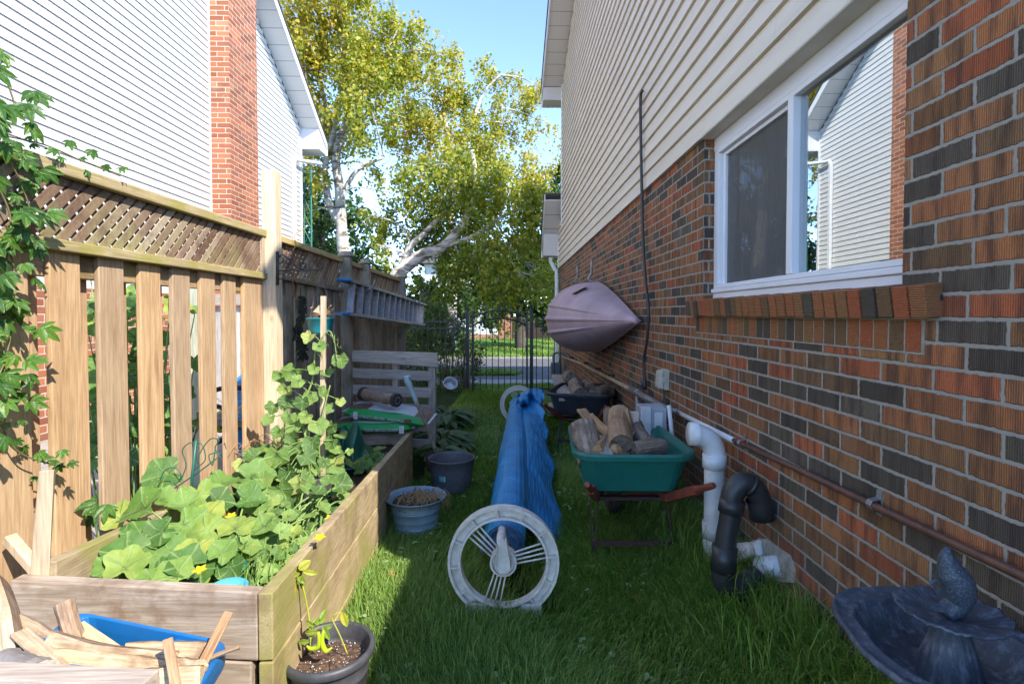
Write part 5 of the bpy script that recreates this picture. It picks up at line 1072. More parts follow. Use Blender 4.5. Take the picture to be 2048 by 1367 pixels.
def bag(label, loc, rz, tilt, txt, order, W_=.70, D_=.42, H_=.095, droop=0):
    t = thing('soil_bag', label, 'soil bag', loc, rz, 'bags of soil on the end of the bed'); m = M(); nx_, ny_ = 36, 20; rows = []
    def pt(u, v_, s):
        ex_ = (1 - abs(u)**6)**.45 if abs(u) < 1 else 0; ey_ = (1 - abs(v_)**5)**.5 if abs(v_) < 1 else 0
        z = H_*(.5 + s*.5*ex_*ey_*(1 + .05*math.sin(u*7 + v_*3) + .04*math.sin(v_*9 - u*4)))
        x = u*W_/2*(1 - .04*abs(v_)**3); y = v_*D_/2*(1 - .05*abs(u)**3)
        zz = z + tilt[0]*x + tilt[1]*y - droop*max(0, x - .12)**1.5
        return (x, y, zz)
    for s in (1, -1): m.grid([[pt(-1 + 2*i/nx_, -1 + 2*j/ny_, s) for i in range(nx_ + 1)] for j in range(ny_ + 1)])
    m.build('bag', bag_m, t, local=True, smooth=True)
    m = M(); 
    for s in (-1, 1): m.sheet([(s*W_/2, -D_/2*.8, H_/2 + tilt[0]*s*W_/2 - (droop*max(0, s*W_/2 - .12)**1.5)), (s*(W_/2 + .02), -D_/2*.75, H_/2 + tilt[0]*s*W_/2 - (droop*max(0, s*W_/2 - .12)**1.5)), (s*(W_/2 + .02), D_/2*.8, H_/2 + tilt[0]*s*W_/2), (s*W_/2, D_/2*.8, H_/2 + tilt[0]*s*W_/2)], .004, (0, 0, 1))
    m.build('seam', label_m, t, local=True)
    yf = -D_/2 - .004
    for (x0, x1, mt, z0, z1) in order:
        m = M(); m.box(x0, x1, yf - .001, yf + .006, H_*z0 + tilt[0]*(x0 + x1)/2 + tilt[1]*yf, H_*z1 + tilt[0]*(x0 + x1)/2 + tilt[1]*yf); m.build('printed_label', mt, t, local=True)
    for s_, x in txt:
        cu = bpy.data.curves.new('t', 'FONT'); cu.body = s_; cu.size = .030; cu.extrude = .0006; cu.align_x = 'CENTER'; cu.space_character = .95
        o = bpy.data.objects.new('t', cu); COL.objects.link(o); dg_ = bpy.context.evaluated_depsgraph_get(); me = bpy.data.meshes.new_from_object(o.evaluated_get(dg_)); bpy.data.objects.remove(o)
        me.materials.append(label_m); q = bpy.data.objects.new('bag_lettering', me); COL.objects.link(q); q.parent = t; q.location = (x, yf - .004, H_*.36 + tilt[0]*x + tilt[1]*yf); q.rotation_euler = (R(90), -math.atan(tilt[0]), 0)
zb_ = Cc.z + .002
bag('green and white soil bag lying flat, lowest on the end of the bed', P(752, 857, 4.52) + Vector((0, -.02, 0)) , R(1), (0, 0.02), [('TRIPLE MIX · TERRE FERTILE NOIRE', .015)], [(-.28, -.18, lab_brown, .4, .68), (.245, .285, label_m, .15, .80)], W_=.68)
bag('green and white soil bag lying crooked on top of another bag', P(782, 835, 4.56) + Vector((0, 0, .0)), R(-4), (-.10, .05), [('CLAY STRUCTURE-MIX · WEEDFREE', -.05)], [(-.25, -.215, label_m, .15, .8), (.14, .235, lab_brown, .35, .65)], W_=.70, droop=.25)
dr = thing('drum_roll', 'brown weathered wooden spool with a black cap lying on the top soil bag', 'spool', P(768, 810, 4.55)); p0, p1 = P(727, 787, 4.68), P(793, 800, 4.45); dd = (p1 - p0).normalized()
m = M(); m.tube([p0.lerp(p1, i/12) + Vector((0, 0, .002*math.sin(i*2))) for i in range(13)], [.048 + .003*math.sin(i*1.7) for i in range(13)], 20); m.build('core', bark2_m, dr, smooth=True)
m = M(); m.tube([p0 - dd*.012, p0 + dd*.022], .060, 24); m.build('end_cap', plain('brown_cap', (.07, .05, .04), (.04, .03, .025), 30, .8, bump=.5), dr, smooth=False)
m = M(); m.tube([p1 - dd*.022, p1 + dd*.012], .057, 24); e = m.build('end_cap', plain('brown_cap2', (.09, .065, .05), (.05, .035, .03), 30, .8, bump=.5), dr)
m = M(); m.tube([p1 + dd*.0125, p1 + dd*.0135], .048, 20); 
m.build('black_insert', black_m, dr)
m = M(); u_ = dd.cross(Vector((0, 0, 1))).normalized(); w_ = u_.cross(dd)
for k in range(8): a = k*.785; q = p1 + dd*.0145 + (u_*math.cos(a) + w_*math.sin(a))*.028; m.ball(q, .004, 4)
m.build('studs', label_m, dr)
tp = thing('green_tarp', 'crumpled dark green tarp stuffed in the far end of the bed', 'tarp', P(690, 900, 3.9)); tm = plain('green_tarp', (.008, .13, .085), (.004, .08, .055), 6, .32, bump=.5, bsc=15); m = M(); rows = []
for i in range(31):
    u = i/30; row = []
    for j in range(31):
        v_ = j/30; rr = math.hypot(u - .5, v_ - .5)*2; h = max(0, 1 - rr**2.2); px_ = 650 + 90*u; py_ = 922 - 22*v_ - h*(48 + 16*math.sin(u*9 + v_*4) + 12*math.sin(v_*14 - u*7)); row.append(P(px_ + 5*math.sin(v_*11 + u*5), py_, 3.55 + .45*v_ + .05*math.sin(u*17)))
    rows.append(row)
m.grid(rows); m.build('tarp', tm, tp, smooth=False, solid=.004)
tb = thing('teal_bin', 'dark teal round bin edge below the green tarp', 'bin', P(690, 935, 3.55)); c = P(690, 940, 3.5); m = M(); m.lathe([(.12, -.1), (.14, .05), (.146, .05), (.146, .035), (.138, .035), (.13, .02), (0, .01)], c, 30); m.build('bin', plain('teal_plastic', (.01, .09, .10), None, 8, .4, bump=.1), tb, smooth=True)
pa = thing('pallet', 'grey weathered pallet of five slats standing behind the soil bags', 'pallet', P(765, 895, 5.05)); YP = 5.05
for (x0, x1, y0, y1, y2, y3) in ((654, 876, 698, 705, 718, 733), (654, 864, 733, 742, 752, 761), (654, 864, 766, 775, 785, 795), (654, 862, 800, 809, 820, 828), (654, 860, 836, 845, 852, 862), (654, 862, 868, 878, 884, 895)):
    a0, a1 = P(x0, y0, YP), P(x1, y1, YP); b0, b1 = P(x0, y2, YP), P(x1, y3, YP)
    m = M(); t_ = Vector((0, -.02 if y0 != 698 else -.035, 0)); m.hexa([b0 + t_, b1 + t_, b1, b0], [a0 + t_, a1 + t_, a1, a0]); m.build('slat', grey_x, pa, bevel=.003)
for (x, z0, wd) in ((792, 706, 11), (865, 712, 14), (656, 712, 12)):
    m = M(); a, b = P(x, z0, YP + .055), P(x, 905, YP + .055); m.box(a.x - wd/2*.00476, a.x + wd/2*.00476, YP + .002, YP + .09, b.z, a.z); m.build('stringer', grey_z, pa, bevel=.003)
sh = thing('shovel', 'old wooden shovel with a pale blue grip leaning against the pallet', 'shovel', P(872, 905, 4.3)); sp_ = [P(821, 768, 4.62), P(838, 812, 4.66), P(857, 858, 4.7), P(872, 905, 4.75)]
m = M(); m.tube(bez([P(829, 792, 4.27), P(838, 815, 4.28), P(857, 860, 4.29), P(870, 898, 4.3)], 5), [.017]*8 + [.015]*8, 12); m.build('shaft', plain('old_ash_wood', (.27, .21, .15), (.15, .11, .08), 18, .8, bump=.4), sh, smooth=True)
m = M(); m.tube(bez([P(811, 755, 4.25), P(818, 768, 4.26), P(829, 794, 4.27), P(834, 806, 4.28)], 5), [.016, .020, .024, .026, .027, .026, .024, .022, .021, .02, .02, .02, .019, .019, .019, .019], 12)
g = P(814, 756, 4.25); m.tube([g + Vector((-.022, -.01, .004)), g + Vector((.022, .02, .006))], .019, 12); m.build('grip', plain('pale_blue_plastic', (.34, .44, .48), (.26, .36, .40), 20, .4, bump=.1), sh, smooth=True)
m = M(); q = P(872, 902, 4.3); m.grid([[q + Vector((math.sin(a)*w_*.1, -.02*math.cos(a*1.5), -z)) for a in (-1, -.5, 0, .5, 1)] for z, w_ in ((0, .9), (.06, 1.), (.15, .9), (.2, .35))]); m.build('shovel_blade', rust_m, sh, solid=.004)
# hostas
def hosta(label, pts, d, sz, n, seed):
    random.seed(seed); c = P(*pts, d); c.z = gz(c.x, c.y); t = thing('hosta', label, 'plant', c, group=None); m, st = M(), M()
    for i in range(n):
        a = random.uniform(0, 6.28); el = random.uniform(.15, 1.0); l = random.uniform(.7, 1.15)*sz; r0 = l*.55*math.cos(el); q = c + Vector((math.cos(a)*r0, math.sin(a)*r0, .05 + l*.6*math.sin(el) + .06)); blade(m, q, (-math.cos(a)*.4, -math.sin(a)*.4 - .1, 1), (math.cos(a), math.sin(a), .25), l, l*.45, random.random(), bend=.55, fold=.18)
        st.tube([c + Vector((random.uniform(-.02, .02), random.uniform(-.02, .02), 0)), q], .003, 4)
    m.build('foliage', hosta_m, t, smooth=True); st.build('stem', stem_m, t); random.seed(seed + 50)
hosta('shaded hosta clump just right of the pallet end', (888, 860), 5.3, .2, 60, 1); hosta('dark hosta clump between the pallet and the gate, farther of the three', (895, 800), 6.6, .24, 60, 2); hosta('hosta leaves behind the dark grey pot at the foot of the pallet', (884, 905), 4.95, .15, 36, 3)
hosta('strappy green leaves growing behind the pallet slats', (740, 850), 5.7, .3, 60, 4); hosta('leafy clump behind the pallet near the weathered fence', (690, 850), 6.3, .3, 50, 5)
wb = thing('plastic_jug', 'translucent white plastic tub lying by the hostas near the gate', 'tub', P(898, 785, 7.2)); m = M(); c = P(896, 783, 7.2); m.lathe([(.0, 0), (.09, 0), (.105, .1), (.11, .11), (.10, .1), (.085, .01)], (0, 0, 0), 20)
o = m.build('tub', pvc_m, wb, local=True, smooth=True, solid=.004); o.rotation_euler = (R(48), R(25), 0); o.scale = (.9, .9, .9); o.location = (0, .02, .08)
# ---------------------------------------------------------------- ladder, hooks, bracket, planter
ld = thing('ladder', 'grey aluminium extension ladder hanging sideways on the weathered fence', 'ladder', P(765, 640, 6.0)); XL = FX + .17
def LP(px, py, off=0.): return HIT(px, py, (XL + off, 0, 0), (1, 0, 0))
al = plain('dull_aluminium', (.40, .40, .42), (.26, .26, .29), 30, .45, .55, bump=.3)
a0, a1 = LP(693, 560), LP(848, 609); b0, b1 = LP(688, 627), LP(846, 649)
for (s0, s1) in ((a0, a1), (b0, b1)):
    m = M()
    for o_, h_ in ((0, .018), (-.055, .018)): m.beam(s0 + Vector((o_, 0, 0)), s1 + Vector((o_, 0, 0)), .075 if o_ == 0 else .03, .006 if o_ == 0 else .02, (0, 0, 1))
    m.beam(s0 + Vector((.036, 0, 0)), s1 + Vector((.036, 0, 0)), .004, .028); m.beam(s0 + Vector((-.036, 0, 0)), s1 + Vector((-.036, 0, 0)), .004, .028); m.build('side_rail', al, ld)
for i in range(14):
    t_ = (i + .6)/14.2; q0, q1 = a0.lerp(a1, t_), b0.lerp(b1, t_)
    m = M(); m.beam(q0 - Vector((0, 0, .004)), q1 + Vector((0, 0, .004)), .030, .055, (1, 0, 0)); m.build('rung', al, ld)
bp = plain('blue_plastic', (.01, .17, .42), None, 9, .4, bump=.05)
for q in (a0, b0): m = M(); m.box(q.x - .07, q.x + .05, q.y - .06, q.y + .03, q.z - .012, q.z + .014); m.build('end_cap', bp, ld, bevel=.008)
for k, (px, py) in enumerate([(735, 572), (835, 604)]):
    t = thing('storage_hook', ['grey coated storage hook holding the near half of the ladder', 'grey coated storage hook holding the far end of the ladder'][k], 'hook', LP(px - 12, py)); q = LP(px - 8, py); x = q.x; m = M()
    m.tube(bez([(FX + .0, q.y - .05, q.z + .08), (FX + .01, q.y - .05, q.z - .025), (x - .02, q.y, q.z - .035), (x + .06, q.y, q.z - .03), (x + .10, q.y + .0, q.z + .02), (x + .11, q.y, q.z + .06)], 5), .012, 8); m.build('hook', galv_m, t, smooth=True)
br = thing('plant_bracket', 'black scrolled iron bracket screwed to the tall fence post', 'bracket', (FX + .087, 3.50, CZ + .25)); m = M(); YB_ = 3.455
bk = lambda l: [P(a, b, YB_) for a, b in l]
m.beam(P(555, 503, YB_ - .01), P(555, 570, YB_ - .01), .02, .005, (0, 1, 0)); m.tube(bk([(556, 541), (640, 540)]), .0042, 8)
m.tube(bez(bk([(640, 540), (646, 532), (643, 525), (635, 527), (633, 533)]), 5), .0042, 8)
m.tube(bez(bk([(556, 512), (566, 510), (580, 520), (596, 535), (606, 538), (611, 530), (607, 525), (600, 527), (600, 532)]), 5), .0042, 8)
m.tube(bez(bk([(556, 528), (564, 525), (567, 518), (560, 513), (557, 518)]), 4), .0035, 8); m.tube(bez(bk([(556, 553), (560, 558), (568, 555), (568, 549), (561, 546), (556, 550)]), 5), .0035, 8); m.build('scrollwork', iron_m, br, smooth=True)
hp = thing('hanging_planter', 'turquoise hanging planter on chains below the scrolled bracket', 'planter', P(641, 655, YB_)); c = P(641, 668, YB_); tq = plain('turquoise_plastic', (.02, .25, .28), (.015, .20, .23), 5, .35, bump=.1)
m = M(); m.lathe([(0, 0), (.066, 0), (.072, .02), (.088, .098), (.092, .1), (.092, .107), (.086, .107), (.08, .09), (0, .085)], c, 30, sy=.85); m.build('planter', tq, hp, smooth=True)
m = M(); hk = P(641, 545, YB_)
for a in (0.1, 2.2, 4.2):
    e = c + Vector((math.cos(a)*.088, math.sin(a)*.075, .105)); n_ = 20
    for k in range(n_):
        q0, q1 = hk.lerp(e, k/n_), hk.lerp(e, (k + .85)/n_); d_ = (q1 - q0).normalized(); sd = d_.cross(Vector((0, 1, 0) if k % 2 else (1, 0, .1))).normalized()*.003
        m.tube([q0 + sd*.2, q0 + sd + d_*.003, q1 + sd - d_*.003, q1 + sd*.2 , q1 - sd - d_*.003, q0 - sd + d_*.003], .0009, 4, closed=True)
m.build('chain', galv_m, hp)
m = M()
for i in range(26):
    q = c + Vector((random.uniform(-.06, .07), random.uniform(-.05, .05), .09)); m.tube(bez([q, q + Vector((random.uniform(-.02, .04), 0, .04)), q + Vector((random.uniform(-.05, .1), random.uniform(-.03, .03), random.uniform(.02, .11)))], 3), .001, 3); blade(m, q + Vector((random.uniform(-.03, .06), 0, random.uniform(.03, .09))), (random.uniform(-1, 1), -1, .5), (random.uniform(-1, 1), 0, .3), .018, .012, .3, n=3)
m.build('dry_plant', dry_m, hp)
dp = thing('hanging_vine', 'dark shrivelled vine hanging down the weathered fence beside the post', 'dead plant', P(600, 640, 4.0)); m = M(); hv = plain('dead_leaf', (.045, .05, .025), (.02, .018, .012), 20, .8)
for i in range(260):
    t_ = random.random(); q = HIT(602 + 5*math.sin(t_*9) + random.uniform(-10, 10)*(.5 + .5*t_), 590 + 130*t_, (FX + .03, 0, 0), (1, 0, 0)); blade(m, q, (1, -.8, random.uniform(-.4, .6)), (random.uniform(-1, 1), random.uniform(-1, 1), -1), random.uniform(.02, .04), .016, .3, n=3)
m.tube(bez([HIT(a, b, (FX + .02, 0, 0), (1, 0, 0)) for a, b in ((600, 575), (603, 620), (598, 670), (604, 725))], 6), .003, 5); m.build('foliage', hv, dp, smooth=True)
ov = thing('dried_vine', 'thin orange-brown dried creeper crossing the weathered fence lattice', 'dead plant', P(590, 560, 3.8)); om = plain('orange_dry', (.45, .20, .06), (.28, .13, .05), 20, .8)
for s_ in ([(590, 592), (586, 560), (592, 535), (584, 505), (592, 490), (590, 470), (612, 455)], [(586, 560), (598, 548), (590, 538)], [(592, 600), (598, 572), (588, 556), (594, 520)]): m = M(); m.tube(bez([HIT(a, b, (FX + .035, 0, 0), (1, 0, 0)) for a, b in s_], 6), .0035, 5); m.build('stem', om, ov, smooth=True)
# ---------------------------------------------------------------- wheelbarrows
def barrow(nm, label, loc, rz, tubm, W_=.60, L_=.84, handle=None, H_=.575, legm=None, grp='wheelbarrows of firewood along the brick wall'):
    t = thing(nm, label, 'wheelbarrow', loc, rz, grp)      # local: +y towards the wheel, -y handles
    def rect(w0, l0, l1, r, z, n=7):      # rounded rectangle, narrower at the front
        out = []
        for cx, cy, a0 in ((w0/2 - r, l1 - r, 0), (-w0/2 + r, l1 - r, 90), (-w0/2 + r, l0 + r, 180), (w0/2 - r, l0 + r, 270)):
            for k in range(n):
                a = R(a0 + 90*k/(n - 1)); s = 1 - .10*max(0, (cy)/.4); out.append((cx*s + r*math.cos(a)*s, cy + r*math.sin(a), z))
        return out
    l0, l1 = -L_/2, L_/2; m = M(); b = H_ - .245
    rings = [rect(W_*.72, l0 + .13, l1 - .24, .07, b), rect(W_*.80, l0 + .09, l1 - .19, .09, b + .02), rect(W_*.93, l0 + .035, l1 - .05, .11, H_ - .04), rect(W_*.95, l0 + .03, l1 - .04, .12, H_ - .035), rect(W_*1.03, l0 - .008, l1 + .004, .13, H_ - .036), rect(W_*1.04, l0 - .012, l1 + .008, .13, H_ - .012), rect(W_*1.02, l0 - .006, l1, .13, H_), rect(W_*.97, l0 + .018, l1 - .02, .12, H_ - .003), rect(W_*.92, l0 + .04, l1 - .05, .11, H_ - .035), rect(W_*.78, l0 + .10, l1 - .20, .09, b + .03), rect(W_*.70, l0 + .14, l1 - .25, .07, b + .015)]
    m.grid(rings, closed=True); n = len(rings[0]); m.add(rings[0], [tuple(range(n - 1, -1, -1))]); m.add(rings[-1], [tuple(range(n))]); m.build('tub', tubm, t, local=True, smooth=False, bevel=0)
    hm = handle or redh_m; lm_ = legm or rust_m; wy = l1 - .02; wz = .17
    for s in (-1, 1):
        p_w = Vector((s*.07, wy, wz)); p_m = Vector((s*.20, l0 + .12, H_ - .27)); p_h = Vector((s*.30, l0 - .30, H_ - .065))
        m = M(); m.beam(p_w, p_m, .035, .045); m.beam(p_m, p_h.lerp(p_m, .35), .036, .046); m.tube([p_h.lerp(p_m, .36), p_h.lerp(p_m, .26), p_h.lerp(p_m, .05), p_h], [.021, .017, .017, .014], 12); m.build('handle', hm, t, local=True, bevel=.004)
        m = M(); top = Vector((s*.185, l0 + .16, H_ - .27)); m.beam(top, (s*.225, l0 + .04, .0), .032, .006, (1, 0, 0)); m.beam((s*.215, l0 + .28, H_ - .27), (s*.225, l0 + .055, .0), .028, .006, (1, 0, 0)); m.build('leg', lm_, t, local=True)
    m = M(); m.beam((-.225, l0 + .075, .115), (.225, l0 + .075, .115), .006, .03, (0, 0, 1)); m.beam((-.2, l0 + .2, H_ - .3), (.2, l0 + .2, H_ - .3), .04, .02); m.build('brace', lm_, t, local=True)
    m = M(); rr = [(.165, -.02), (.172, 0), (.165, .02), (.14, .042), (.115, .045), (.10, .03), (.10, -.03), (.115, -.045), (.14, -.042), (.165, -.02)]
    m.grid([[(x, wy + r*math.cos(2*math.pi*k/32), wz + r*math.sin(2*math.pi*k/32)) for k in range(32)] for r, x in rr], closed=True)
    for k in range(32):
        a = 2*math.pi*k/32
        for s in (-1, 1): q = Vector((s*.012, wy + .169*math.cos(a + s*.05), wz + .169*math.sin(a + s*.05))); m.beam(q, q + Vector((s*.024, -.008*math.cos(a), -.008*math.sin(a))), .012, .012, (0, math.cos(a), math.sin(a)))
    w_ = m.build('wheel', rubber_m, t, local=True); m = M(); m.tube([(-.028, wy, wz), (.028, wy, wz)], .1, 24); m.tube([(-.1, wy, wz), (.1, wy, wz)], .009, 8); o = m.build('rim', rust_m, t, local=True); o.parent = w_
    return t
teal_m = plain('green_poly_tub', (.014, .15, .115), (.011, .12, .095), 10, .42, bump=.15, bsc=120)
bx, by = .645, 3.22
w1 = barrow('wheelbarrow', 'green plastic wheelbarrow with red wooden handles heaped with split firewood', (bx, by, gz(bx, by)), R(-1), teal_m, W_=.65, L_=.84, H_=.625)
gx_ = 'firewood in the green wheelbarrow'
def LB(px, py, d): return P(px, py, d)
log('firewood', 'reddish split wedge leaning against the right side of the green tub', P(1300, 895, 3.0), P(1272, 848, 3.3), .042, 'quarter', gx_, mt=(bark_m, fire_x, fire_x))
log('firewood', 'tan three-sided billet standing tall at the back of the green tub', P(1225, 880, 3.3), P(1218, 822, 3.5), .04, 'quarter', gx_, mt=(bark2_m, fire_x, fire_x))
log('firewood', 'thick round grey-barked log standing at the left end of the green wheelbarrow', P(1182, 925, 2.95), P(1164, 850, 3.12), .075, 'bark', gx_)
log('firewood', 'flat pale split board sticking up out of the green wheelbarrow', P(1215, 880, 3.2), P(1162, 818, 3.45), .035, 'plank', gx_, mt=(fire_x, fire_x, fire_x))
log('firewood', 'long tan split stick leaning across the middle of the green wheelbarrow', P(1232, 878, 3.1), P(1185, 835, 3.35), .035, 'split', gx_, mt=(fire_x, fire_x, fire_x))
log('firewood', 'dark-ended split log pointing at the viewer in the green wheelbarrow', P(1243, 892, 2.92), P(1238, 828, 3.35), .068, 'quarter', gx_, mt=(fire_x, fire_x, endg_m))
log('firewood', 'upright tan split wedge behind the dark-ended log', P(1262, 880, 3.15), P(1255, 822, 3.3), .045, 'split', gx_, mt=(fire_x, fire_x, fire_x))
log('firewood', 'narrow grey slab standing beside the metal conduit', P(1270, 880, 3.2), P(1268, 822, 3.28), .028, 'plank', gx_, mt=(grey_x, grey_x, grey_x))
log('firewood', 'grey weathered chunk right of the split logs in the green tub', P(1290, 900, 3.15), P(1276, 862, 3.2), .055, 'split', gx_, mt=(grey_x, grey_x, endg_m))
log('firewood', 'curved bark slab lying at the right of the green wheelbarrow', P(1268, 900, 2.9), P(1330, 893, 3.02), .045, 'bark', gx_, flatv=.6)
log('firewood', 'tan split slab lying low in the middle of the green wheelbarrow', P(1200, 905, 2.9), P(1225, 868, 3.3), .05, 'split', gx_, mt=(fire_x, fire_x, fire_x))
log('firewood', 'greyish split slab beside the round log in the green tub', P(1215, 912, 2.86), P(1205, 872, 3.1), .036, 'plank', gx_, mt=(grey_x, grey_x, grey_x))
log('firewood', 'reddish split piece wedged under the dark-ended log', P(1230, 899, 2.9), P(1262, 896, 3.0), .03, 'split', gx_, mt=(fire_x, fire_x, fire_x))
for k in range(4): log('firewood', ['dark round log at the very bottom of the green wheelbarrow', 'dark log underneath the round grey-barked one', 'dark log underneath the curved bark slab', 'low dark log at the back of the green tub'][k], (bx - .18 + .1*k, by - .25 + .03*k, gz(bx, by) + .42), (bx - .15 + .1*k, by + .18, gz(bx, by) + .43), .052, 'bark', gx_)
bx2, by2 = .72, 5.75
w2 = barrow('wheelbarrow', 'black wheelbarrow further back holding round logs and two planks', (bx2, by2, gz(bx2, by2)), R(-14), plain('black_poly_tub', (.018, .02, .024), (.03, .032, .036), 9, .45, bump=.1), W_=.68, L_=.88, H_=.62, legm=plain('dark_steel', (.03, .03, .032), (.02, .02, .02), 9, .7, bump=.3))
g2_ = 'round logs in the black wheelbarrow'
log('firewood', 'round log seen end-on, topmost in the black wheelbarrow', P(1143, 755, 5.9), P(1138, 752, 6.25), .07, 'bark', g2_)
log('firewood', 'rough grey log in the middle of the black wheelbarrow', P(1162, 790, 5.45), P(1150, 768, 5.9), .078, 'bark', g2_)
log('firewood', 'log behind the rough grey one against the wall', P(1182, 778, 5.7), P(1172, 768, 6.05), .06, 'bark', g2_)
log('firewood', 'brown flaky log at the right rim of the black wheelbarrow', P(1190, 785, 5.45), P(1212, 778, 5.8), .062, 'bark', g2_, mt=(bark2_m, fire_x, endg_m))
log('firewood', 'small dark log low between the others in the black tub', P(1178, 796, 5.4), P(1168, 788, 5.7), .045, 'bark', g2_)
def flatplank(label, corners, th, mt): m = M(); m.sheet([P(*c) for c in corners], th, (0, -.15, 1)); o = m.build('plank', mt, bevel=.003); tag(o, label, 'plank', 'planks by the black wheelbarrow'); return o
flatplank('grey-green plank lying across the black wheelbarrow, nearer of the two', [(1118, 796, 5.4), (1152, 796, 5.4), (1138, 772, 6.1), (1110, 772, 6.1)], .03, grey_y)
flatplank('grey plank lying across the black wheelbarrow, farther of the two', [(1109, 771, 6.12), (1134, 771, 6.12), (1126, 748, 6.9), (1103, 748, 6.9)], .03, grey_y)
flatplank('short grey plank lying on the grass left of the black wheelbarrow', [(1096, 824, 7.1), (1150, 824, 7.1), (1150, 804, 7.8), (1097, 804, 7.8)], .05, grey_x)
# ---------------------------------------------------------------- pipes on the wall
def onwall(lst, off): return [PW(a, b, off) for a, b in lst]
t = thing('copper_pipe', 'long dull copper pipe running along the brick wall at knee height', 'pipe', PW(1600, 935, .02)); pts = onwall([(1468, 880), (1600, 940), (1750, 1012), (1900, 1083), (2048, 1152), (2120, 1188)], .024)
m = M(); m.tube(pts, .0125, 14); m.build('pipe', copper_m, t, smooth=True)
m = M(); m.tube(onwall([(1352, 822), (1468, 880.5)], .024), .0155, 14); m.ball(PW(1352, 822, .024), .018, 6); m.build('sleeve', pvc_m, t, smooth=True)
for px, py in ((1745, 1008), (1481, 886)):
    q = PW(px, py, .024); m = M(); u = Vector((WS, 1, 0)).normalized(); o_ = Vector((-1, WS, 0)).normalized()
    rows = []
    for dy_ in (-.012, .012):
        rows.append([q + u*dy_ + Vector((0, 0, .046)) - o_*.022, q + u*dy_ + Vector((0, 0, .020)) - o_*.020, q + u*dy_ + Vector((0, 0, .014)) + o_*.008, q + u*dy_ + o_*.0145, q + u*dy_ - Vector((0, 0, .013)) + o_*.008, q + u*dy_ - Vector((0, 0, .018)) - o_*.02, q + u*dy_ - Vector((0, 0, .036)) - o_*.022])
    m.grid(rows); m.build('clamp', galv_m, t, solid=.002)
t = thing('white_vent_pipe', 'tall white plastic pipe with a sideways elbow on top beside the brick wall', 'pipe', G(1428, 1110)); D1 = 2.66; r1 = .049; x = P(1428, 1000, D1).x
zt = P(1425, 905, D1).z; m = M(); m.tube([(x, D1, gz(x, D1) - .05), (x, D1, zt - .02)], r1, 28); 
m.build('pipe', pvcd_m, t, smooth=True)
el = bez([(x, D1, zt - .06), (x, D1, zt + .0), (x - .025, D1, zt + .062), (x - .085, D1 - .0, zt + .095), (x - .125, D1, zt + .098)], 6)
m = M(); m.tube(el, r1 + .003, 28, cap=False); m.tube([(x, D1, zt - .075), (x, D1, zt - .005)], r1 + .009, 28); m.tube([(x - .088, D1, zt + .095), (x - .128, D1, zt + .098), (x - .1281, D1, zt + .098), (x - .095, D1, zt + .096)], [r1 + .009, r1 + .009, r1 + .0, r1 - .001], 28, cap=False); m.build('elbow', pvc_m, t, smooth=True)
m = M(); m.tube([(x - .10, D1, zt + .096), (x - .101, D1, zt + .096)], r1 - .001, 24); m.build('opening', dark_m, t)
zc = P(1428, 1062, D1).z; m = M(); m.tube([(x, D1, zc - .03), (x, D1, zc + .05)], r1 + .008, 28); m.tube(bez([(x, D1, zc - .03), (x + .005, D1 - .01, zc - .09), (x + .06, D1 - .04, zc - .13), (x + .15, D1 - .08, zc - .135)], 5), r1 + .004, 24); m.build('coupling', pvcd_m, t, smooth=True)
t = thing('white_drain_stub', 'short white plastic pipe leaving the wall, farther of the two stubs', 'pipe', P(1540, 1105, 2.5)); q0, q1 = P(1478, 1105, 2.52), PW(1535, 1100, -.02); m = M(); m.tube([q0, q1], .045, 24); m.tube([q0.lerp(q1, .62), q1], .05, 24); m.build('pipe', pvc_m, t, smooth=True)
t = thing('white_drain_stub', 'short white plastic pipe leaving the wall, nearer one joined to the black bend', 'pipe', P(1560, 1128, 2.32)); q0, q1 = P(1520, 1135, 2.36), PW(1566, 1130, -.02); m = M(); m.tube([q0, q1], .046, 24); m.build('pipe', pvc_m, t, smooth=True)
t = thing('black_vent_pipe', 'black plastic pipe rising from the grass and hooking over downwards', 'pipe', G(1455, 1150)); D2 = 2.30; a = lambda px, py, dd=D2: P(px, py, dd)
m = M(); m.tube(bez([a(1448, 1125), a(1452, 1080), a(1459, 1040), a(1463, 1010)], 4), .045, 24); m.build('pipe', black_m, t, smooth=True)
m = M(); m.tube(bez([a(1463, 1012), a(1466, 985), a(1485, 965), a(1508, 975), a(1520, 1000), a(1524, 1030)], 6), .047, 24, cap=False); m.tube([a(1461, 1024), a(1465, 998)], .053, 24); m.tube([a(1497, 967), a(1503, 971)], .051, 24); m.tube([a(1516, 996), a(1521, 1012), a(1524, 1036), a(1524.2, 1036.3), a(1523, 1020)], [.053, .053, .053, .047, .045], 24, cap=False); m.build('bend', black_m, t, smooth=True)
m = M(); m.tube([a(1523, 1022), a(1523, 1023)], .045, 20); m.build('opening', dark_m, t)
m = M(); m.tube([a(1446, 1140), a(1450, 1092)], .053, 24); m.tube(bez([a(1446, 1128), a(1447, 1160), a(1470, 1175, 2.3), a(1515, 1150, 2.33)], 5), .048, 24); m.build('elbow', black_m, t, smooth=True)
m = M(); rng_ = random.Random(3)
base = [PW(px, py, .004) for px, py in ((1515, 1075), (1535, 1078), (1555, 1092), (1580, 1110), (1590, 1140), (1588, 1165), (1540, 1160), (1512, 1120))]
t = thing('mortar_patch', 'rough pale mortar patch around the drain stubs on the wall', 'patch'); t.location = base[3]; m.sheet(base, .02, (-1, WS, 0)); m.build('patch', plain('rough_mortar', (.42, .39, .34), (.25, .23, .2), 25, .95, bump=1.2, bsc=50), t)
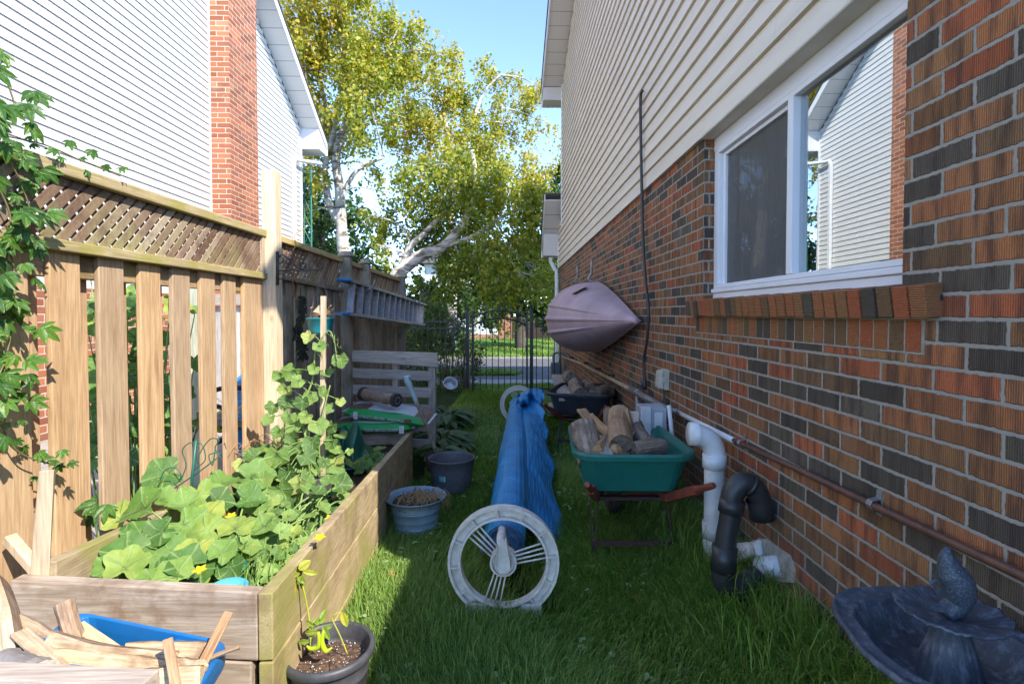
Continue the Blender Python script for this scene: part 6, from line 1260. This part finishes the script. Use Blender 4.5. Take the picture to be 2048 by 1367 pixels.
# gas pipe and electrics
t = thing('gas_pipe', 'cream and rust stained gas pipe running along the far part of the brick wall', 'pipe', PW(1200, 740, .06)); m = M(); m.tube(onwall([(1122, 712), (1165, 728), (1215, 754), (1270, 782)], .06), .021, 12); m.build('pipe', gasp_m, t, smooth=True)
for px, py in ((1143, 718), (1171, 729), (1195, 741), (1222, 755)): q = PW(px, py, .04); m = M(); m.box(q.x - .03, q.x + .05, q.y - .02, q.y + .02, q.z + .01, q.z + .04); m.build('bracket', rust_m, t)
m = M(); q = PW(1276, 784, .06); m.tube(onwall([(1262, 778), (1292, 795), (1325, 812), (1352, 822)], .06), [.026, .03, .022, .013], 14); m.build('union', galv_m, t, smooth=True)
m = M(); m.tube([q, Vector((q.x - .01, q.y - .05, gz(q.x, q.y)))], .021, 14); m.ball(q, .032, 8); m.build('riser', galv_m, t, smooth=True)
t = thing('wall_cable', 'thick black cable running down the siding and bricks to the gas pipe', 'cable', PW(1288, 600, .02)); m = M(); m.tube(bez(onwall([(1285, 182), (1281, 200), (1282, 300), (1284, 400), (1286, 480), (1291, 560), (1297, 620), (1294, 680), (1288, 720), (1290, 775)], .045), 6), .013, 10); m.build('cable', black_m, t, smooth=True)
m = M(); m.tube(onwall([(1287, 755), (1289, 778)], .045), .024, 12); m.build('fitting', black_m, t, smooth=True)
# beige outlet box
def wallbox(t, nm, px0, px1, py0, py1, depth, mt, off=0., bevel=.008, dy=None):
    q0 = PW(px0, py0, off); q1 = PW(px1, py1, off); m = M(); m.box(q0.x - depth, q0.x + .0, min(q0.y, q1.y), max(q0.y, q1.y), q1.z, q0.z); return m.build(nm, mt, t, bevel=bevel)
q = PW(1334, 758, 0); t = thing('outlet_box', 'beige weatherproof outlet box mounted on the brick wall', 'outlet box', q)
m = M(); y0, y1 = q.y - .055, q.y + .055; z0, z1 = PW(1334, 778).z, PW(1334, 738).z; m.box(q.x - .035, q.x + .01, y0, y1, z0, z1); m.build('base', beige_m, t, bevel=.008)
m = M(); m.hexa([(q.x - .078, y0 + .006, z0 + .012), (q.x - .036, y0, z0 + .004), (q.x - .036, y1, z0 + .004), (q.x - .078, y1 - .006, z0 + .012)], [(q.x - .07, y0 + .006, z1 - .012), (q.x - .036, y0, z1 - .002), (q.x - .036, y1, z1 - .002), (q.x - .07, y1 - .006, z1 - .012)]); m.build('cover', beige_m, t, bevel=.01)
m = M(); m.box(q.x - .05, q.x - .02, y0 - .012, y0 - .0, (z0 + z1)/2 - .02, (z0 + z1)/2 + .02); m.build('latch', beige_m, t, bevel=.003)
m = M()
for k in range(3): m.tube(bez([(q.x - .03, q.y - .02 + .01*k, z0), (q.x - .035, q.y - .05 - .02*k, z0 - .12), (q.x - .03, q.y - .03 + .05*k, z0 - .26), (q.x - .03, q.y - .12, z0 - .45)], 5), .005, 6)
m.build('cord', black_m, t, smooth=True)
q = P(1302, 850, 3.72); t = thing('grey_utility_box', 'pale grey plastic utility box standing behind the green wheelbarrow', 'utility box', (q.x, q.y, gz(q.x, q.y)))
m = M(); a, b = P(1280, 812, 3.62), P(1328, 862, 3.62); m.box(a.x, b.x, 3.55, 3.75, b.z - .04, a.z); m.build('box', greyp_m, t, bevel=.008)
m = M(); m.box(a.x - .012, a.x + .055, 3.535, 3.549, b.z - .04, a.z + .012); m.box(a.x + .08, b.x - .03, 3.542, 3.5495, b.z, a.z - .03); m.build('door', pvc_m, t, bevel=.004)
m = M(); m.box(a.x + .02, b.x - .02, 3.56, 3.74, gz(1, 3.6), b.z - .041); m.build('pedestal', black_m, t, bevel=.01)
t = thing('white_conduit', 'thin white upright plastic conduit against the bricks right of the utility box', 'pipe', P(1342, 900, 3.5)); m = M(); a = P(1338, 810, 3.52); b = P(1345, 880, 3.5); m.tube([a, b, (b.x, b.y, gz(b.x, b.y))], .014, 12); m.build('pipe', pvc_m, t, smooth=True)
q = PW(1122, 745, .15); t = thing('gas_meter', 'grey gas meter on the far end of the brick wall', 'meter', (q.x, 10.9, q.z - .1)); m = M(); c = P(1113, 738, 10.85); m.box(c.x - .12, c.x + .1, c.y - .1, c.y + .1, c.z - .16, c.z + .14); m.build('body', plain('meter_grey', (.13, .15, .17), None, 9, .6), t, bevel=.03)
m = M(); m.tube(bez([(c.x - .06, c.y, c.z + .13), (c.x - .06, c.y, c.z + .3), (c.x + .05, c.y, c.z + .34), (c.x + .25, c.y, c.z + .34)], 5), .022, 8); m.tube([(c.x + .06, c.y, c.z + .13), (c.x + .06, c.y, c.z + .3)], .02, 8); m.build('pipework', galv_m, t, smooth=True)
# ---------------------------------------------------------------- kayak on hangers
ky_m = plain('faded_mauve_hull', (.48, .33, .365), (.34, .245, .27), 4, .55, bump=.15); trim_m = plain('faded_rim', (.33, .24, .26), (.25, .19, .2), 12, .6)
kt = thing('kayak', 'faded mauve kayak hanging on its side on the brick wall', 'kayak', (WX(6.2) - .3, 6.2, PW(1200, 630).z)); m = M(); rows = []
tip = PW(1287, 641, .03); y0 = tip.y; LK = 4.4; zc0 = tip.z; NA = 120; NL = 60
def ksec(u):
    y = y0 + LK*u; tt = 1 - abs(1 - 2*u); f = 1 - (1 - tt)**1.45; fz = 1 - (1 - tt)**1.3
    zc = zc0 + (.025 - .0)*math.sin(math.pi*u); hw = .005 + .43*fz; dp = .01 + .60*f
    return y, zc, hw, dp
for i in range(NL + 1):
    u = .004 + .992*i/NL; y, zc, hw, dp = ksec(u); wx = WX(y) - .075 + .0; row = []
    for j in range(NA + 1):
        a = -math.pi/2 + math.pi*j/NA; s, c_ = math.sin(a), math.cos(a)
        sq = abs(c_)**.8; o_ = dp*sq; zz = hw*(abs(s)**.92)*(1 if s > 0 else -1)
        o_ += .026*math.exp(-((a - .02)/.05)**2)*min(1, f_ if (f_ := math.sin(math.pi*u)) > 0 else 0) + .022*math.exp(-((a - .40)/.05)**2)*math.exp(-((u - .38)/.22)**4) + .022*math.exp(-((a + .36)/.05)**2)*math.exp(-((u - .42)/.22)**4)
        row.append((wx - o_, y, zc + zz - .03*(o_/.5)))
    rows.append(row)
m.grid(rows); m.build('hull', ky_m, kt, smooth=True, solid=.006)
m = M(); dk = []
for i in range(NL + 1):
    u = .004 + .992*i/NL; y, zc, hw, dp = ksec(u); dk.append([(WX(y) - .072, y, zc - hw*.98), (WX(y) - .045, y, zc), (WX(y) - .072, y, zc + hw*.98)])
m.grid(dk); m.build('deck', trim_m, kt, smooth=True, solid=.01)
m = M()
for s in (-1, 1): m.tube([(WX(ksec(u)[0]) - .078, ksec(u)[0], ksec(u)[1] + s*ksec(u)[2]) for u in [.004 + .992*i/40 for i in range(41)]], .014, 8)
m.build('rim', trim_m, kt, smooth=True)
m = M(); q = ksec(.36); a = 1.12; c0_ = Vector((WX(q[0]) - .075 - q[3]*math.cos(a)**.8 - .012, q[0], q[1] + q[2]*math.sin(a)**.92 + .0)); m.sheet([c0_ + Vector((-.09, -.13, -.052)), c0_ + Vector((.07, -.13, .03)), c0_ + Vector((.07, .10, .035)), c0_ + Vector((-.09, .10, -.045))], .004, (-.6, -.2, 1)); m.build('sticker', plain('tan_sticker', (.42, .31, .20), None, 20, .6), kt)
for k, (px, py, dd) in enumerate([((1182, 517), (1204, 560), 0), ((1176, 524), (1180, 556), 1)]) if False else []: pass
for k, (lst) in enumerate([[(1183, 518), (1183, 545), (1176, 553), (1166, 558)], [(1155, 530), (1154, 552), (1150, 560)]]):
    t = thing('kayak_hanger', ['bent metal wall hanger arm above the nearer part of the kayak', 'bent metal wall hanger arm above the farther part of the kayak'][k], 'hanger', PW(*lst[0], .15)); y_ = (6.6, 7.9)[k]
    zt_, zb_k = P(lst[0][0], lst[0][1], y_).z, P(lst[1][0], lst[1][1], y_).z; xo = P(lst[0][0], lst[0][1], y_).x
    m = M(); m.tube(bez([(xo, y_, zt_), (xo, y_, zb_k), (xo - .03, y_, zb_k - .05), (WX(y_) - .03 - .12, y_, zb_k - .10), (WX(y_) - .0, y_, zb_k - .12)], 5), .016, 10); m.build('arm', galv_m, t, smooth=True)
# ---------------------------------------------------------------- fountain
ft_m = NT('slate_resin'); v = ft_m.obj(); n1 = ft_m.noise(v, 16, 6, .7); n2 = ft_m.noise(ft_m.mapv(v, (1, 1, .3)), 40, 5, .7)
c = ft_m.ramp(n1, [(.35, (.035, .045, .062)), (.6, (.060, .075, .10))]); c = ft_m.mix(ft_m.ramp(n2, [(.50, (0, 0, 0)), (.72, (.6, .6, .6))]), c, (.26, .29, .35)); c = ft_m.mix(ft_m.ramp(ft_m.noise(v, 7, 3), [(.6, (0, 0, 0)), (.72, (.5, .5, .5))]), c, (.07, .10, .09)); ft_m.base(c); ft_m.bump(n2, .5, .004); fount_m = ft_m.fin(.55, 0, .5)
DF = 1.12; fc = P(1880, 1300, DF); fx, fy = fc.x + .022, fc.y
t = thing('garden_fountain', 'blue-grey resin fountain with a fish on a scalloped dish over a lobed basin', 'fountain', (fx, fy, gz(fx, fy)))
zB = P(1880, 1296, DF).z
lob = lambda a, r, z: (r*(1 + .06*abs(math.cos(2.5*a + .6))*min(1, (r/.2)**3)), z)
m = M(); m.lathe([(.02, -.105), (.10, -.095), (.165, -.05), (.188, -.014), (.205, -.006), (.246, -.006), (.252, .001), (.250, .008), (.243, .011), (.236, .006), (.208, .004), (.202, .008), (.196, .003), (.190, -.035), (.17, -.058), (.08, -.064), (0, -.064)], (fx, fy, zB), 96, sx=.77, sy=.97, fn=lob); m.build('basin', fount_m, t, smooth=True)
m = M(); m.lathe([(.06, -.62), (.10, -.60), (.085, -.55), (.05, -.45), (.04, -.3), (.05, -.15), (.075, -.09), (.06, -.08)], (fx, fy, zB), 24); m.build('pedestal', fount_m, t, smooth=True)
px_, py_ = fx + .0, fy; zD = P(1880, 1222, DF).z
m = M(); fl_ = lambda a, r, z: (r*(1 + .05*abs(math.sin(10*a))), z)
m.lathe([(.058, zB - zB - .064), (.054, -.04), (.051, -.02), (.042, 0.01), (.030, zD - zB - .03), (.042, zD - zB - .014)], (px_, py_, zB), 60, fn=fl_); m.build('column', fount_m, t, smooth=True)
sc_ = lambda a, r, z: (r*(1 + .02*math.cos(13*a)*(r/.1)**2), z + .0022*math.cos(13*a)*(r/.1)**2 + .0016*math.cos(39*a)*(r/.1)**2)
m = M(); m.lathe([(.03, -.026), (.055, -.018), (.082, -.008), (.099, -.001), (.102, .004), (.096, .005), (.075, -.003), (.05, -.011), (.02, -.013), (0, -.013)], (px_, py_, zD), 132, fn=sc_); m.build('shell_dish', fount_m, t, smooth=True)
m = M(); b = bez([(px_ - .015, py_ - .0, zD - .005), (px_ + .012, py_, zD + .02), (px_ + .012, py_ - .005, zD + .055), (px_ - .002, py_, zD + .088), (px_ - .012, py_, zD + .122), (px_ - .008, py_, zD + .138)], 6)
rr = [.018, .019, .020, .022, .023, .024, .025, .026, .027, .028, .029, .0295, .030, .030, .030, .0295, .028, .029, .027, .024, .022, .020, .018, .016, .014, .012, .010, .008, .007, .006, .004]
scl = M(); scl.tube(b, rr[:len(b)], 24)
for i, p in enumerate(list(scl.v)):
    k, j = divmod(i, 24); a = math.sin(j*math.pi*24/24/1.5 + k*1.7)*math.sin(k*2.1); scl.v[i] = (px_ + (p[0] - px_)*(1 + .0*a*(k < 18)), py_ + (p[1] - py_)*(1 + .0*a*(k < 18)), p[2])
fm = NT('scaled_resin'); v = fm.obj(); vo = fm.n('TexVoronoi'); vo.inputs['Scale'].default_value = 230; fm.L(fm.mapv(v, (1, 1, 1.4)), vo.inputs['Vector']); fm.base(fm.ramp(vo.outputs['Distance'], [(.0, (.12, .15, .19)), (.6, (.035, .05, .07))])); fm.bump(vo.outputs['Distance'], .25, .002)
scl.build('fish', fm.fin(.5), t, smooth=True)
m = M(); m.sheet([(px_ - .03, py_, zD + .07), (px_ - .048, py_ - .002, zD + .062), (px_ - .030, py_, zD + .045)], .008, (0, -1, 0)); 
m.sheet([(px_ - .03, py_ - .03, zD + .01), (px_ - .075, py_ - .03, zD + .022), (px_ - .085, py_ - .03, zD + .05), (px_ - .06, py_ - .03, zD + .034), (px_ - .02, py_ - .03, zD + .03)], .009, (0, -1, 0)); m.build('fin', fount_m, t, bevel=.003)
m = M(); m.ball((px_ - .006, py_ - .024, zD + .098), .0042, 6); m.build('eye', fount_m, t, smooth=True)
# ---------------------------------------------------------------- blue tub of firewood in the near left corner
tz = CZ - .80; TB = thing('blue_tub', 'blue plastic storage tub full of sunlit firewood in the near left corner', 'storage tub', (-.95, 1.15, gz(-.95, 1.15))); blue_m = plain('bright_blue_plastic', (.012, .15, .42), (.010, .125, .36), 10, .38, bump=.12)
c4 = [P(157, 1224, 1.44), P(452, 1284, 1.30), P(392, 1375, 1.10), P(45, 1310, 1.22)]; zc_ = sum(p.z for p in c4)/4
ctr = sum(c4, Vector())/4
def ringt(s, dz, r=.12):
    out = []
    for i in range(4):
        a, b, c = c4[i - 1], c4[i], c4[(i + 1) % 4]; b2 = ctr + (b - ctr)*s; a2 = ctr + (a - ctr)*s; c2_ = ctr + (c - ctr)*s
        for k in range(5):
            t_ = k/4; p = (b2 + (a2 - b2).normalized()*.05).lerp(b2, t_).lerp(b2.lerp(b2 + (c2_ - b2).normalized()*.05, t_), t_); out.append(p + Vector((0, 0, dz)))
    return out
m = M(); m.grid([ringt(.82, -.42), ringt(.93, -.06), ringt(.935, -.045), ringt(1.03, -.045), ringt(1.045, -.02), ringt(1.04, 0), ringt(1.0, .004), ringt(.93, 0), ringt(.90, -.03), ringt(.78, -.40)], closed=True); n = 20; m.add(ringt(.78, -.40), [tuple(range(n))]); m.build('tub', blue_m, TB, bevel=.003)
m = M(); q = c4[0].lerp(c4[1], .58); d_ = (c4[1] - c4[0]).normalized(); inn = Vector((d_.y, -d_.x, 0)); m.beam(q*1. + inn*.022 + Vector((0, 0, -.03)), q + inn*.045 + Vector((0, 0, -.34)), .008, .006, d_); 
q = c4[1].lerp(c4[0], .12); m.beam(q + inn*.02 + Vector((0, 0, -.035)), q + inn*.02 + d_*-.09 + Vector((0, 0, -.035)), .03, .05); m.build('moulding', blue_m, TB, bevel=.004)
gt_ = 'firewood in the blue tub'
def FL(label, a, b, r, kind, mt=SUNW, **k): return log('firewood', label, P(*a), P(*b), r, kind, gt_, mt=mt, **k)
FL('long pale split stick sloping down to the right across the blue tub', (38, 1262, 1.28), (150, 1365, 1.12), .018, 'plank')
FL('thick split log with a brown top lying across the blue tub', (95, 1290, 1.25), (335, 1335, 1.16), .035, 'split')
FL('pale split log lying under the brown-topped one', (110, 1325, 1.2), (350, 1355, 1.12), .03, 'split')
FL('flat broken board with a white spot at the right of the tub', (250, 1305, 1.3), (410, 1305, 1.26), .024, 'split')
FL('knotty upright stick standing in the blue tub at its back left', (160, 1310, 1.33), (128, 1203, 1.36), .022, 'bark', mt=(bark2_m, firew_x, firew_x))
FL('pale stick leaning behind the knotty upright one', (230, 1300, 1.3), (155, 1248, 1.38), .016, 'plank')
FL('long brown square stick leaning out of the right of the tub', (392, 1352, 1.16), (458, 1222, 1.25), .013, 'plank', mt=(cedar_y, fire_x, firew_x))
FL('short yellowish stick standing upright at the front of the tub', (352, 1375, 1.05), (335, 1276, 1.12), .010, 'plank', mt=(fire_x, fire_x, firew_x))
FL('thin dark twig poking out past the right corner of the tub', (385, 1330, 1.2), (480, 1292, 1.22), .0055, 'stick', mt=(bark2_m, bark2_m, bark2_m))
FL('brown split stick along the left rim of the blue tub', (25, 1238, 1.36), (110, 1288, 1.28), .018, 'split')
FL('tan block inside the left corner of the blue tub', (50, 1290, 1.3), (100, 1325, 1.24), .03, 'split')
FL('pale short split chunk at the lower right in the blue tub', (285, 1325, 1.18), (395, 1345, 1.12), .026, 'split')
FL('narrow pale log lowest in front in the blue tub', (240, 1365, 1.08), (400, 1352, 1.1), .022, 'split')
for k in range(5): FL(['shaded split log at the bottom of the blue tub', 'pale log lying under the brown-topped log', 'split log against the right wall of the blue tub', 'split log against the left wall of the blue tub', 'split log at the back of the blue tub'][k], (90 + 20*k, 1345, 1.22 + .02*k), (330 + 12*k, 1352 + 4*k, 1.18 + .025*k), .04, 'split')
log('firewood', 'grey weathered log end in the shade at the lower left', P(12, 1322, 1.18), P(90, 1348, 1.1), .028, 'bark', gt_, mt=(plain('grey_bark', (.3, .27, .25), (.16, .14, .13), 14, .9, bump=.8), grey_x, grey_x))
log('firewood', 'broken upright tree limb standing at the left edge of the picture', P(35, 1330, 1.25), P(0, 1165, 1.40), .033, 'split', None, mt=(firew_x, bark2_m, firew_x))
pl0 = M(); pl0.beam(P(-60, 1352, 1.02), P(300, 1372, .98), .05, .035); o = pl0.build('plank', grey_x, bevel=.003); tag(o, 'grey weathered plank along the bottom left edge in front of the blue tub', 'plank')
# ---------------------------------------------------------------- neighbour's yard, seen through the fence
t = thing('pool_cover', 'blue bubble pool cover heaped in the neighbour yard behind the fence', 'pool cover', (-2.75, 5.0, gz(-2.7, 5))); m = M(); rows = []
c = P(535, 760, 5.0); 
for i in range(25):
    v_ = i/24; row = []
    for j in range(40):
        a = 2*math.pi*j/40; r = (.42 + .06*math.sin(3*a + 5*v_) + .035*math.sin(7*a - 8*v_) + .03*math.sin(v_*19))*math.cos(v_*1.5)**.6; row.append((c.x - .05 + r*math.cos(a), c.y + .2 + r*math.sin(a), gz(-2.7, 5) + .02 + 1.0*v_ + .03*math.sin(4*a)))
    rows.append(row)
m.grid(rows, closed=True); m.build('heap', cov_m, t, smooth=True)
t = thing('shed_wall', 'grey timber storage shed standing against the neighbour chimney', 'shed', (-4.0, 7.6, gz(-4, 7.6)))
for k in range(12): m = M(); x = -4.55 + k*.125; m.box(x, x + .12, 7.5, 7.52, 0, CZ + .12 - .0*k); m.build('board', grey_z if k % 2 else wood('silver_board' + str(k), 'z', [(.25, (.34, .33, .31)), (.5, (.48, .47, .45)), (.75, (.6, .59, .57))], 14), t)
m = M(); m.box(-4.7, -2.9, 7.42, 7.5, CZ + .13, CZ + .28); m.build('beam', grey_x, t); m = M(); m.box(-4.55, -3.05, 7.52, 8.2, 0, CZ + .1); m.build('box', grey_x, t)
t = thing('wooden_post', 'pale green-grey upright board in the neighbour yard behind the fence', 'post', P(387, 720, 4.1)); q = P(388, 700, 4.1); m = M(); m.box(q.x - .035, q.x + .035, q.y, q.y + .04, 0, CZ + .2); m.build('post', wood('greenish_board', 'z', [(.25, (.34, .36, .28)), (.5, (.47, .49, .39)), (.75, (.58, .58, .48))], 14), t)
t = thing('shed_wall', 'dark weathered lean-to frame in the neighbour yard', 'shed', P(350, 760, 4.4)); q = P(352, 700, 4.4); m = M(); m.box(q.x - .06, q.x + .06, q.y, q.y + .04, .0, CZ + .1); m.beam((q.x - .3, q.y + .1, .5), (q.x + .5, q.y + .4, .35), .08, .06); m.beam((q.x - .3, q.y + .1, .3), (q.x + .5, q.y + .3, .55), .05, .05); m.build('frame', grey_z, t)
t = thing('cloth_pile', 'white and blue cloth lying on the neighbour patio', 'cloth', P(275, 860, 3.6)); m = M(); c = P(275, 855, 3.9); rows = []
for i in range(16):
    rows.append([(c.x + (i/15 - .5)*.5, c.y + (j/15 - .5)*.4, gz(-2.6, 3.8) + .04 + .16*math.sin(math.pi*i/15)*math.sin(math.pi*j/15) + .03*math.sin(i*1.3 + j) + .02*math.sin(j*2.1)) for j in range(16)])
m.grid(rows); cl = NT('blue_white_cloth'); cl.base(cl.ramp(cl.noise(cl.obj(), 6, 3), [(.45, (.7, .72, .78)), (.55, (.2, .32, .6))])); m.build('cloth', cl.fin(.9), t, smooth=True, solid=.01)
t = thing('white_bucket', 'white plastic pail on the neighbour patio glimpsed between the fence boards', 'bucket', P(278, 800, 4.2)); c = P(278, 812, 4.3); c.z = gz(c.x, c.y) + .03; m = M(); m.lathe([(0, 0), (.13, 0), (.15, .32), (.157, .32), (.157, .35), (.147, .35), (.14, .3), (0, .3)], c, 24); m.build('pail', pvc_m, t, smooth=True); m = M(); m.lathe([(0, .352), (.15, .352), (.15, .37), (0, .372)], c, 24); m.build('lid', plain('orange_lid', (.55, .2, .03), None, 8, .4), t)
t = thing('bicycle', 'old bicycle lying against the shed in the neighbour yard, with lime green tubes', 'bicycle', P(445, 850, 4.6)); gt2 = plain('lime_paint', (.35, .5, .04), None, 8, .4)
for (px, py, nm_) in ((460, 815, 'wheel'), (405, 850, 'wheel')):
    c = P(px, py, 4.7); m = M(); m.tube([c + Vector((.26*math.cos(a)*.9, .10*math.cos(a), .26*math.sin(a)*.7)) for a in [2*math.pi*k/36 for k in range(36)]], .022, 8, closed=True); w_ = m.build('tyre', rubber_m, t, smooth=True); m = M()
    for k in range(14): a = 2*math.pi*k/14; m.tube([c, c + Vector((.24*math.cos(a)*.9, .1*math.cos(a), .24*math.sin(a)*.7))], .002, 4)
    m.build('spokes', galv_m, t)
m = M(); 
for a, b in (((405, 850), (432, 830)), ((432, 830), (460, 815)), ((405, 850), (440, 862)), ((440, 862), (432, 830)), ((440, 862), (470, 850)), ((470, 850), (460, 815))): m.tube([P(*a, 4.66), P(*b, 4.66)], .016, 8)
m.build('bike_frame', gt2, t, smooth=True)
squashplant('leafy_vine', 'green leafy vine growing behind the fence in the neighbour yard', 'climbing plant', [(random.uniform(-2.7, -2.1), random.uniform(3.0, 3.6), random.uniform(.5, 1.65), random.uniform(.05, .09)) for _ in range(90)], squash_m, root=Vector((-2.4, 3.3, gz(-2.4, 3.3))), up=.5, stems=True)
# fallen leaves on the grass
for k, (px, py, lab_) in enumerate([(779, 1148, 'fallen orange leaf on the grass near the blue bucket'), (1040, 1060, 'fallen tan leaf on the grass near the reel wheel'), (925, 1165, 'fallen brown leaf on the grass left of the reel wheel'), (1270, 1200, 'fallen yellowish leaf on the grass below the green wheelbarrow')]):
    c = G(px, py, .05); m = M(); leaf(m, c, (.2, -.3, 1), (1, random.uniform(-1, 1), 0), .022, .3, cup=.4); o = m.build('fallen_leaf', plain('fallen_leaf%d' % k, (.34, .13, .04), (.22, .10, .04), 20, .8), smooth=True); tag(o, lab_, 'leaf', 'fallen leaves')
